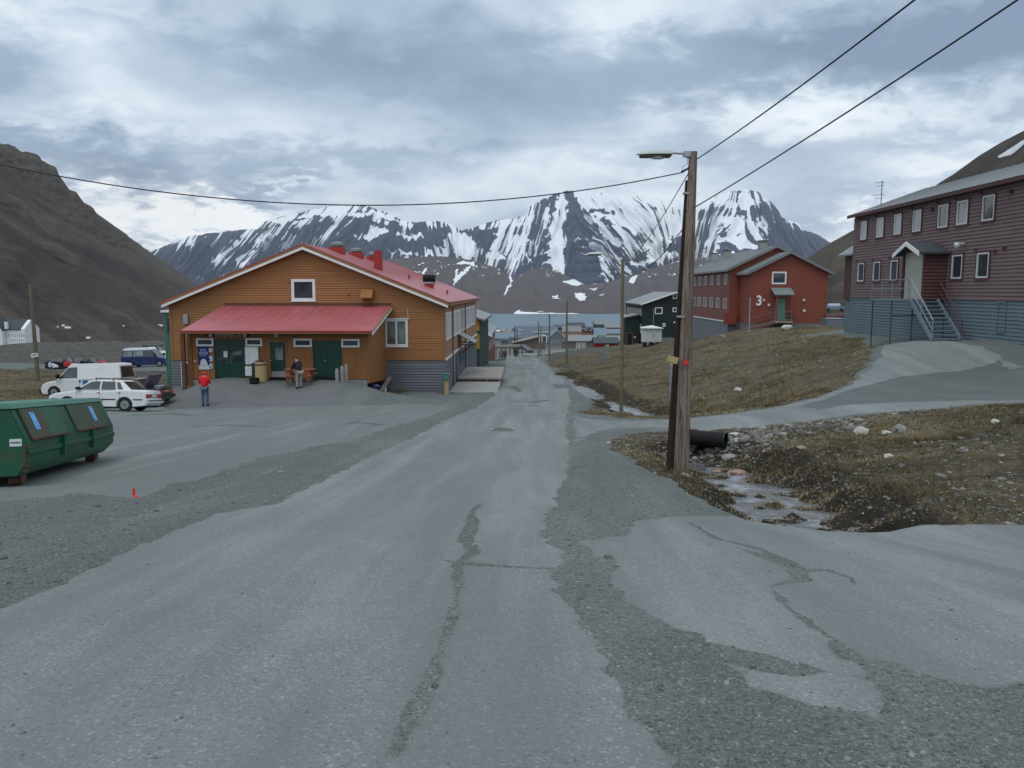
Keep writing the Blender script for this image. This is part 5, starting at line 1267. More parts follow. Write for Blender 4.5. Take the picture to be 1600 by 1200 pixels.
    for y in (Y0-1.38, Y0-.32):
        mb = MB().bar((xa, y, za-.1), (xb, y, zb2-.05), .05, .2).bar((xa, y, za+.95), (xb, y, zb2+.9), .06, .07).bar((xa, y, za+.5), (xb, y, zb2+.45), .05, .06)
        for k in (.05, .5, .95): mb.bar((xa+(xb-xa)*k, y, za+(zb2-za)*k), (xa+(xb-xa)*k, y, za+(zb2-za)*k+.95), .05, .05)
        mb.build('stair_rail', MT['redbrown2'], t)
    # number, lamps, boxes
    me = fromtext('3', 1.4, .03, .035); me.materials.append(MT['white']); me.transform(Matrix.Diagonal((.88, 1, .98, 1))); q = P(1185.5, 477, Y0); link('house_number', me, t, Vector((q.x, Y0-.08, q.z))-t.location)
    for px, py, mt in ((1193, 469, 'lampglass'), (1255.5, 469, 'lampglass'), (1256, 485.5, 'white'), (1201, 476.5, 'paper')):
        q = P(px, py, Y0); o = bx(q.x-.11, Y0-.16, q.z-.12, q.x+.11, Y0-.035, q.z+.12).build('wall_lamp' if mt == 'lampglass' else 'notice', MT[mt], t, .02)
    for x, w__ in ((xl, 0), (xr_-.14, 0)): fw_.block(MB(), x-xl, x-xl+.14, zb, ze, .033, .055).build('corner_board', MT['redbrown'], t)
red_house()

# ------------------------------------------------ black green house further down
def green_house():
    PC[:] = [1020, 500]
    Y0, Y1 = 130., 152.; a, c = XP(1003.5, Y0), XP(1054, Y0); hw = c-a; zr = ZP(456, Y0)-.2; ze = ZP(475.5, Y0); zb = ZP(527, Y0); zf = -10.5
    t = thing('black_green_house', 'black green gabled house with grey roof behind the white cabinet', 'building', (c, 140, -8.5))
    MB().prism([(a, Y0, zf), (a+2*hw, Y0, zf), (a+2*hw, Y0, ze), (c, Y0, zr), (a, Y0, ze)], (0, Y1-Y0, 0)).build('wall', MT['blackgreen'], t)
    w = Wall((a, Y0), (1, 0, 0), (0, -1, 0)); U = lambda px: XP(px, Y0)-a; Zp = lambda py: ZP(py, Y0)
    wins = [(U(1023), U(1034.7), Zp(490.6), Zp(480.2)), (U(1050.4), U(1057), Zp(466.8), Zp(460)), (U(1050.4), U(1057), Zp(487.5), Zp(480.5)), (U(1035.5), U(1039.8), Zp(510.5), Zp(505))]
    def sl(z):
        if z < ze: return (0, 2*hw)
        k = (z-ze)/(zr-ze)*hw; return (k, 2*hw-k) if hw-k > .05 else None
    w.clap(MB(), zb, zr, .2, sl, wins, th=.03).build('siding', MT['blackgreen'], t, kind='stuff')
    w.clap(MB(), zf, zb-.02, .2, lambda z: (0, 2*hw), th=.03).build('foundation', MT['greyboard'], t, kind='stuff')
    for q in wins: w.window(t, *q, fw=.13, sill=False)
    q = w.p(U(1021), Zp(483), .1); MB().tube([q, w.p(U(1020.6), Zp(512), .1)], .05, 6).build('pipe', MT['galv'], t)
    q = w.p(U(1053.6), Zp(504), .1); MB().ball(q, .18).build('wall_lamp', MT['lampglass'], t, smooth=True)
    sd = Wall((a, Y0), (0, 1, 0), (-1, 0, 0)); sd.clap(MB(), zf, ze, .2, lambda z: (0, Y1-Y0), th=.03).build('siding', MT['blackgreen'], t, kind='stuff')
    for i in range(9): sd.window(t, 1.2+i*2.2, 2.1+i*2.2, -4.0, -2.9, fw=.12, sill=False, pane='curtain')
    for i in (0, 1): sd.window(t, .8+i*1.6, 1.6+i*1.6, -6.8, -5.4, fw=.12, sill=False, pane='curtain')
    sl_ = (zr-ze)/hw
    for s in (-1, 1):
        xe = c+s*(hw+.4); zz = ze-.4*sl_
        MB().prism([(c, Y0-.5, zr), (xe, Y0-.5, zz), (xe, Y0-.5, zz+.2), (c, Y0-.5, zr+.2)], (0, Y1-Y0+.8, 0)).build('roof', MT['greyroof'], t)
        MB().prism([(c, Y0-.56, zr-.03), (xe, Y0-.56, zz-.03), (xe, Y0-.56, zz+.24), (c, Y0-.56, zr+.24)], (0, .055, 0)).build('verge_board', MT['white'], t)
    # low annexe on the left
    Ya = 132.; x0, x1 = XP(977, Ya), XP(1000, Ya); zt0, zt1 = ZP(497, Ya), ZP(492.5, Ya); zz = ZP(541, Ya)
    an = MB().prism([(x0, Ya, zz-1), (x1-.05, Ya, zz-1), (x1-.05, Ya, zt1), (x0, Ya, zt0)], (0, 7, 0)).build('annexe', MT['blackgreen'], t)
    MB().prism([(x0-.2, Ya-.3, zt0), (x1-.05, Ya-.3, zt1+.05), (x1-.05, Ya-.3, zt1+.22), (x0-.2, Ya-.3, zt0+.16)], (0, 7.5, 0)).build('annexe_roof', MT['greyroof'], an)
    aw = Wall((x0, Ya), (1, 0, 0), (0, -1, 0)); u0, u1 = XP(979.5, Ya)-x0, XP(989, Ya)-x0
    f = MB(); z0, z1 = ZP(539, Ya), ZP(520.5, Ya)
    aw.block(f, u0, u0+.1, z0, z1, .001, .07); aw.block(f, u1-.1, u1, z0, z1, .001, .07); aw.block(f, u0, u1, z1, z1+.1, .001, .07); f.build('door_frame', MT['redbrown2'], an)
    aw.block(MB(), u0+.1, u1-.1, z0, z1, .001, .03).build('door', MT['black'], an)
    aw.block(MB(), u0-.5, u1+1.2, z0-.35, z0-.03, .0, 1.4).build('door_step', MT['concrete'], an)
    q = aw.p(u1+.35, (z0+z1)/2+.3, .05); bx(q.x-.12, q.y-.08, q.z-.15, q.x+.12, q.y, q.z+.15).build('notice', MT['paper'], an)
green_house()

def simple_house(name, label, cat, x0, x1, Y0, Y1, zb, ze, zr, wall, roof, axis='y', wins=(), group=None, side_wins=0, foundation=None, verge=None, parts=()):
    """far house: walls, roof planes, windows each their own; ridge runs along x or y"""
    t = thing(name, label, cat, ((x0+x1)/2, (Y0+Y1)/2, zb), group)
    if axis == 'y':
        c = (x0+x1)/2; MB().prism([(x0, Y0, zb-3), (x1, Y0, zb-3), (x1, Y0, ze), (c, Y0, zr), (x0, Y0, ze)], (0, Y1-Y0, 0)).build('wall', MT[wall], t)
        for s in (-1, 1):
            xe = c+s*(c-x0)*1.06; zz = ze-(zr-ze)*.06
            MB().prism([(c, Y0-.4, zr), (xe, Y0-.4, zz), (xe, Y0-.4, zz+.2), (c, Y0-.4, zr+.2)], (0, Y1-Y0+.8, 0)).build('roof', MT[roof], t)
            if verge: MB().prism([(c, Y0-.5, zr-.05), (xe, Y0-.5, zz-.05), (xe, Y0-.5, zz+.28), (c, Y0-.5, zr+.28)], (0, .09, 0)).build('verge_board', MT[verge], t)
    else:
        c = (Y0+Y1)/2; MB().prism([(x0, Y0, zb-3), (x0, Y1, zb-3), (x0, Y1, ze), (x0, c, zr), (x0, Y0, ze)], (x1-x0, 0, 0)).build('wall', MT[wall], t)
        for s in (-1, 1):
            ye = c+s*(c-Y0)*1.08; zz = ze-(zr-ze)*.08
            MB().prism([(x0-.4, c, zr), (x0-.4, ye, zz), (x0-.4, ye, zz+.25), (x0-.4, c, zr+.25)], (x1-x0+.8, 0, 0)).build('roof', MT[roof], t)
    w = Wall((x0, Y0), (1, 0, 0), (0, -1, 0)); L = x1-x0
    if foundation: w.block(MB(), 0, L, zb-3, zb+.6, .001, .05).build('foundation', MT[foundation], t)
    for (f0, f1, g0, g1, mt) in wins:      # as fractions of the front
        h = ze-zb; w.window(t, f0*L, f1*L, zb+g0*h, zb+g1*h, fw=min(.14, (f1-f0)*L*.2), sill=False, pane=mt)
    return t
def fp(px0, px1, pyb, pye, pyr, Y): return (XP(px0, Y), XP(px1, Y), ZP(pyb, Y), ZP(pye, Y), ZP(pyr, Y))

def row(n, a=.08, b=.92, z0=.45, z1=.8, w=.5, mt='glass'):
    st = (b-a)/n; return [(a+i*st+st*(1-w)/2, a+(i+1)*st-st*(1-w)/2, z0, z1, mt) for i in range(n)]

# houses next to the road behind the ochre building
PC[:] = [760, 530]
def yellow_green():
    Y0 = 84.; x1 = XP(749.6, Y0); x0 = x1-9; t = thing('yellow_green_house', 'narrow view of a house with mustard yellow and dark green boards behind the ochre building', 'building', (x0+4.5, 92, -8.2))
    zb, ze, zr = ZP(566, Y0), ZP(500, Y0), ZP(476, Y0)
    MB().prism([(x0, Y0, zb-2), (x1, Y0, zb-2), (x1, Y0, ze), ((x0+x1)/2, Y0, zr), (x0, Y0, ze)], (0, 18, 0)).build('wall', MT['darkgreenwall'], t)
    w = Wall((x0, Y0), (1, 0, 0), (0, -1, 0)); L = x1-x0
    for a, b in ((ZP(517, Y0), ZP(498.5, Y0)), (ZP(545, Y0), ZP(523, Y0))): w.block(MB(), L-1.6, L-.02, a, b, .001, .06).build('yellow_panel', MT['mustard'], t)
    for s in (-1, 1):
        c = (x0+x1)/2; xe = c+s*5.0; MB().prism([(c, Y0-.4, zr), (xe, Y0-.4, ze-.15), (xe, Y0-.4, ze+.05), (c, Y0-.4, zr+.2)], (0, 18.8, 0)).build('roof', MT['greyroof'], t)
yellow_green()
def red_barn():
    Y0 = 112.; zb, ze, zr = ZP(563, Y0), ZP(521, Y0), ZP(503, Y0); x1 = XP(762.8, Y0); x0 = x1-8.5; c = (x0+x1)/2
    t = thing('red_barn_house', 'deep red boarded house with grey roof standing nearest the two walkers', 'building', (c, 120, zb))
    MB().prism([(x0, Y0, zb-2), (x1, Y0, zb-2), (x1, Y0, ze), (c, Y0, zr), (x0, Y0, ze)], (0, 22, 0)).build('wall', MT['barnred'], t)
    w = Wall((x0, Y0), (1, 0, 0), (0, -1, 0)); w.block(MB(), 8.5-1.0, 8.5-.8, zb+1.2, zb+2.0, .001, .05).build('wall_lamp', MT['white'], t)
    w.block(MB(), 8.5-3.2, 8.5-2.0, zb, zb+2.1, .001, .05).build('door', MT['barnred'], t); w.block(MB(), 4.0, 5.2, zb+3.0, zb+4.2, .001, .05).build('window', MT['glass'], t)
    s2 = Wall((x1, Y0), (0, 1, 0), (1, 0, 0)); s2.block(MB(), 0, 22, zb-2, ze, .001, .03).build('side_siding', MT['redbrown2'], t)
    for i in range(5): s2.window(t, 2+i*4, 3.2+i*4, zb+1.2, zb+2.4, fw=.1, sill=False); 
    for s in (-1, 1):
        xe = c+s*4.85; zz = ze-(zr-ze)*.13
        MB().prism([(c, Y0-.6, zr), (xe, Y0-.6, zz), (xe, Y0-.6, zz+.2), (c, Y0-.6, zr+.2)], (0, 23, 0)).build('roof', MT['greyroof'], t)
        MB().prism([(c, Y0-.66, zr-.25), (xe, Y0-.66, zz-.25), (xe, Y0-.66, zz+.22), (c, Y0-.66, zr+.22)], (0, .055, 0)).build('verge_board', MT['white'], t)
red_barn()
# green corrugated annexe seen left of the ochre building
def green_annexe():
    PC[:] = [262, 520]
    x0, x1 = XP(257.5, 56), XP(266, 56)+1.2; z1 = ZP(488, 56)
    t = thing('green_annexe', 'narrow green corrugated annexe behind the left corner of the ochre building', 'building', (x0+1, 58, -7))
    mb = MB(); mb.box(x0, 56, -8, x1, 62, z1); k = x0
    while k < x1: mb.box(k, 55.96, -7, k+.09, 55.999, z1); k += .18
    mb.build('wall', MT['greencorr'], t); bx(x0-.15, 55.8, z1, x1, 62.2, z1+.14).build('roof', MT['white'], t)
    bx(XP(262, 56), 55.93, ZP(520, 56), XP(266, 56), 55.955, ZP(497, 56)).build('window', MT['glass'], t)
green_annexe()

# white house across the valley
def valley_house():
    PC[:] = [30, 520]
    Y = 420.; a, b = XP(-40, Y), XP(38.5, Y); zb = ZP(537, Y); ze = ZP(514, Y); zr = ZP(500, Y)
    t = thing('white_valley_house', 'long white house with dark roof across the valley at the left edge', 'building', ((a+b)/2, Y+6, zb))
    MB().prism([(a, Y, zb-4), (a, Y+13, zb-4), (a, Y+13, ze), (a, Y+6.5, zr), (a, Y, ze)], (b-a, 0, 0)).build('wall', MT['white'], t)
    for s in (-1, 1):
        ye = Y+6.5+s*7; MB().prism([(a-.5, Y+6.5, zr), (a-.5, ye, ze-.5), (a-.5, ye, ze), (a-.5, Y+6.5, zr+.5)], (b-a-1.5, 0, 0)).build('roof', MT['darkroof'], t)
    g0, g1 = XP(-12, Y), XP(9, Y); gc = (g0+g1)/2
    MB().prism([(g0, Y-3, zb-4), (g1, Y-3, zb-4), (g1, Y-3, ze-.3), (gc, Y-3, zr+1), (g0, Y-3, ze-.3)], (0, 6, 0)).build('cross_wing', MT['white'], t)
    for s in (-1, 1): MB().prism([(gc, Y-3.5, zr+1.1), (gc+s*4, Y-3.5, ze-.8), (gc+s*4, Y-3.5, ze-.3), (gc, Y-3.5, zr+1.6)], (0, 8, 0)).build('cross_roof', MT['darkroof'], t)
    w = Wall((a, Y), (1, 0, 0), (0, -1, 0)); f = lambda px: XP(px, Y)-a
    for i in range(9): w.window(t, f(9.2+i*3.4), f(10.6+i*3.4), ZP(527, Y), ZP(521.2, Y), fw=.1, sill=False)
    for i in range(7): w.window(t, f(16+i*3.2), f(17.4+i*3.2), ZP(533.5, Y), ZP(529.8, Y), fw=.1, sill=False)
    ew = Wall((b, Y), (0, 1, 0), (1, 0, 0))
    for y in (516.5, 523.5): ew.window(t, 8.2, 9.3, ZP(y+1.6, Y), ZP(y-1.4, Y), fw=.12, sill=False)
    q = (f(11.5)); w.block(MB(), q-.6, q+.9, ze, zr-1, .0, 1.2).build('dormer', MT['white'], t)
valley_house()

# the town below, every house its own
SH = simple_house
PC[:] = [860, 522]
def T(name, label, x0, x1, pb, pe, pr, Y, wall, roof, axis='x', dep=12, wins=(), cat='building', **k):
    a = fp(x0, x1, pb, pe, pr, Y); return SH(name, label, cat, a[0], a[1], Y, Y+dep, a[2], a[3], a[4], wall, roof, axis, wins, **k)
MT['lightblue'] = M('light blue boards', (.12, .26, .46), .7, .1, 1); MT['slate'] = M('blue grey roofing', (.075, .10, .13), .6, .12, .2); MT['palegrey'] = M('pale grey boards', (.19, .22, .25), .7, .1, .5)
MT['ochre2'] = M('warm ochre boards', (.46, .27, .12), .75, .1, .5); MT['brightred'] = M('bright red boards', (.20, .035, .03), .75, .1, .5); MT['mossroof'] = M('moss green roof', (.09, .14, .07), .8, .15, .5)
MT['blueroof'] = M('mid blue grey roof', (.13, .18, .23), .55, .1, .3); MT['brownwall'] = M('brown grey boards', (.14, .12, .10), .8, .15, .6)
T('warehouse', 'big hall with dark slate roof at the middle of the town, below the fjord', 806, 872, 531, 521, 511.5, 900, 'slate', 'slate', dep=60, wins=row(8))
T('warehouse', 'low dark green hall behind the lamp posts at the right of the slate hall', 866, 886, 519, 512, 508.5, 1500, 'darkgreenwall', 'darkroof', dep=60, wins=row(4))
T('town_house', 'pale grey gabled house with two rows of windows, just right of the deep red house', 770, 795, 541, 529, 522, 420, 'palegrey', 'blueroof', 'x', 12, row(4, z0=.1, z1=.4)+row(3, z0=.6, z1=.9))
T('town_house', 'low house with blue grey roof left of the dark post', 785, 812, 535, 527, 520.5, 640, 'blueroof', 'blueroof', dep=18, wins=row(4))
T('town_house', 'wide low blue grey roofed house behind the conveyor shed', 806, 838, 534, 529, 524, 560, 'blueroof', 'slate', dep=18, wins=row(6))
T('town_house', 'bright light blue house in front of the slate hall', 834, 860, 527, 520.5, 518.5, 760, 'lightblue', 'blueroof', dep=14, wins=row(5))
T('town_house', 'grey gabled hall right of the light blue house', 858, 882, 539, 528, 517, 500, 'greyboard', 'greygreenroof', 'y', 26, row(3, z0=.3, z1=.6))
T('town_house', 'warm ochre house with grey roof beside the second lamp post', 879, 908, 531, 518, 510, 700, 'ochre2', 'greyroof', 'x', 14, row(5, z0=.15, z1=.4)+row(5, z0=.6, z1=.85))
T('town_house', 'black roofed large house on the skyline of the town left of the green one', 888, 914, 514, 509, 504.5, 1700, 'slate', 'darkroof', dep=40, wins=row(6))
for i, (a, b, c, lab) in enumerate(((896, 906, 0, 'leftmost of the bright red terrace houses'), (905, 915, -.8, 'second bright red terrace house from the left'), (914, 923, .3, 'third bright red terrace house from the left'), (922, 931, -.4, 'rightmost of the bright red terrace houses'))):
    T('terrace_house', lab, a, b, 527, 519+c, 514.5+c, 800, 'brightred', 'slate', 'y', 14, row(2, z0=.5, z1=.8), group='bright red terrace houses in the town')
T('town_house', 'large grey green block on the skyline at the right of the town', 929, 957, 516, 506.5, 501, 1300, 'darkgreenwall', 'greygreenroof', 'x', 30, row(7, z0=.2, z1=.45)+row(7, z0=.6, z1=.85))
T('town_house', 'maroon row house with white dormers under the large grey green block', 945, 973, 519, 511.5, 506.5, 1200, 'barnred', 'greygreenroof', 'x', 24, row(5, z0=.2, z1=.7, mt='curtain'))
T('town_house', 'tall blue grey roofed house right of the red terrace', 930, 948, 533, 526, 514, 500, 'palegrey', 'blueroof', 'x', 20, row(3))
T('town_house', 'pale house with light roof behind the moss green one', 946, 973, 529, 521, 515, 620, 'palegrey', 'blueroof', 'x', 16, row(4, mt='curtain'))
T('town_house', 'house with moss green roof beside the olive lamp pole', 938, 968, 535, 531.5, 525.5, 380, 'palegrey', 'mossroof', 'x', 14, row(4))
T('town_house', 'white roofed shed right of the moss green roof', 950, 976, 536, 532, 526.8, 340, 'brownwall', 'palegrey', 'x', 12, row(3))
T('long_shed', 'long low brown shed with grey roof and pale doors', 887, 931, 547, 533, 526, 250, 'brownwall', 'greyroof', 'x', 10, [(.3, .40, .05, .85, 'woodgrey'), (.42, .52, .05, .85, 'woodgrey'), (.55, .64, .05, .85, 'woodgrey')])
T('town_house', 'low dark red building with dark grey roof and small white marks', 930, 966, 543, 536.5, 529.5, 225, 'barnred', 'darkroof', 'x', 9, [(.44, .49, .3, .7, 'paper'), (.52, .6, .3, .7, 'paper')])
T('storage_tank', 'cream port shed farthest left by the fjord', 770, 781, 521, 517.5, 516, 2300, 'cream', 'white', 'x', 20)
T('storage_tank', 'cream port shed between two others by the fjord', 783, 790, 521, 516.5, 515.5, 2350, 'cream', 'cream', 'x', 20)
T('storage_tank', 'small warm cream port shed beside the mast by the fjord', 791, 799, 521, 518, 517, 2300, 'ochre2', 'cream', 'x', 20)
T('town_house', 'dark roofed low hall along the shore left of the slate hall', 797, 815, 525, 521, 518, 1900, 'slate', 'slate', dep=40)
T('town_house', 'small dark shed among grass left of the conveyor', 783, 793, 536, 533, 531.5, 330, 'brownwall', 'darkroof', 'x', 6)
for a in (('low slate roofed house left of the warehouse, third row from the road', 800, 812, 531, 527, 524, 700, 'darkgreenwall', 'slate'), ('small maroon house in front of the slate hall', 812, 822, 529, 524.5, 521.5, 820, 'barnred', 'slate'),
          ('grey blue house between the maroon one and the light blue one', 822, 834, 528, 523.5, 520.5, 800, 'greyboard', 'slate'), ('dark house right behind the grey gabled hall', 872, 884, 528, 520, 516.5, 900, 'slate', 'darkroof'),
          ('small warm ochre house behind the red terrace', 905, 914, 519, 515, 512.5, 1150, 'ochre2', 'slate'), ('dark green house behind the right end of the red terrace', 915, 928, 518, 513.5, 511, 1250, 'darkgreenwall', 'darkroof'),
          ('small barn red house under the large grey green block', 930, 941, 521, 516, 513, 1000, 'barnred', 'darkroof'), ('slate roofed house before the maroon row', 941, 953, 524, 519.5, 516.5, 900, 'greyboard', 'slate'),
          ('dark brown shed beside the white roofed one', 938, 950, 538, 533.5, 531, 300, 'brownwall', 'darkroof'), ('small mustard house at the right end of the town', 960, 970, 523, 519, 516.5, 1000, 'mustard', 'slate'),
          ('dark shed between the grey gabled hall and the long brown shed', 880, 890, 541, 535, 532, 330, 'brownwall', 'darkroof'), ('low slate house left of the bright light blue one', 818, 833, 537, 532, 529.5, 450, 'blueroof', 'slate'),
          ('far dark hall on the shore at the right', 866, 900, 514, 511.5, 510, 2300, 'slate', 'slate'), ('far pale hall on the shore at the left', 800, 830, 517, 514.5, 513, 2500, 'palegrey', 'slate')):
    T('town_house', a[0], a[1], a[2], a[3], a[4], a[5], a[6], a[7], a[8], dep=12, wins=row(3))
def shore():
    mb = MB(); t = thing('harbour_mast', 'thin dark mast on the shore above the cream port sheds', 'mast', P(790.5, 519, 2200))
    b = P(790.5, 521, 2200); MB().bar(b, b+Vector((0, 0, 18)), .9, .9).build('mast', MT['darkmetal'], t)
shore()
# conveyor shed with sloping roof and white portal
def conveyor():
    Y = 205.; t = thing('conveyor_shed', 'long sloping brown shed with pale roof edge below the road bend', 'shed', P(822, 546, Y))
    pr = [(800, 536.5), (828, 530), (845, 525.5), (852, 525.5)]
    pts = [P(x, y, Y) for x, y in pr]; bot = [P(x, 546, Y) for x, _ in pr]
    poly = pts+bot[::-1]
    MB().prism(poly, (0, 5, 0)).build('wall', MT['brownwall'], t)
    for a, b in zip(pts[:-1], pts[1:]): MB().bar(a+Vector((0, 2.2, .1)), b+Vector((0, 2.2, .1)), 6, .25).build('roof', MT['woodgrey'], t)
    t2 = thing('white_portal', 'small white framed portal at the upper end of the conveyor shed', 'gate', P(848, 535, 200))
    mb = MB()
    for px in (842.5, 847, 854): a = P(px, 535, 200); b = P(px, 524.5, 200); mb.bar(a, b, .16, .16)
    mb.bar(P(842.5, 524.7, 200), P(854, 524.7, 200), .16, .18).build('frame', MT['white'], t2)
    bx(XP(847.3, 203), 203, ZP(533, 203), XP(853.5, 203), 203.3, ZP(525, 203)).build('panel', MT['darkmetal'], t2)
conveyor()
# raised pipeline
def pipeline():
    Y = 158.; t = thing('raised_pipeline', 'raised grey pipeline bridge crossing behind the walkers', 'pipeline', P(795, 548, Y))
    a, b = P(770, 541, Y), P(817, 540.3, Y); MB().bar(a, b, 1.2, .42).build('duct', MT['woodgrey'], t)
    MB().bar(b, P(829, 549.5, 142), 1.0, .5).build('duct', MT['darkmetal'], t, label='dark sloping end of the duct')
    for px in (775, 783, 790, 797, 803, 810, 816):
        q = P(px, 542, Y); z = gz(q.x, Y); MB().bar((q.x, Y, z-.2), (q.x, Y, q.z), .18, .18).build('trestle_post', MT['darkmetal'], t)
    MB().bar(a+Vector((0, 8, -.9)), b+Vector((0, 8, -.9)), .2, .2).build('lower_pipe', MT['darkmetal'], t)
pipeline()

# ------------------------------------------------ small structures near the buildings
def white_cabinet():
    Y = 108.; a, b = XP(1005.5, Y), XP(1034, Y); z0, z1, zt = ZP(534.5, Y), ZP(513.5, Y), ZP(508.5, Y); c = (a+b)/2
    t = thing('white_cabinet', 'white hut with a low pointed roof in front of the black green house', 'hut', (c, Y+1, z0-.4))
    bx(a, Y, z0, b, Y+2.2, z1).build('body', MT['shedwhite'], t, .02)
    w = Wall((a, Y), (1, 0, 0), (0, -1, 0)); L = b-a
    for i in range(1, 5): w.block(MB(), L*i/5-.015, L*i/5+.015, z0+.05, z1-.05, .001, .02).build('panel_joint', MT['galv'], t)
    w.block(MB(), L*.52, L*.57, (z0+z1)/2-.2, (z0+z1)/2+.2, .02, .05).build('door_handle', MT['galv'], t)
    MB().add([(a-.2, Y-.2, z1), (b+.2, Y-.2, z1), (b+.2, Y+2.4, z1), (a-.2, Y+2.4, z1), (a-.2, Y-.2, z1+.1), (b+.2, Y-.2, z1+.1), (b+.2, Y+2.4, z1+.1), (a-.2, Y+2.4, z1+.1), (c, Y+1.1, zt)],
             [(0, 3, 2, 1), (0, 1, 5, 4), (1, 2, 6, 5), (2, 3, 7, 6), (3, 0, 4, 7), (4, 5, 8), (5, 6, 8), (6, 7, 8), (7, 4, 8)]).build('roof', MT['shedwhite'], t)
    for x in (a+.3, c, b-.3): bx(x-.12, Y+.2, gz(x, Y)-.4, x+.12, Y+2, z0-.001).build('foot', MT['black'], t)
white_cabinet()
def louvre_box():
    PC[:] = [1300, 500]
    Y = 76.; a, b = XP(1292, Y), XP(1320, Y); z0, z1 = gz((a+b)/2, Y), ZP(498.5, Y)
    t = thing('louvred_box', 'low grey louvred box between the red house and the maroon barracks', 'box', ((a+b)/2, Y+.8, z0))
    bx(a, Y, z0-.3, b, Y+1.6, z1).build('body', MT['greyboard'], t, .02)
    w = Wall((a, Y), (1, 0, 0), (0, -1, 0)); w.clap(MB(), z0, z1-.05, .14, lambda z: (.25, b-a), th=.04).build('louvres', MT['greyboard'], t, kind='stuff')
    bx(a-.04, Y-.06, z1, b+.04, Y+1.66, z1+.06).build('lid', MT['galv'], t)
    t = thing('insulated_pipe', 'thick brownish pipe running behind the grey louvred box', 'pipe', (a, 80, z1))
    MB().tube([P(1288, 497, 80), P(1330, 494, 80), P(1360, 492, 80)], .38, 12).build('pipe', MT['maroon2'], t, smooth=True)
    for px in (1296, 1324): q = P(px, 497, 80); MB().bar((q.x, 80, gz(q.x, 80)-.2), (q.x, 80, q.z), .2, .2).build('pipe_support', MT['darkmetal'], t)
louvre_box()
def loading_deck():
    PC[:] = [750, 600]
    X1 = -5.05
    z = -6.32; t = thing('loading_slab', 'low concrete loading slab beside the ochre building nearest the road', 'platform', (-3.4, 52.5, -6.5))
    MB().prism([(X1, 49.9, -7.2), (-1.95, 49.9, -7.2), (-1.95, 55.9, -7.2), (X1, 55.9, -7.2)], (0, 0, 7.2+z)).build('slab', MT['concrete'], t, .03)
    t = thing('loading_deck', 'grey planked timber deck on a dark base behind the concrete slab', 'platform', (-3.2, 60.5, -6.9))
    za = ZP(590.5, 56.2)
    bx(X1, 56.3, -7.6, -2.2, 64.5, za-.12).build('base', MT['darktrim'], t)
    y = 56.2
    while y < 64.6: bx(X1, y, za-.118, -1.95, y+.26, za).build('plank', MT['woodgrey'], t); y += .28
    for i in range(3): bx(-2.9, 55.95-.0+.0, -7.2, -2.0, 56.29, -6.9+i*.0) if 0 else bx(-2.95, 56.05-.18*(3-i)*0+.02*i, za-.75+i*.2, -2.0, 56.27, za-.68+i*.2).build('step', MT['woodgrey'], t)
    for x in (-2.97, -2.05): bx(x, 56.0, za-.9, x+.06, 56.28, za-.121).build('step_post', MT['woodgrey'], t)
loading_deck()
def hydrant_post():
    q = P(698, 615, 48.6); z = gz(q.x, 48.6)
    t = thing('hose_post', 'green box on a short timber post by the grey corner of the ochre building', 'post', (q.x, 48.55, z))
    bx(q.x-.13, 48.45, z-.2, q.x+.13, 48.65, ZP(594, 48.6)).build('post', MT['woodyellow'], t, .01)
    bx(q.x-.17, 48.4, ZP(594, 48.6), q.x+.17, 48.7, ZP(585, 48.6)).build('box', MT['greencorr'], t, .03)
    MB().prism([(q.x-.2, 48.38, ZP(585, 48.6)+.002), (q.x+.2, 48.38, ZP(585, 48.6)+.002), (q.x, 48.38, ZP(582.5, 48.6))], (0, .34, 0)).build('lid', MT['greencorr'], t)
hydrant_post()

# ------------------------------------------------ poles, lamps, cables
def pole(x, y, ztop, r0=.13, r1=.09, mat='poleolive', name='lamp_post', label='', lean=(0, 0), lamp=None, group=None, cat='lamp post'):
    z = gz(x, y); t = thing(name, label, cat, (x, y, z), group)
    n = 7; pts = [(x+lean[0]*k/(n-1), y+lean[1]*k/(n-1), z-.3+(ztop-z+.3)*k/(n-1)) for k in range(n)]
    MB().tube(pts, [r0+(r1-r0)*k/(n-1) for k in range(n)], 12).build('pole', MT[mat], t, smooth=True)
    if lamp:
        a = Vector(pts[-1])-Vector((0, 0, .18)); dx, dz, L, sc = lamp
        arm = MB().tube([a, a+Vector((dx*.5, 0, dz*.5+.05)), a+Vector((dx, 0, dz))], .025*sc, 6).build('lamp_arm', MT['galv'], t)
        lamp_head(t, a+Vector((dx, 0, dz)), -1 if dx < 0 else 1, sc)
    return t, pts
def lamp_head(t, c, s, sc=1.0):
    L = .68*sc; vs = []
    prof = [(0, .045), (.06, .075), (.25, .085), (.6, .075), (.9, .045), (1.0, .012)]; n = 10; mb = MB(); b = 0
    for u, h in prof:
        for k in range(n):
            a = math.pi*k/(n-1); vs.append((c.x+s*u*L, c.y+math.cos(a)*(.12 if u < .8 else .07)*sc*(1 if u > 0 else .6), c.z-.03*sc+math.sin(a)*h*1.25*sc))
    f = [(i*n+k, i*n+k+1, (i+1)*n+k+1, (i+1)*n+k) for i in range(len(prof)-1) for k in range(n-1)]+[tuple(range(n)), tuple(range((len(prof)-1)*n, len(prof)*n))]
    f += [(i*n, (i+1)*n, (i+1)*n+n-1, i*n+n-1) for i in range(len(prof)-1)]
    o = mb.add(vs, f).build('lamp_head', MT['lamphead'], t, smooth=True)
    bx(c.x+s*.03*sc, c.y-.10*sc, c.z-.085*sc, c.x+s*.93*L, c.y+.10*sc, c.z-.033*sc).build('lamp_underside', MT['lampunder'], o, .02)
    MB().ball((c.x+s*.42*L, c.y, c.z-.075*sc), .13*sc, 10, 6, (1.3, .7, .35)).build('lamp_bowl', MT['lampglass'], o, smooth=True)
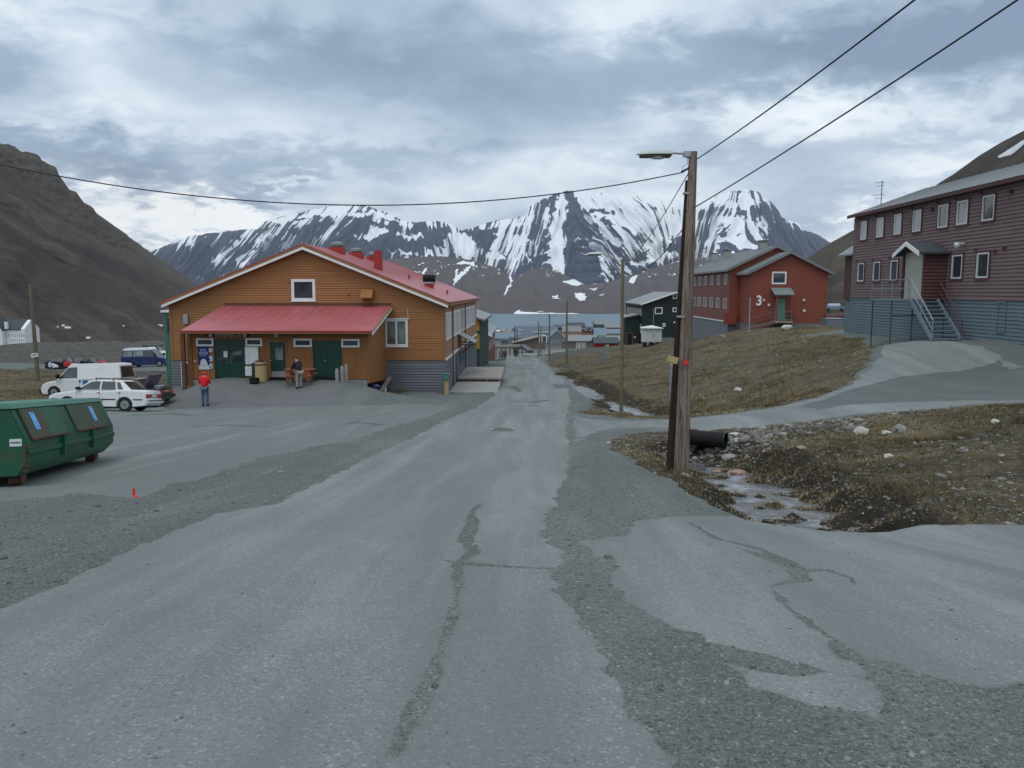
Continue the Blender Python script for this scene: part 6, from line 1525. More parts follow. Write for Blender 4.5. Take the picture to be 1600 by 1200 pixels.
def main_pole():
    Y = 16.; b = P(1064, 742, Y); tp = P(1083, 237, Y)
    t = thing('street_lamp', 'tall weathered twin timber pole with a lamp arm at the roadside ditch', 'lamp post', (b.x, Y, b.z))
    n = 9; pts = [Vector((b.x, Y, b.z-.3))+(tp-Vector((b.x, Y, b.z-.3)))*(k/(n-1)) for k in range(n)]
    # uneven, checked trunk
    mb = MB().tube(pts, [.155-.075*(k/(n-1)) for k in range(n)], 14); o = mb.build('pole', MT['polepale'], t, smooth=True)
    b2 = P(1051, 729, Y+.2); t2 = P(1076, 282, Y+.12); pts2 = [Vector((b2.x, Y+.2, b2.z-.3))+(t2-Vector((b2.x, Y+.2, b2.z-.3)))*(k/(n-1)) for k in range(n)]
    MB().tube(pts2, [.15-.085*(k/(n-1)) for k in range(n)], 14).build('support_pole', MT['poledark'], t, smooth=True, label='dark tarred support pole')
    for z in (-.5, 1.9): 
        k = (z-b.z)/(tp.z-b.z); q = b+(tp-b)*k; MB().tube([q+Vector((-.03, .06, -.02)), q+Vector((-.03, .06, .02))], .2-.08*k, 14).build('strap', MT['galv'], t)
    a = P(1074, 240.5, Y-.02); e = P(1051, 239, Y-.05)
    MB().tube([a, e], .022, 8).tube([P(1077, 247, Y), P(1067, 240.5, Y)], .02, 6).build('lamp_arm', MT['galv'], t)
    bx(a.x-.08, a.y-.05, a.z-.06, a.x+.06, a.y+.05, a.z+.05).build('arm_bracket', MT['galv'], t, .01)
    lamp_head(t, e, -1, 1.02)
    MB().tube([P(1073, 242, Y), P(1074, 256, Y), P(1065, 262, Y), P(1070, 268, Y), P(1077, 262, Y)], .006, 5).build('feed_wire', MT['cable'], t)
    # tag board and red marker
    c = P(1053.5, 560.5, Y-.12); m = MB(); m.bar(P(1053, 561, Y-.14)+Vector((-.13, 0, .02)), P(1053, 561, Y-.14)+Vector((.08, 0, -.04)), .02, .13); m.build('tag_board', MT['woodyellow'], t)
    q = P(1071, 569.5, Y-.16); MB().prism([(q.x-.055, q.y, q.z), (q.x+.075, q.y, q.z), (q.x+.012, q.y, q.z+.12)], (0, .01, 0)).build('red_marker', MT['redflag'], t)
    for py in (575, 668, 330): q = P(1073, py, Y-.12); MB().ball(q, .018, 6, 4).build('bolt', MT['rust'], t)
    return tp
TP = main_pole()
P1T = P(973, 405, 38.8); 
x = P(971, 632, 38.8).x
pole(x, 38.8, P1T.z, .10, .075, label='olive timber lamp post standing in the ditch right of the road', lean=(P1T.x-x, 0), lamp=(P(941, 393, 38.8).x-P1T.x, .45, 1, 1.15))
for (px, pt, Y, lamp, lab) in ((885.5, 469, 83., (-.75, .32, 1, 1.2), 'second lamp post down the road, right of the bend'), (858.5, 490, 112., (-.9, .45, 1, 1.4), 'third lamp post down the road with a sagging lamp arm'),
                         (841.5, 502, 148., (-.6, -.1, 1, 1.2), 'fourth lamp post down the road, its lamp below the top')):
    q = P(px, (pt+560)/2, Y); pole(q.x, Y, P(px, pt, Y).z, .13, .09, label=lab, lamp=lamp)
for (px, pt, Y, mt, lab) in ((845, 511, 152., 'poleolive', 'slender post just right of the fourth lamp post'), (804.5, 509, 170., 'poledark', 'dark post beside the pipeline bridge'),
                         (1160.5, 999, 78, None, None), (1170.5, 465, 72., 'galv', 'thin pale pole before the left corner of the red house'), (1060, 494, 98., 'galv', 'grey post just left of the twin pole'),
                         (1052, 567, 27.3, 'x', None)):
    if lab is None: continue
    q = P(px, (pt+560)/2, Y); pole(q.x, Y, P(px, pt, Y).z, .12 if mt != 'galv' else .06, .09 if mt != 'galv' else .05, mt, 'utility_pole', lab, cat='pole')
q = P(808, 515, 172.); pole(q.x, 172., q.z, .1, .07, 'poledark', label='dark lamp post right beside the dark post at the pipeline', lamp=(.3, .1, 1, 1.4))
for px, pt, pb, Y, lab in ((90.5, 511, 531, 330., 'small distant lamp post left in the valley'), (193, 509.5, 531, 330., 'small distant lamp post in the valley before the van')):
    q = P(px, pt, Y); t = thing('lamp_post', lab, 'lamp post', (q.x, Y, ZP(pb+3, Y))); MB().bar((q.x, Y, ZP(pb+8, Y)), (q.x, Y, q.z), .18, .18).build('pole', MT['darkmetal'], t); MB().ball((q.x, Y, q.z), .45, 8, 6).build('lamp_head', MT['lampglass'], t)
# left pole with sign
q = P(59.5, 596, 58); t, _ = pole(q.x, 58, P(57.5, 443, 58).z, .16, .11, 'poleolive', 'utility_pole', 'lone timber pole with a small white arrow sign at the left', lean=(-.09, 0), cat='pole')
a = P(54, 555.5, 57.8); mb = MB().prism([(a.x-.28, a.y, a.z-.02), (a.x-.22, a.y, a.z-.17), (a.x+.26, a.y, a.z-.08), (a.x+.26, a.y, a.z+.2), (a.x-.22, a.y, a.z+.15)], (0, .03, 0)); so = mb.build('arrow_sign', MT['paper'], t)
mb = MB()
for i in range(6): mb.box(a.x-.16+i*.062, a.y-.006, a.z-.04+i*.01, a.x-.12+i*.062, a.y-.001, a.z+.06+i*.01)
mb.build('sign_print', MT['ink'], so)

def cable(p0, p1, sag, label, r=.014, n=26, group=None, name='cable'):
    pts = []
    for i in range(n+1):
        k = i/n; p = Vector(p0).lerp(Vector(p1), k); p.z -= 4*sag*k*(1-k); pts.append(p)
    o = MB().tube(pts, r, 6, cap=False).build(name, MT['cable'], smooth=True); return tag(o, label, 'cable', group)
A0 = P(1090, 248, 15.95); A1 = P(1405, 0, 8.6); d = (A1-A0); cable(A0, A0+d*1.8, .12, 'upper black cable rising from the pole top over the road to the upper right', .0105)
B0 = P(1087, 323, 15.95); B1 = P(1568, 0, 8.6); d = (B1-B0); cable(B0, B0+d*1.6, .10, 'lower of the two black cables running to the upper right', .0105)
L0 = P(1068, 269, 15.9); L1 = P(0, 257, 14); dd = (L1-L0)
_M = P(500, 320.5, 14.95); _k1 = .8; _kM = (_M.x-L0.x)/(dd.x*1.25); _s = (_M.z-L0.z-_kM/_k1*(L1.z-L0.z))/(4*_kM*(_kM-_k1)); ex = L0+(L1+Vector((0, 0, 4*_s*_k1*(1-_k1)))-L0)/_k1; cable(L0, ex, _s, 'long sagging black cable crossing the whole sky to the left', .0115, 60)
cable(P(1075, 272, 15.95), P1T+Vector((0, -.12, -.35)), .25, 'steep thin cable from the twin pole top to the olive lamp post', .010)
cable(P(1071, 352, 16.1), P1T+Vector((.1, -.12, -.6)), .45, 'lower sagging cable between the twin pole and the olive lamp post', .011)
cable(P1T+Vector((0, .1, -.35)), P(885.5, 473, 83), .8, 'thin cable from the olive lamp post down the road to the second one', .011)
cable(P(885.5, 473, 83), P(858.5, 493, 112), .5, 'thin cable between the second and third lamp posts', .011)
cable(P(858.5, 493, 112), P(841.5, 504, 148), .5, 'thin cable between the third and fourth lamp posts', .011)
cable(P(1085, 255, 16.05), P(1065, 268, 15.9), .02, 'short loop of cable wrapped around the twin pole top', .02, 8)
cable(P(-150, 497, 90), P(258, 501, 90), .05, 'faint thin cable low across the left mountain', .014)
PC[:] = [400, 600]

# ================================================================ vehicles
def arch(cx, cz, r, n=9, z=.2):
    """arch cut going backwards (+x to -x) along the sill"""
    a0 = math.asin((z-cz)/r); out = []
    for i in range(n+1):
        a = a0+(math.pi-2*a0)*i/n; out.append((cx+r*math.cos(a), cz+r*math.sin(a)))
    return out
def wheel(root, x, y, r, w, s):
    t = MB().tube([(x, y-w/2, r), (x, y-w/2+.02, r), (x, y+w/2-.02, r), (x, y+w/2, r)], [r*.93, r, r, r*.93], 26).build('wheel', MT['tyre'], root, smooth=True)
    ys = y+s*(w/2)
    MB().tube([(x, ys-s*.01, r), (x, ys+s*.008, r)], [r*.64, r*.60], 20).build('rim', MT['rim'], t, smooth=True)
    hb = MB().tube([(x, ys+s*.008, r), (x, ys+s*.02, r)], [r*.2, r*.16], 12)
    hb.build('hub', MT['darkmetal'], t)
    sl = MB()
    for k in range(8):
        a = 2*math.pi*k/8; cx, cz = x+math.cos(a)*r*.42, r+math.sin(a)*r*.42; sl.box(cx-.025, ys+s*.006, cz-.025, cx+.025, ys+s*.012, cz+.025)
    sl.build('rim_holes', MT['darkmetal'], t, kind='stuff')
def lower_body(out, W_, mat, root, name='body', ins=.07, bevel=.025):
    y = W_/2; cx = sum(p[0] for p in out)/len(out)
    ring = lambda yy, k: [(cx+(a-cx)*(1-k*.02), yy, b if b < .35 else b-k*.03) for a, b in out]
    mb = MB(); R_ = [ring(-y+ins*.5, 1.6), ring(-y, .35), ring(-y*.55, 0), ring(y*.55, 0), ring(y, .35), ring(y-ins*.5, 1.6)]
    # cross rings: outer skins slightly inset for rounded flanks
    R_[0] = [(a, -y+ins, b) for a, _, b in R_[0]]; R_[5] = [(a, y-ins, b) for a, _, b in R_[5]]
    n = len(out); vs = []; fs = []
    # simple solid: flank face, chamfer ring, top
    vs = [(cx+(a-cx)*.985, -y, min(b, b-.035 if b > .45 else b)) for a, b in out]+[(a, -y+ins, b) for a, b in out]+[(a, y-ins, b) for a, b in out]+[(cx+(a-cx)*.985, y, min(b, b-.035 if b > .45 else b)) for a, b in out]
    fs = [tuple(range(n)), tuple(range(3*n, 4*n))[::-1]]
    for k in range(3):
        for i in range(n): fs.append((k*n+i, k*n+(i+1) % n, (k+1)*n+(i+1) % n, (k+1)*n+i))
    return mb.add(vs, fs).build(name, mat, root, bevel, 2)
def cabin(poly, hw, mat, root, name='cabin', bevel=.03):
    n = len(poly); vs = [(a, -hw(b), b) for a, b in poly]+[(a, hw(b), b) for a, b in poly]
    return MB().add(vs, [tuple(range(n)), tuple(range(n, 2*n))[::-1]]+[(i, n+i, n+(i+1) % n, (i+1) % n) for i in range(n)]).build(name, mat, root, bevel, 2)
def side_win(root, poly, hw, s, mat='glasscar', name='side_window', off=.010):
    n = len(poly); vs = [(a, s*(hw(b)-.01), b) for a, b in poly]+[(a, s*(hw(b)+off), b) for a, b in poly]
    return MB().add(vs, [tuple(range(n)), tuple(range(n, 2*n))[::-1]]+[(i, n+i, n+(i+1) % n, (i+1) % n) for i in range(n)]).build(name, MT[mat], root)
def end_win(root, a, b, hw, ins=.08, k0=.08, k1=.92, mat='glasscar', name='windscreen'):
    a = Vector((a[0], 0, a[1])); b = Vector((b[0], 0, b[1])); d = b-a; p = a+d*k0; q = a+d*k1; nrm = Vector((d.z, 0, -d.x)).normalized()
    if nrm.x*(1 if a.x > 0 else -1) < 0: nrm = -nrm
    vs = []
    for o in (-.01, .012):
        for pt in (p, q):
            for s in (-1, 1): vs.append((pt.x+nrm.x*o, s*(hw(pt.z)-ins), pt.z+nrm.z*o))
    return MB().add(vs, [(0, 1, 3, 2), (4, 6, 7, 5), (0, 4, 5, 1), (2, 3, 7, 6), (0, 2, 6, 4), (1, 5, 7, 3)]).build(name, MT[mat], root)
def sedan(label, paint, loc, rz, open_boot=False, rack=False, trim='black', plate='paper', load=False):
    t = thing('parked_car', label, 'car', (0, 0, 0)); pm_ = MT[paint]; W_ = 1.68
    zt = .93
    out = [(-2.14, .26), (-2.19, .36), (-2.2, .52), (-2.15, .57), (-2.13, .86), (-2.06, .94), (-1.45, .965), (-.2, .90), (.95, .90), (1.85, .78), (2.04, .70), (2.10, .56), (2.16, .5), (2.15, .3), (2.08, .22)]+arch(1.30, .31, .36)+arch(-1.22, .31, .36)
    if open_boot: out[5] = (-2.08, .90); out[6] = (-1.5, .90)
    lower_body(out, W_, pm_, t)
    bx(-2.0, -.70, .17, 2.0, .70, .34).build('underbody', MT['black'], t)
    hw = lambda z: .78-(z-.9)*.36
    cab = [(-1.52, .90), (-.98, 1.36), (-.9, 1.39), (.22, 1.395), (.32, 1.37), (1.08, .90)]
    cabin(cab, hw, pm_, t)
    for s in (-1, 1):
        side_win(t, [(.90, .955), (.30, 1.31), (-.08, 1.325), (-.08, .955)], hw, s); side_win(t, [(-.15, .955), (-.15, 1.325), (-.72, 1.315), (-.80, .955)], hw, s)
        side_win(t, [(-.87, .975), (-.79, 1.305), (-.93, 1.28), (-1.12, .975)], hw, s)
        MB().box(-2.0, s*.838, .50, -1.60, s*.850, .55).box(-.82, s*.838, .50, .90, s*.850, .55).box(1.68, s*.838, .5, 2.0, s*.850, .55).build('side_trim', MT['black'], t, kind='stuff')
        for x in (-.02, -.92): MB().box(x-.12, s*.838, .80, x, s*.856, .83).build('door_handle', MT['black'], t)
        for x in (-.115, -1.0, .88): MB().box(x-.006, s*.838, .30, x+.006, s*.842, .88).build('door_seam', MT['black'], t)
        bx(.72, s*.80, .94, .88, s*.98, 1.07).build('wing_mirror', MT['black'], t, .02)
    end_win(t, cab[4], cab[5], hw, .07); end_win(t, cab[0], cab[1], hw, .10, name='rear_window')
    for x in (1.30, -1.22):
        for s in (-1, 1): wheel(t, x, s*.73, .30, .19, s)
    MB().box(-2.28, -.80, .36, -2.19, .80, .52).build('rear_bumper', pm_ if not open_boot else MT['darkmetal'], t, .02); MB().box(-2.29, -.81, .47, -2.2, .81, .50).build('bumper_strip', MT['black'], t)
    MB().box(2.12, -.80, .34, 2.22, .80, .50).build('front_bumper', pm_ if not open_boot else MT['darkmetal'], t, .02)
    for s in (-1, 1):
        bx(-2.175, s*.80, .60, -2.12, s*.36, .77).build('tail_lamp', MT['lightred'], t, .012); bx(2.03, s*.76, .54, 2.12, s*.45, .67).build('headlamp', MT['lightclear'], t, .012)
    bx(-2.165, -.34, .62, -2.13, .34, .76).build('rear_panel', MT['darkmetal'], t)
    bx(-2.185, -.24, .64, -2.166, .24, .73).build('number_plate', MT['woodyellow' if open_boot else 'paper'], t)
    bx(2.05, -.44, .54, 2.115, .44, .66).build('grille', MT['black'], t)
    MB().tube([(-2.25, .45, .24), (-2.1, .45, .24)], .03, 8).build('exhaust', MT['darkmetal'], t)
    if rack:
        for x in (-.62, .12):
            MB().tube([(x, -.66, 1.36), (x, -.66, 1.46), (x, .66, 1.46), (x, .66, 1.36)], .022, 6).build('roof_rack', MT['darkmetal'], t)
    if load: bx(-1.1, -.5, 1.47, .9, .5, 1.62).build('roof_box', MT['darkmetal'], t, .03)
    if open_boot:
        MB().prism([(-1.42, -.68, .95), (-1.72, -.68, 1.50), (-1.82, -.68, 1.53), (-1.76, -.68, 1.56), (-1.66, -.68, 1.54), (-1.36, -.68, .98)], (0, 1.36, 0)).build('boot_lid', MT['smpurple'], t, .01, label='raised dark boot lid')
        bx(-2.02, -.62, .88, -1.55, .62, .905).build('boot_opening', MT['black'], t)
        bx(-1.9, -.5, .905, -1.62, .2, 1.0).build('luggage', MT['smwhite'], t, .03)
    t.location = loc; t.rotation_euler = (0, 0, rz); return t
def van(label, loc, rz, lower, upper, windows, L=4.8, text=False):
    t = thing('parked_van', label, 'van', (0, 0, 0)); h = L/2; W_ = 1.84; zs = 1.05
    out = [(-h, .35), (-h-.03, .5), (-h, zs), (-.5, zs+.01), (h-1.15, zs), (h-.35, .92), (h-.1, .80), (h, .6), (h, .42), (h-.05, .26)]+arch(h-.78, .33, .39)+arch(-h+.95, .33, .39)+[(-h+.05, .28)]
    lower_body(out, W_, MT[lower], t)
    bx(-h+.15, -.8, .2, h-.15, .8, .42).build('underbody', MT['black'], t)
    hw = lambda z: .92-(z-1.0)*.17
    cab = [(-h, 1.0), (-h+.13, 1.82), (-h+.22, 1.90), (-h+.6, 1.95), (h-1.95, 1.95), (h-1.72, 1.88), (h-.95, 1.0)]
    if upper != lower:
        cabin([(-h, 1.0), (-h+.13, 1.74), (h-1.68, 1.74), (h-.95, 1.0)], hw, MT[lower], t)
        cabin([(-h+.12, 1.742), (-h+.22, 1.92), (-h+.6, 2.02), (h-2.0, 2.02), (h-1.75, 1.90), (h-1.69, 1.742)], lambda z: hw(z)+.01, MT[upper], t, 'roof')
        bx(-.9, -.3, 2.0, .1, .3, 2.07).build('roof_hatch', MT['darkmetal'], t, .02)
    else: cabin(cab, hw, MT[lower], t)
    fx = h-1.72
    for s in (-1, 1):
        side_win(t, [(h-1.12, 1.12), (h-1.66, 1.74), (h-2.18, 1.76), (h-2.22, 1.12)], hw, s)
        if windows:
            side_win(t, [(h-2.45, 1.14), (h-2.45, 1.68), (h-3.45, 1.68), (h-3.45, 1.14)], hw, s, 'glass2'); side_win(t, [(h-3.6, 1.14), (h-3.6, 1.68), (-h+.28, 1.66), (-h+.2, 1.14)], hw, s, 'glass2')
        for x in (h-2.33, h-1.0): bx(x-.007, s*.915, .42, x+.007, s*.924, 1.02).build('door_seam', MT['black'], t)
        bx(-h+.3, s*.915, 1.035, h-2.5, s*.926, 1.045).build('body_crease', MT['galv' if lower == 'carwhite' else 'black'], t)
        bx(h-2.42, s*.917, .86, h-2.34, s*.945, 1.0).build('door_handle', MT['black'], t, .01)
        bx(h-1.22, s*.93, 1.14, h-1.05, s*1.16, 1.38).build('wing_mirror', MT['black'], t, .03)
        bx(h-.06, s*.88, .62, h+.01, s*.55, .80).build('headlamp', MT['lightclear'] if lower != 'carwhite' else MT['lightred'], t, .02)
        bx(-h-.05, s*.90, .72, -h-.0, s*.78, 1.1).build('tail_lamp', MT['lightred'], t, .01)
        for x in (h-.78, -h+.95): wheel(t, x, s*.82, .32, .2, s)
    end_win(t, (h-1.72, 1.86), (h-.97, 1.02), hw, .08)
    end_win(t, (-h, 1.0), (-h+.13, 1.82), hw, .14, .12, .9, name='rear_window')
    bx(h-.04, -.9, .26, h+.1, .9, .5).build('front_bumper', MT['black'], t, .03); bx(-h-.1, -.9, .3, -h+.02, .9, .5).build('rear_bumper', MT['black'], t, .03)
    bx(-h-.04, -.28, .62, -h-.015, .28, .74).build('number_plate', MT['paper'], t)
    if text:
        a = bx(-.45, .921, .50, -.13, .930, .98).build('door_emblem', MT['blueink'], t, label='blue square emblem low on the side'); MB().prism([(-.40, .931, .52), (-.18, .931, .52), (-.25, .931, .72), (-.33, .931, .60)], (0, .003, 0)).build('emblem_peak', MT['paper'], a)
        mb = MB(); x = .30; rr = random.Random(5)
        for i in range(14):
            w = rr.choice((.03, .045, .05)); mb.box(x, .921, .885, x+w, .927, .885+rr.choice((.05, .06, .05)))
            x += w+(.03 if i not in (5, 9) else .08)
        mb.build('door_lettering', MT['paleprint'], t, kind='stuff')
        bx(-h+1.5, .915, .29, h-1.3, .926, .34).build('sill_stripe', MT['blueink'], t)
    t.location = loc; t.rotation_euler = (0, 0, rz); return t
def put(x, y, dz=0): return (x, y, gz(x, y)+dz)
PI = math.pi
def slope_pitch(t):
    x, y, z = t.location; a = t.rotation_euler.z; d = 1.2
    p = (gz(x+math.cos(a)*d, y+math.sin(a)*d)-gz(x-math.cos(a)*d, y-math.sin(a)*d))/(2*d); q = (gz(x-math.sin(a)*d, y+math.cos(a)*d)-gz(x+math.sin(a)*d, y-math.cos(a)*d))/(2*d)
    t.rotation_euler = (math.atan(q), -math.atan(p), a); t.location.z = (gz(x+1, y)+gz(x-1, y)+gz(x, y+1)+gz(x, y-1))/4
slope_pitch(sedan('white saloon car with roof bars parked behind the green container', 'carwhite', put(P(226, 640, 34.5).x-2.2, 35.35), PI+.04, rack=True))
slope_pitch(sedan('dark green saloon car with its boot lid raised, parked beside the white saloon', 'cargreen', put(P(250, 628, 38.2).x-2.2, 39.0), PI+.02, open_boot=True))
slope_pitch(van('white panel van with a blue side emblem parked behind the saloon', put(P(190, 612, 46).x-2.4, 46.9), PI, 'carwhite', 'carwhite', False, text=True))
slope_pitch(van('dark blue minibus with white roof on the gravel terrace', put(P(263, 565, 82).x-2.4, 82.6), 0, 'carblue', 'carwhite', True, L=4.75))
c = sedan('pale car with a roof box mostly hidden behind the blue minibus', 'carwhite', put(P(240, 545, 92).x, 92), 0, rack=True, load=True); slope_pitch(c); c.location.z += .35

def snowmobile(paint):
    t = thing('snowmobile', '', 'snowmobile', (0, 0, 0)); pm_ = MT[paint]
    MB().prism([(-1.45, -.2, .12), (-1.2, -.2, .02), (.25, -.2, .02), (.5, -.2, .22), (.3, -.2, .38), (-1.3, -.2, .36)], (0, .4, 0)).build('track', MT['black'], t, .03)
    MB().prism([(-1.35, -.19, .4), (-1.3, -.19, .66), (-.9, -.19, .72), (-.1, -.19, .66), (.1, -.19, .5), (.1, -.19, .38)], (0, .38, 0)).build('seat', MT['black'], t, .05)
    MB().add([(.0, -.34, .25), (.0, .34, .25), (1.25, -.2, .22), (1.25, .2, .22), (.0, -.36, .55), (.0, .36, .55), (.15, -.26, .86), (.15, .26, .86), (.75, -.24, .7), (.75, .24, .7), (1.3, -.16, .38), (1.3, .16, .38)],
             [(0, 2, 3, 1), (0, 4, 10, 2), (1, 3, 11, 5), (4, 6, 8, 10), (5, 11, 9, 7), (6, 7, 9, 8), (8, 9, 11, 10), (2, 10, 11, 3), (0, 1, 5, 4), (4, 5, 7, 6)]).build('hood', pm_, t, .04)
    MB().prism([(.62, -.26, .74), (.2, -.2, 1.15), (.24, -.2, 1.15), (.68, -.26, .74)], (0, .52, 0)).build('windshield', MT['glass'], t)
    for s in (-1, 1):
        MB().tube([(.1, s*.42, .06), (1.2, s*.42, .04), (1.5, s*.42, .2)], .05, 6).tube([(.8, s*.42, .06), (.75, s*.2, .35)], .03, 6).build('ski', MT['darkmetal'], t)
    MB().tube([(.05, -.35, .98), (.12, 0, .92), (.05, .35, .98)], .02, 6).build('handlebar', MT['black'], t)
    MB().prism([(-1.45, -.22, .72), (-1.45, -.22, .78), (-1.0, -.22, .80), (-1.0, -.22, .74)], (0, .44, 0)).build('rear_rack', MT['darkmetal'], t)
    return t
SNOWM = [('white', 'smwhite', -47.6, 78.6, 1.2, 'snowmobile with a large white hood, farthest left of the row'), (None, 'smblack', -46.2, 79.4, .6, 'black snowmobile right next to the white one'), (None, 'smred', -45.0, 78.2, 1.9, 'snowmobile with dull red hood, third from the left in the row'),
         (None, 'smpurple', -43.9, 78.9, 2.4, 'dull purple snowmobile at the middle of the row'), (None, 'smblack', -42.9, 78.3, 1.0, 'black snowmobile behind the pale board'), (None, 'smblack', -41.9, 79.6, .3, 'black snowmobile, second last dark one of the row'), (None, 'smblack', -41.0, 78.6, 1.5, 'rightmost black snowmobile of the row'),
         (None, 'smred', -38.0-4.0+.2, 82.5, 1.3, 'bright red snowmobile standing apart at the right end')]
protos = {}
for i, (_, paint, x, y, rz, lab) in enumerate(SNOWM):
    X = XP([83, 97, 104, 114, 121, 131, 143, 158][i], y)
    if paint not in protos: o = protos[paint] = snowmobile(paint)
    else: o = copy_tree(protos[paint])
    o.location = put(X, y, .02); o.rotation_euler = (0, 0, rz-PI*.6); o['label'] = lab; o['group'] = 'snowmobiles parked on the gravel terrace'; o['category'] = 'snowmobile'
q = P(127, 574, 76.5); o = thing('pale_board', 'pale board lying in front of the parked snowmobiles', 'board', put(q.x, 76.5)); MB().bar((q.x-.55, 76.3, gz(q.x, 76.5)+.08), (q.x+.5, 76.8, gz(q.x, 76.5)+.3), .7, .05, (0, -1, 1)).build('board', MT['paper'], o)
q = P(116, 566, 76.8); o = thing('pale_crate', 'small pinkish box among the black snowmobiles', 'box', put(q.x, 76.8)); bx(q.x-.25, 76.6, gz(q.x, 76.8), q.x+.2, 77, gz(q.x, 76.8)+.6).build('crate', MT['signlet'], o, .02)

# ------------------------------------------------ the green container
def container():
    t = thing('waste_container', 'battered dark green waste container with two hatches and blue stickers at the left edge', 'container', (0, 0, 0)); L = 4.9
    pr = [(.72, .16), (.87, .36), (.87, .72), (.64, 1.27)]
    ring = lambda x, k=0: [(x+(.22*(1-(z-.16)/.3) if z < .36 and k else 0)*k, y, z) for y, z in [(-a, b) for a, b in pr]+[(a, b) for a, b in pr[::-1]]]
    a = ring(0); b = [(L-(.26 if z < .2 else 0), y, z) for _, y, z in ring(0)]; n = len(a)
    MB().add(a+b, [tuple(range(n))[::-1], tuple(range(n, 2*n))]+[(i, (i+1) % n, n+(i+1) % n, n+i) for i in range(n)]).build('body', MT['dump'], t, .018, 2)
    MB().add([(-.03, -.68, 1.27), (-.03, .68, 1.27), (L+.05, .68, 1.27), (L+.05, -.68, 1.27), (.0, -.60, 1.36), (.0, .60, 1.36), (L-.02, .60, 1.36), (L-.02, -.60, 1.36)],
             [(0, 3, 2, 1), (4, 5, 6, 7), (0, 4, 7, 3), (1, 2, 6, 5), (0, 1, 5, 4), (3, 7, 6, 2)]).build('lid_roof', MT['dumplight'], t, .012, 2)
    for s in (-1, 1):
        nrm = Vector((0, s*.55, .23)).normalized()
        def onslope(x, k, d=0): y = .87-.23*k; z = .72+.55*k; return Vector((x, s*y, z))+nrm*d
        def plate(x0, x1, k0, k1, d0, d1, name, mt, par=t, lab=None):
            vs = [onslope(x, k, d) for d in (d0, d1) for x, k in ((x0, k0), (x1, k0), (x1, k1), (x0, k1))]
            return MB().add(vs, [(0, 3, 2, 1), (4, 5, 6, 7), (0, 1, 5, 4), (1, 2, 6, 5), (2, 3, 7, 6), (3, 0, 4, 7)]).build(name, MT[mt], par, .004, 1, label=lab)
        for x0, x1, mt, st in ((.22, 1.05, 'dumphatch', .52), (1.06, 1.95, 'dump', None), (2.5, 3.45, 'dumphatch', None), (3.46, 4.45, 'dumphatch', .35)):
            h = plate(x0, x1, .06, .96, .006, .035, 'hatch', mt, lab='rusty hatch plate' if mt == 'dumphatch' else None)
            if st is not None and s == -1:
                c = x0+(x1-x0)*st; plate(c-.10, c+.10, .30, .84, .037, .041, 'sticker', 'sticker', h)
                for kk in (.36, .5, .78): plate(c-.05, c+.05, kk, kk+.025, .042, .044, 'sticker_print', 'blueink', h)
        for x0, x1 in ((.2, 1.98), (2.48, 4.48)):
            plate(x0, x1, .0, .05, .006, .06, 'hatch_ledge', 'rust')
        # ribs
        mb = MB().prism([(0.03, s*.871, .60), (0.03, s*.905, .585), (0.03, s*.905, .515), (.03, s*.871, .50)], (L-.06, 0, 0)); mb.build('long_rib', MT['dump'], t, .006)
        for x in (1.62, 3.3): bx(x-.03, s*.871, .37, x+.03, s*.935, .74).build('upright_rib', MT['dump'], t, .008)
        for i in range(6): bx(-.005, s*.80, .24+i*.08, .035, s*.885, .27+i*.08).build('edge_stiffener', MT['rust'], t)
    for x in (.25, L-.75):
        for s in (-1, 1):
            MB().tube([(x, s*.52, .09), (x, s*.68, .09)], .09, 14).build('roller', MT['rust'], t, smooth=True); bx(x-.1, s*.70, .05, x+.1, s*.73, .22).build('roller_fork', MT['rust'], t)
    bx(.5, -.4, .12, L-.8, .4, .18).build('skid_frame', MT['black'], t)
    o = bx(-.012, -.80, .66, -.002, -.62, .78).build('name_label', MT['paper'], t); mb = MB()
    for i in range(6): mb.box(-.016, -.785+i*.026, .71, -.0125, -.765+i*.026, .735)
    mb.build('label_print', MT['ink'], o)
    MB().tube([(.9, .0, 1.36), (.9, 0, 1.43)], .02, 6).build('lifting_lug', MT['rust'], t)
    pa, pb = P(40, 712, 12.7), P(178, 692, 17.5); x = Vector((pb.x-pa.x, pb.y-pa.y, 0)); p0 = Vector((pa.x, pa.y, 0)); xn = x.normalized(); side = Vector((-xn.y, xn.x, 0))
    o_ = p0+side*.87; z0 = gz(o_.x, o_.y); e = o_+xn*L; z1 = gz(e.x, e.y)
    xa = Vector((xn.x*L, xn.y*L, z1-z0)).normalized(); ya = side; za = xa.cross(ya)
    m = Matrix((xa, ya, za)).transposed().to_4x4(); t.matrix_world = Matrix.Translation(Vector((o_.x, o_.y, z0)))@m
container()
q = P(210, 776, 12.2); x, y = G(210, 776)
t = thing('survey_peg', 'short fluorescent red peg standing on the gravel near the container', 'peg', (x, y, gz(x, y))); MB().tube([(x, y, gz(x, y)-.05), (x-.008, y, gz(x, y)+.13)], .019, 8).build('peg', MT['redflag'], t); MB().ball((x+.02, y-.02, gz(x, y)+.005), .03, 8, 5, (1.4, 1, .6)).build('painted_stone', MT['redflag'], t)
x, y = G(785, 671.5)
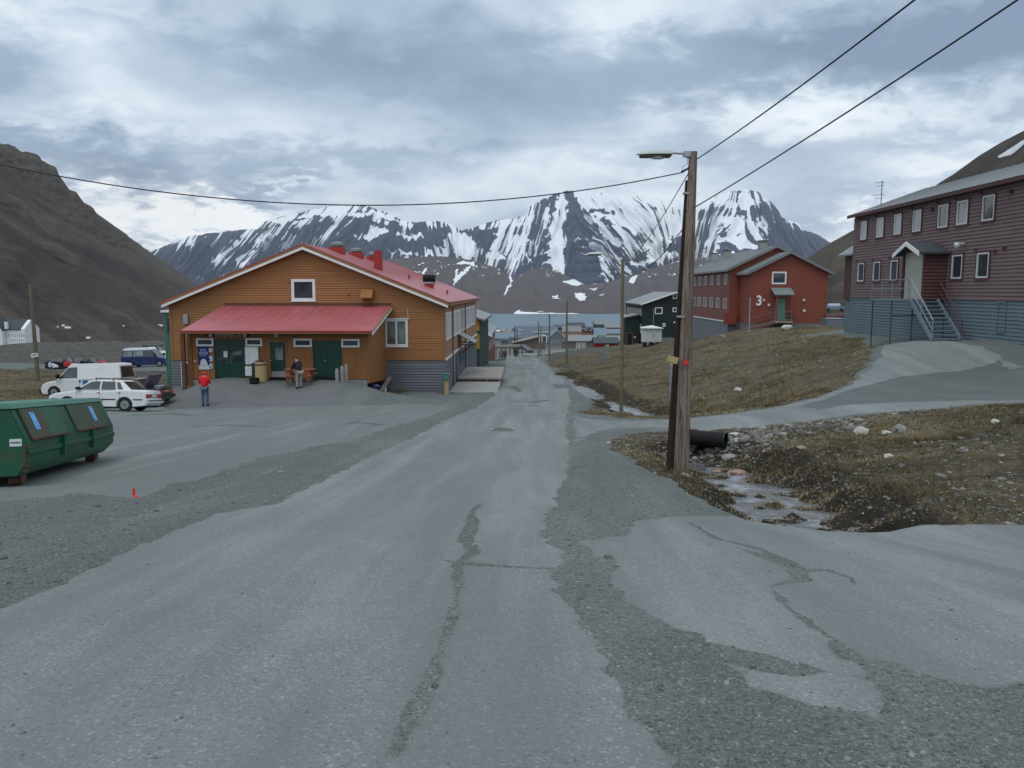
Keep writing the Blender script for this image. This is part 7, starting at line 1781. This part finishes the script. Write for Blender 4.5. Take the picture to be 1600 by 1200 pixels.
def manhole():
    z = gz(x, y); t = thing('manhole_cover', 'round dark manhole cover in the road ahead', 'manhole', (x, y, z))
    tx = (gz(x, y+.5)-gz(x, y-.5)); d = Vector((0, -tx, 1)).normalized()
    c = Vector((x, y, z+.012)); MB().tube([c, c+d*.012], .42, 28).build('frame', MT['concrete'], t); MB().tube([c+d*.012, c+d*.018], .33, 28).build('cover', MT['darkmetal'], t)
    mb = MB()
    for i in range(-3, 4): mb.bar(c+d*.021+Vector((i*.085, -.26*math.cos(i*.4), 0)), c+d*.021+Vector((i*.085, .26*math.cos(i*.4), 0)), .03, .006)
    mb.build('cover_ribs', MT['rust'], t)
manhole()
# culvert pipes in the ditch
def culvert():
    a = P(1077, 683, 20.4); b = P(1134, 688, 19.9); t = thing('culvert_pipe', 'black plastic pipe with green end lying over the ditch beside the pole', 'pipe', (a.x+.4, 20.1, a.z-.25))
    MB().tube([a, b], .195, 20, cap=False).tube([b, a], .178, 20, cap=False).build('pipe', MT['black'], t, smooth=True)
    d = (b-a).normalized(); MB().tube([b-d*.015, b+d*.006], .198, 20, cap=False).tube([b+d*.006, b-d*.015], .177, 20, cap=False).build('end_ring', MT['greendoor'], t)
    MB().tube([a-d*.22, a+d*.005], .222, 20).build('end_cap', MT['redpaint'], t, label='red end cap')
    c = P(1098, 700, 20.5); t = thing('culvert_mouth', 'corrugated black culvert mouth half hidden under the black pipe', 'culvert', (c.x, 20.5, c.z-.3))
    mb = MB(); r = .27
    pts = []; rs = []
    for i in range(10): pts.append((c.x+.02*i, 20.15+.14*i, c.z-.06-.03*i)); rs.append(r+(.02 if i % 2 else 0))
    mb.tube(pts, rs, 18, cap=False).tube([(p[0], p[1], p[2]) for p in pts[::-1]], [x-.03 for x in rs[::-1]], 18, cap=False).build('culvert', MT['black'], t)
    MB().tube([pts[6], pts[7]], r-.035, 18).build('dark_inside', MT['black'], t)
culvert()

# ------------------------------------------------ furniture outside the entrance
def picnic_table():
    YT = 42.3; x0, x1 = XP(447, YT), XP(492, YT); c = (x0+x1)/2; z = gz(c, YT); w = (x1-x0)/2
    t = thing('picnic_table', 'red brown timber picnic table with benches outside the green doors', 'table', (c, YT, z))
    for i in range(5): bx(c-w, YT-.36+i*.15, z+.72, c+w, YT-.36+i*.15+.13, z+.76).build('table_plank', MT['redwood'], t)
    for s in (-1, 1):
        for i in range(2): bx(c-w, YT+s*.72-.13+i*.14, z+.43, c+w, YT+s*.72-.13+i*.14+.125, z+.465).build('bench_plank', MT['redwood'], t)
    for x in (c-w+.22, c+w-.22):
        for s in (-1, 1): MB().bar((x, YT+s*.52, z), (x, YT+s*.22, z+.72), .05, .1, (1, 0, 0)).build('leg', MT['redwood'], t)
        MB().bar((x+.05, YT-.84, z+.39), (x+.05, YT+.84, z+.39), .05, .1).build('bench_support', MT['redwood'], t); MB().bar((x+.05, YT-.38, z+.68), (x+.05, YT+.38, z+.68), .05, .08).build('top_support', MT['redwood'], t)
    return c, YT, z, w
PT = picnic_table()
def litter_bin():
    Y = 42.7; a, b = XP(399.5, Y), XP(417.5, Y); c = (a+b)/2; z = gz(c, Y); zt = ZP(565, Y); r = (b-a)/2
    t = thing('slatted_planter', 'tall yellowish timber slatted bin with greenery on top by the entrance', 'bin', (c, Y, z))
    n = 14
    for i in range(n):
        k = 2*PI*i/n; x = c+math.cos(k)*r*.92; y = Y+math.sin(k)*r*.92; d = Vector((-math.sin(k), math.cos(k), 0))
        MB().bar((x, y, z), (x, y, zt), .13, .03, Vector((math.cos(k), math.sin(k), 0))).build('slat', MT['woodyellow'], t)
    MB().tube([(c, Y, z+.05), (c, Y, zt-.05)], r*.84, 14).build('liner', MT['darktrim'], t)
    MB().tube([(c, Y, zt-.2), (c, Y, zt-.12)], r*1.0, 18, cap=False).build('hoop', MT['rust'], t)
    mb = MB(); rr = random.Random(3)
    for i in range(60):
        k = rr.uniform(0, 2*PI); q = r*rr.random()**.5; p = Vector((c+math.cos(k)*q, Y+math.sin(k)*q, zt-.03+rr.uniform(0, .05))); e = p+Vector((rr.uniform(-.1, .1), rr.uniform(-.1, .1), rr.uniform(.04, .14)))
        s = Vector((rr.uniform(-1, 1), rr.uniform(-1, 1), 0)).normalized()*.03; mb.add([p-s, p+s, e], [(0, 1, 2)])
    mb.build('greenery', MT['darkgreenwall'], t, kind='stuff')
    x = XP(397, Y+.3); bx(x-.09, Y+.25, z, x+.09, Y+.6, zt-.1).build('green_bin', MT['greendoor'], thing('wheeled_bin', 'narrow dark green bin squeezed behind the timber slatted one', 'bin', (x, Y+.4, z)), .02)
    Y2 = 42.2; x = XP(397.5, Y2); z = gz(x, Y2); t = thing('black_crate', 'small black crate on the asphalt in front of the white board', 'crate', (x, Y2, z))
    w = .19; bx(x-w, Y2-w, z, x+w, Y2+w, z+.03).build('base', MT['black'], t)
    for dx, dy in ((1, 0), (-1, 0), (0, 1), (0, -1)): bx(x+dx*w-(.015 if dx else w), Y2+dy*w-(.015 if dy else w), z+.031, x+dx*w+(.015 if dx else w), Y2+dy*w+(.015 if dy else w), z+.29).build('side', MT['black'], t)
litter_bin()
for i, (px, pt, pb, Y, lab) in enumerate(((527, 575.5, 606, 42.0, 'leftmost and nearest of three rounded grey timber bollards by the ramp edge'), (535, 571.5, 602, 42.5, 'middle one of three rounded grey timber bollards by the ramp edge'), (541.5, 568.5, 598, 43.0, 'rightmost and rear of three rounded grey timber bollards by the ramp edge'))):
    x = XP(px, Y); z0 = min(gz(x, Y), ZP(pb, Y)+.2)-.1; z1 = ZP(pt, Y); t = thing('bollard', lab, 'bollard', (x, Y, z0), 'timber bollards at the ramp edge')
    MB().tube([(x, Y, z0), (x, Y, z1-.1), (x, Y, z1-.03), (x, Y, z1)], [.10, .095, .07, .02], 12).build('post', MT['woodgrey'], t, smooth=True)
x = XP(586, 44.6); q = P(586, 604, 44.6); t = thing('blue_sack', 'crumpled blue sack tucked under the right end of the entrance wing', 'sack', (q.x, 44.6, q.z-.2)); MB().ball((q.x, 44.6, q.z), .26, 10, 7, (1.2, 1, .6)).build('sack', MT['carblue'], t, smooth=True)
x = XP(602, 46.5); z = gz(x, 46.5); t = thing('white_marker', 'short white marker stub on the grass by the grey foundation', 'post', (x, 46.5, z)); MB().tube([(x, 46.5, z-.1), (x, 46.5, z+.28)], .06, 10).build('stub', MT['white'], t)
x, y = G(1046, 620); y = 27.0; x = XP(1047, y); t = thing('cable_cabinet', 'narrow grey metal cabinet on the bank behind the twin pole', 'cabinet', (x, 40, gz(XP(1047, 40), 40)))
x = XP(1052, 40); zz = gz(x, 40); t.location = (x, 40, zz); bx(x-.13-.04, 39.9, zz-.2, x+.2, 40.2, ZP(568, 40)).build('cabinet', MT['galv'], t, .01)
q = P(1302, 479, 150); t = thing('parked_car', 'small pale blue car far up the slope between the red house and maroon barracks', 'car', (q.x, 150, gz(q.x, 150)))
bx(q.x-1.9, 149.2, q.z-.6, q.x+1.9, 150.8, q.z+.0).build('body', MT['bluegrey'], t, .1); bx(q.x-.9, 149.3, q.z+.0, q.x+1.1, 150.7, q.z+.55).build('cabin', MT['paleprint'], t, .15)
for dx in (-1.2, 1.2): MB().tube([(q.x+dx, 149.1, q.z-.6), (q.x+dx, 149.3, q.z-.6)], .32, 12).build('wheel', MT['tyre'], t)
zc = gz(q.x, 150); 
for ch in t.children: ch.location.z += 0

# ================================================================ people
def skin_mesh(name, verts, edges, rad, mat, parent, root=0, sub=2):
    me = bpy.data.meshes.new(name); me.from_pydata(verts, edges, []); o = bpy.data.objects.new(name, me); COL.objects.link(o)
    md = o.modifiers.new('skin', 'SKIN'); md.use_smooth_shade = True
    for i, r in enumerate(rad):
        sv = me.skin_vertices[0].data[i]; sv.radius = r if hasattr(r, '__len__') else (r, r); sv.use_root = (i == root)
    sb = o.modifiers.new('sub', 'SUBSURF'); sb.levels = sb.render_levels = sub
    dg = bpy.context.evaluated_depsgraph_get(); dg.update()
    m2 = bpy.data.meshes.new_from_object(o.evaluated_get(dg)); bpy.data.objects.remove(o)
    m2.name = name; m2.materials.clear(); m2.materials.append(mat)
    for p in m2.polygons: p.material_index = 0; p.use_smooth = True
    return link(name, m2, parent)
def person(label, loc, rz, J, cols, hood=False, h=1.0, small=False):
    """J: joints, facing +y. cols: top, trousers, shoes, hair"""
    t = thing('person', label, 'person', (0, 0, 0))
    N = list(J.keys()); V = [J[k] for k in N]; ix = {k: i for i, k in enumerate(N)}
    E = [('pel', 'wai'), ('wai', 'che'), ('che', 'nec'), ('nec', 'hd0'), ('hd0', 'hd1'), ('hd1', 'hd2')]
    for s in 'lr': E += [('pel', 'hip'+s), ('hip'+s, 'kne'+s), ('kne'+s, 'ank'+s), ('ank'+s, 'toe'+s), ('che', 'sho'+s), ('sho'+s, 'elb'+s), ('elb'+s, 'wri'+s), ('wri'+s, 'pal'+s)]
    rad = dict(pel=(.15, .11), wai=(.135, .10), che=(.155, .11), nec=.055, hd0=.072, hd1=(.078, .095), hd2=.062, hip=.088, kne=.058, ank=.04, toe=.034, sho=.065, elb=.043, wri=.028, pal=(.04, .02))
    rr = [rad[k if k in rad else k[:-1]] for k in N]
    body = skin_mesh('body', V, [(ix[a], ix[b]) for a, b in E], rr, MT['skin'], t)
    # fingers, thumb, nose and ears grow from the same body mesh
    mb = MB()
    for s in 'lr':
        w = Vector(J['wri'+s]); p = Vector(J['pal'+s]); d = (p-w).normalized(); side = d.cross(Vector((1, 0, 0))).normalized(); cup = d.cross(side).normalized()*(1 if s == 'l' else -1)
        for k, L in enumerate((.072, .082, .078, .062)):
            b = p+side*(-.027+.018*k)-d*.005; m_ = b+d*L*.55+cup*.006; e = m_+(d*.75+cup*.5).normalized()*L*.5; mb.tube([b, m_, e], [.0095, .0085, .006], 6)
        b = w+d*.03+side*.03; mb.tube([b, b+d*.03+side*.03, b+d*.06+side*.035+cup*.01], [.012, .010, .007], 6)
    hd = Vector(J['hd1']); fw = Vector(J.get('face', (0, 1, 0))).normalized(); sx = fw.cross(Vector((0, 0, 1)))
    mb.ball(hd+fw*.098+Vector((0, 0, -.012)), .018, 8, 6, (1, 1, 1.5))
    for s in (-1, 1): mb.ball(hd+sx*s*.085+Vector((0, 0, -.005)), .024, 8, 6, (.5, 1, 1.4))
    bm = bmesh.new(); bm.from_mesh(body.data); off = len(bm.verts); vs = [bm.verts.new(v) for v in mb.v]
    for f in mb.f:
        try: bm.faces.new([vs[i] for i in f]).smooth = True
        except ValueError: pass
    bm.to_mesh(body.data); bm.free()
    for s in (-1, 1): MB().ball(hd+fw*.088+sx*s*.032+Vector((0, 0, .012)), .011, 8, 6).build('eye', MT['black'], body)
    bx(hd.x-.02, hd.y-.02, hd.z-.06, hd.x+.02, hd.y+.02, hd.z-.055)
    def cloth(name, keys, edges, r, mat):
        kk = list(keys); idx = {k: i for i, k in enumerate(kk)}
        return skin_mesh(name, [J[k] if k in J else XJ[k] for k in kk], [(idx[a], idx[b]) for a, b in edges], [r[k if k in r else k[:-1]] for k in kk], MT[mat], t)
    XJ = {}
    for s in 'lr':
        w = Vector(J['wri'+s]); e = Vector(J['elb'+s]); XJ['cuf'+s] = tuple(w+(e-w)*.08); a = Vector(J['ank'+s]); k = Vector(J['kne'+s]); XJ['hem'+s] = tuple(a+(k-a)*.02-Vector((0, 0, .03)))
        XJ['hee'+s] = tuple(a+Vector((0, -.05, -.045))+Vector((0, 0, 0)))
    XJ['col'] = tuple(Vector(J['che']).lerp(Vector(J['nec']), .85)); XJ['hem'] = tuple(Vector(J['pel'])+Vector((0, 0, -.02)))
    ks = ['hem', 'wai', 'che', 'col']; es = [('hem', 'wai'), ('wai', 'che'), ('che', 'col')]
    for s in 'lr': ks += ['sho'+s, 'elb'+s, 'cuf'+s]; es += [('che', 'sho'+s), ('sho'+s, 'elb'+s), ('elb'+s, 'cuf'+s)]
    cloth('jacket', ks, es, dict(hem=(.185, .14), wai=(.18, .135), che=(.185, .145), col=.085, sho=.092, elb=.066, cuf=.05), cols[0])
    ks = ['pel']; es = []
    for s in 'lr': ks += ['hip'+s, 'kne'+s, 'hem'+s]; es += [('pel', 'hip'+s), ('hip'+s, 'kne'+s), ('kne'+s, 'hem'+s)]
    cloth('trousers', ks, es, dict(pel=(.165, .125), hip=.105, kne=.078, hem=.062), cols[1])
    for s in 'lr':
        a = Vector(J['ank'+s]); tt = Vector(J['toe'+s]); skin_mesh('shoe', [tuple(a+Vector((0, 0, -.02))), tuple(Vector(XJ['hee'+s])), tuple(a.lerp(tt, .6)+Vector((0, 0, -.01))), tuple(tt)], [(0, 1), (0, 2), (2, 3)], [.05, .042, .046, .04], MT[cols[2]], t)
    if hood: skin_mesh('hood', [tuple(hd+Vector((0, 0, -.14))-fw*.03), tuple(hd-fw*.02), tuple(hd+Vector((0, 0, .07))-fw*.02)], [(0, 1), (1, 2)], [.105, (.115, .12), .085], MT[cols[0]], t)
    else: skin_mesh('hair', [tuple(hd-fw*.03+Vector((0, 0, -.03))), tuple(hd-fw*.022+Vector((0, 0, .03))), tuple(hd-fw*.012+Vector((0, 0, .075)))], [(0, 1), (1, 2)], [.075, (.09, .095), .06], MT[cols[3]], t)
    t.scale = (h, h, h); t.location = loc; t.rotation_euler = (0, 0, rz); return t
def joints(**kw):
    J = dict(pel=(0, 0, .95), wai=(0, 0, 1.12), che=(0, 0, 1.34), nec=(0, .01, 1.51), hd0=(0, .025, 1.59), hd1=(0, .03, 1.67), hd2=(0, .025, 1.74))
    for s, x in (('l', -1), ('r', 1)):
        J.update({'hip'+s: (x*.095, 0, .88), 'kne'+s: (x*.105, .02, .49), 'ank'+s: (x*.11, -.01, .09), 'toe'+s: (x*.125, .15, .045), 'sho'+s: (x*.185, 0, 1.40), 'elb'+s: (x*.245, -.03, 1.13), 'wri'+s: (x*.25, .07, .89), 'pal'+s: (x*.245, .10, .80)})
    J.update(kw); return J
class _J(dict): pass
# standing, back to us, hands together in front (looking at something held)
J = joints(elbl=(-.27, .04, 1.15), wril=(-.10, .24, 1.22), pall=(-.03, .28, 1.25), elbr=(.27, .04, 1.15), wrir=(.10, .24, 1.22), palr=(.03, .28, 1.25), hd0=(0, .05, 1.58), hd1=(0, .075, 1.65), hd2=(0, .08, 1.72))
x, y = XP(319.5, 38.7), 38.7
face = None
def mk(J): return {k: v for k, v in J.items() if k != 'face'}
person('person in a red hooded jacket and blue jeans seen from behind before the entrance', (x, y, gz(x, y)+.0), .08, J, ('redjacket', 'jeans', 'shoe', 'hair'), hood=True, h=.99)
J = joints(pel=(0, -.02, .93), wai=(0, .03, 1.10), che=(0, .14, 1.30), nec=(0, .22, 1.45), hd0=(0, .27, 1.52), hd1=(0, .31, 1.585), hd2=(0, .32, 1.65), shol=(-.185, .15, 1.36), shor=(.185, .15, 1.36),
           elbl=(-.25, .27, 1.10), wril=(-.14, .48, 1.0), pall=(-.12, .56, .96), elbr=(.25, .27, 1.12), wrir=(.14, .48, 1.03), palr=(.12, .56, .98))
Y = 41.25; x = XP(467.5, Y)
person('person in black jacket and light grey trousers bending over the picnic table', (x, Y, gz(x, Y)), .75, J, ('blackcloth', 'khaki', 'shoe', 'hair'), h=.97)
xb = XP(459.5, 41.6); t = thing('dark_bag', 'dark bag lying on the near edge of the picnic table', 'bag', (xb, 41.95, PT[2]+.76)); MB().ball((xb, 42.1, PT[2]+.86), .15, 10, 7, (1.3, .9, .7)).build('bag', MT['black'], t, smooth=True); MB().tube([(xb-.1, 42.1, PT[2]+.93), (xb, 42.1, PT[2]+1.03), (xb+.1, 42.1, PT[2]+.93)], .012, 6).build('handle', MT['black'], t)
W1 = joints(kner=(.10, .14, .50), ankr=(.11, .22, .09), toer=(.12, .37, .05), knel=(-.10, -.04, .50), ankl=(-.11, -.28, .14), toel=(-.12, -.16, .05), elbl=(-.25, .05, 1.14), wril=(-.25, .22, .94), pall=(-.25, .28, .87), elbr=(.25, -.12, 1.14), wrir=(.25, -.10, .90), palr=(.25, -.08, .81))
for px, Y, cols, lab, rz in ((782, 121, ('khaki', 'khaki', 'shoe', 'hair'), 'shorter walker in light khaki clothes on the road', .1), (785.5, 133, ('smred', 'jeans', 'shoe', 'hair'), 'walker in a dull red jacket behind the khaki one', .1), (789.5, 122, ('greencloth', 'blackcloth', 'shoe', 'hair'), 'taller walker in olive top and black trousers on the road', .1),
                         (806.5, 152, ('blackcloth', 'blackcloth', 'shoe', 'hair'), 'distant dark figure beside the pipeline bridge', 1.2)):
    x = XP(px, Y); person(lab, (x, Y, gz(x, Y)), rz, W1, cols, h=.88 if 'shorter' in lab else 1.0)

# ================================================================ stones, gravel, grass
def ico():
    bm = bmesh.new(); bmesh.ops.create_icosphere(bm, subdivisions=1, radius=1); v = np.array([tuple(p.co) for p in bm.verts]); bm.faces.ensure_lookup_table(); f = np.array([[w.index for w in q.verts] for q in bm.faces]); bm.free(); return v, f
def scatter_faces(regions, n, rng, w=None, ymax=1e9, ymin=-1):
    m = np.isin(GL, [GN.index(r) for r in regions]); f = GF[m]; A, B, C = GV[f[:, 0]], GV[f[:, 1]], GV[f[:, 2]]; c = (A+B+C)/3
    ar = np.linalg.norm(np.cross(B-A, C-A), axis=1)/2; px, py = proj(c); vis = (px > -60) & (px < 1660) & (c[:, 1] > 1.2) & (c[:, 1] < ymax) & (c[:, 1] > ymin) & (py < 1260)
    k = ar*vis*(w(c) if w else 1); k = k/k.sum(); i = rng.choice(len(f), n, p=k); r = rng.rand(n, 2); fl = r.sum(1) > 1; r[fl] = 1-r[fl]
    return A[i]+(B[i]-A[i])*r[:, :1]+(C[i]-A[i])*r[:, 1:]
def stones(name, pts, size, rng, mat, kind='stuff', flat=.6):
    v, f = ico(); n = len(pts); s = size[:, None, None]*np.ones((n, 1, 3)); s = s*rng.uniform(.6, 1.3, (n, 1, 3))*np.array([1, 1, flat]); d = 1+rng.uniform(-.28, .28, (n, len(v), 1)); V = v[None]*s*d
    a = rng.uniform(0, 6.28, n); ca, sa = np.cos(a)[:, None], np.sin(a)[:, None]; X = V[..., 0]*ca-V[..., 1]*sa; Y_ = V[..., 0]*sa+V[..., 1]*ca
    V = np.stack([X, Y_, V[..., 2]], -1)+pts[:, None]; Fc = (f[None]+np.arange(n)[:, None, None]*len(v)).reshape(-1, 3)
    tint = np.repeat(rng.rand(n), len(v)); o = mesh_np(name, V.reshape(-1, 3), Fc, mat, attrs={'tint': tint}, kind=kind); return o
def tinted(name, stops, rough=.9):
    m, nt, b = newmat(name); at = nt.new('ShaderNodeAttribute', attribute_name='tint').outputs['Fac']; c = nt.ramp(at, stops)
    c = nt.mix(.3, c, nt.ramp(nt.noise(60, 4, .6, nt.coord()), [(.3, tuple(x*.5 for x in stops[0][1])), (.7, tuple(min(1, x*1.3) for x in stops[-1][1]))])); nt.put(b.inputs['Base Color'], c); b.inputs['Roughness'].default_value = rough; b.inputs['Specular IOR Level'].default_value = .2; return m
rng = np.random.RandomState(11)
ms = tinted('gravel stones', [(0, (.045, .054, .052)), (.5, (.10, .114, .108)), (.88, (.16, .172, .165)), (1, (.29, .30, .29))])
near = lambda c: 1/np.maximum(c[:, 1], 2)**2.0
p = scatter_faces(['gravel_ground', 'crack_gravel'], 15000, rng, near, ymax=22); stones('gravel_stones', p, rng.lognormal(-5.0, .42, len(p)), rng, ms)
p = scatter_faces(['road', 'side_lot', 'parking_lot'], 1000, rng, near, ymax=20); stones('loose_chippings', p, rng.lognormal(-5.15, .4, len(p)), rng, ms)
p = scatter_faces(['gravel_ground', 'crack_gravel'], 5000, rng, lambda c: 1/np.maximum(c[:, 1], 4), ymin=6, ymax=48); stones('verge_stones', p, rng.lognormal(-4.2, .4, len(p)), rng, ms)
mt_ = tinted('field stones', [(0, (.05, .046, .04)), (.5, (.105, .10, .088)), (.85, (.18, .175, .16)), (1, (.34, .33, .31))])
p = scatter_faces(['bank_turf'], 2600, rng, lambda c: (fbm(c[:, 0]*.7, c[:, 1]*.7, 3, 91) > .5)*1.0+.12); stones('bank_stones', p, rng.lognormal(-3.75, .5, len(p)), rng, mt_, flat=.5)
p = scatter_faces(['mound_turf'], 5200, rng, lambda c: ((fbm(c[:, 0]*.35, c[:, 1]*.35, 3, 95) > .5)*1.0+.1)/np.maximum(c[:, 1], 20)); stones('slope_stones', p, rng.lognormal(-3.25, .45, len(p)), rng, mt_, flat=.5)
p = scatter_faces(['left_turf', 'rubble_bank', 'hill_turf'], 7500, rng, lambda c: (c[:, 1] > 45)*(c[:, 0] < -18)*1.0+(c[:, 0] > 20)*.25+(c[:, 1] > 60)*(c[:, 0] > 6)*.5, ymin=30); stones('terrace_stones', p, rng.lognormal(-2.6, .45, len(p)), rng, mt_, flat=.55)
# single boulders one can point at
def boulder(px, py, s, lab, mat='stone', flat=.6, nm='boulder'):
    x, y = G(px, py); z = gz(x, y); v, f = ico(); r = np.random.RandomState(int(px)); bm = bmesh.new(); bmesh.ops.create_icosphere(bm, subdivisions=2, radius=1)
    for q in bm.verts: k = 1+mn.noise(Vector(q.co)*1.3+Vector((px, 0, 0)))*.55; q.co = Vector((q.co.x*k*s, q.co.y*k*s*.85, q.co.z*k*s*flat))
    me = bpy.data.meshes.new(nm); bm.to_mesh(me); bm.free(); me.materials.append(MT[mat]); o = link(nm, me, None, (x, y, z+s*flat*.3)); tag(o, lab, 'rock')
MT['palestone'] = M('pale stone', (.42, .41, .38), .9, .2, 5, .4, 20); MT['pinkstone'] = M('pinkish flat stone', (.30, .20, .155), .9, .25, 6, .4, 20)
for a in ((1066, 742, .17, 'pinkish flat stone lying at the foot of the twin pole', 'pinkstone', .3), (1122, 720, .16, 'left pinkish boulder in the ditch water', 'pinkstone', .55), (1152, 721, .19, 'right pinkish boulder in the ditch water', 'pinkstone', .5),
          (1154, 690, .13, 'pale stone right of the black pipe', 'palestone', .7), (1150, 679, .15, 'long pale slab on the bank above the black pipe', 'palestone', .25), (1153, 611, .22, 'whitish stone alone on the grass slope by the drive', 'palestone', .6),
          (1346, 677, .16, 'left pale stone on the grass strip below the drive', 'palestone', .7), (1385, 679, .12, 'middle pale stone on the grass strip below the drive', 'palestone', .6), (1406, 674, .14, 'right grey stone on the grass strip below the drive', 'stone', .8),
          (1230, 514.5, .45, 'pale boulder under the steps of the red house', 'palestone', .7), (1130, 528, .35, 'grey boulder below the flagless pole at the red house', 'stone', .6), (1388, 714, .10, 'small white stone in the dark bank', 'palestone', .5), (1555, 660, .09, 'small pale stone in the far grass at the right', 'palestone', .6), (1505, 705, .10, 'small grey stone on the right of the bank', 'stone', .7)):
    boulder(*a)
# grass
def tufts(name, pts, hgt, rng, mat, blades=7, spread=.05, wid=.006):
    n = len(pts); B = blades; a = rng.uniform(0, 6.28, (n, B)); lean = rng.uniform(.15, .9, (n, B)); h = hgt[:, None]*rng.uniform(.5, 1.15, (n, B)); r0 = rng.uniform(0, 1, (n, B))*spread*(hgt[:, None]/.1)
    b0 = rng.uniform(0, 6.28, (n, B)); base_ = pts[:, None]+np.stack([np.cos(b0)*r0, np.sin(b0)*r0, np.full((n, B), -.01)], -1)
    tip = base_+np.stack([np.cos(a)*lean*h, np.sin(a)*lean*h, h*(1-.35*lean)], -1); w = np.stack([-np.sin(a), np.cos(a), np.zeros((n, B))], -1)*(wid*(hgt/.1)[:, None, None])
    V = np.stack([base_-w, base_+w, tip], 2).reshape(-1, 3); Fc = np.arange(n*B*3).reshape(-1, 3); sp = np.clip((fbm(pts[:, 0]*.45, pts[:, 1]*.45, 4, 301)-.5)*3.2+.42, 0, .8); tint = np.clip(np.repeat(sp+rng.rand(n)*.2-.05, B*3)+np.repeat(rng.rand(n*B), 3)*.2, 0, 1)
    return mesh_np(name, V, Fc, mat, attrs={'tint': tint}, kind='stuff')
mg = tinted('withered grass blades', [(0, (.055, .048, .027)), (.35, (.11, .086, .045)), (.7, (.20, .155, .084)), (1, (.32, .27, .175))], .95)
mgo = tinted('greenish grass blades', [(0, (.045, .062, .022)), (.5, (.09, .10, .038)), (1, (.20, .17, .08))], .95)
def gdens(seed, thr, fr=.6): return lambda c: (np.clip((fbm(c[:, 0]*fr, c[:, 1]*fr, 4, seed, .6)-thr)*11, .015, 1)*np.clip((fbm(c[:, 0]*2.6, c[:, 1]*2.6, 3, seed+50)-.38)*7, .05, 1))
p = scatter_faces(['bank_turf'], 10500, rng, lambda c: gdens(81, .52)(c)*np.where(c[:, 1] > 16.3, 2.2, .3)); tufts('withered_grass', p, rng.uniform(.03, .09, len(p)), rng, mg, 6, .08, .008)
p = scatter_faces(['bank_turf'], 7000, rng); stones('bank_pebbles', p, rng.lognormal(-4.35, .45, len(p)), rng, mt_, flat=.5)
p = scatter_faces(['bank_turf'], 900, rng, lambda c: np.exp(-((c[:, 0]-6.2)/2.2)**2-((c[:, 1]-20.0)/1.1)**2)); stones('culvert_rubble', p, rng.lognormal(-2.9, .45, len(p)), rng, mt_, flat=.55)
p = scatter_faces(['bank_turf'], 6000, rng, lambda c: np.exp(-((np.hypot(c[:, 0]-3.2, c[:, 1]-15.5))/3.4)**2)+(c[:, 1] > 16.4)*.5*(c[:, 0] > 6)); tufts('withered_grass', p, rng.uniform(.05, .11, len(p)), rng, mg, 6, .06, .008)
p = scatter_faces(['mound_turf'], 34000, rng, lambda c: gdens(83, .44, .3)(c)/np.maximum(c[:, 1], 28)**1.3); tufts('hillside_grass', p, rng.uniform(.06, .15, len(p)), rng, mg, 4, .12, .014)
p = scatter_faces(['mound_turf', 'hill_turf', 'bank_turf'], 16000, rng, lambda c: gdens(85, .52, .3)(c)/np.maximum(c[:, 1], 20)); tufts('green_grass', p, rng.uniform(.05, .12, len(p)), rng, mgo, 4, .1, .012)
p = scatter_faces(['left_turf', 'corner_turf'], 12000, rng, gdens(87, .42, .2)); tufts('field_grass', p, rng.uniform(.03, .10, len(p)), rng, mg, 5, .2, .02)
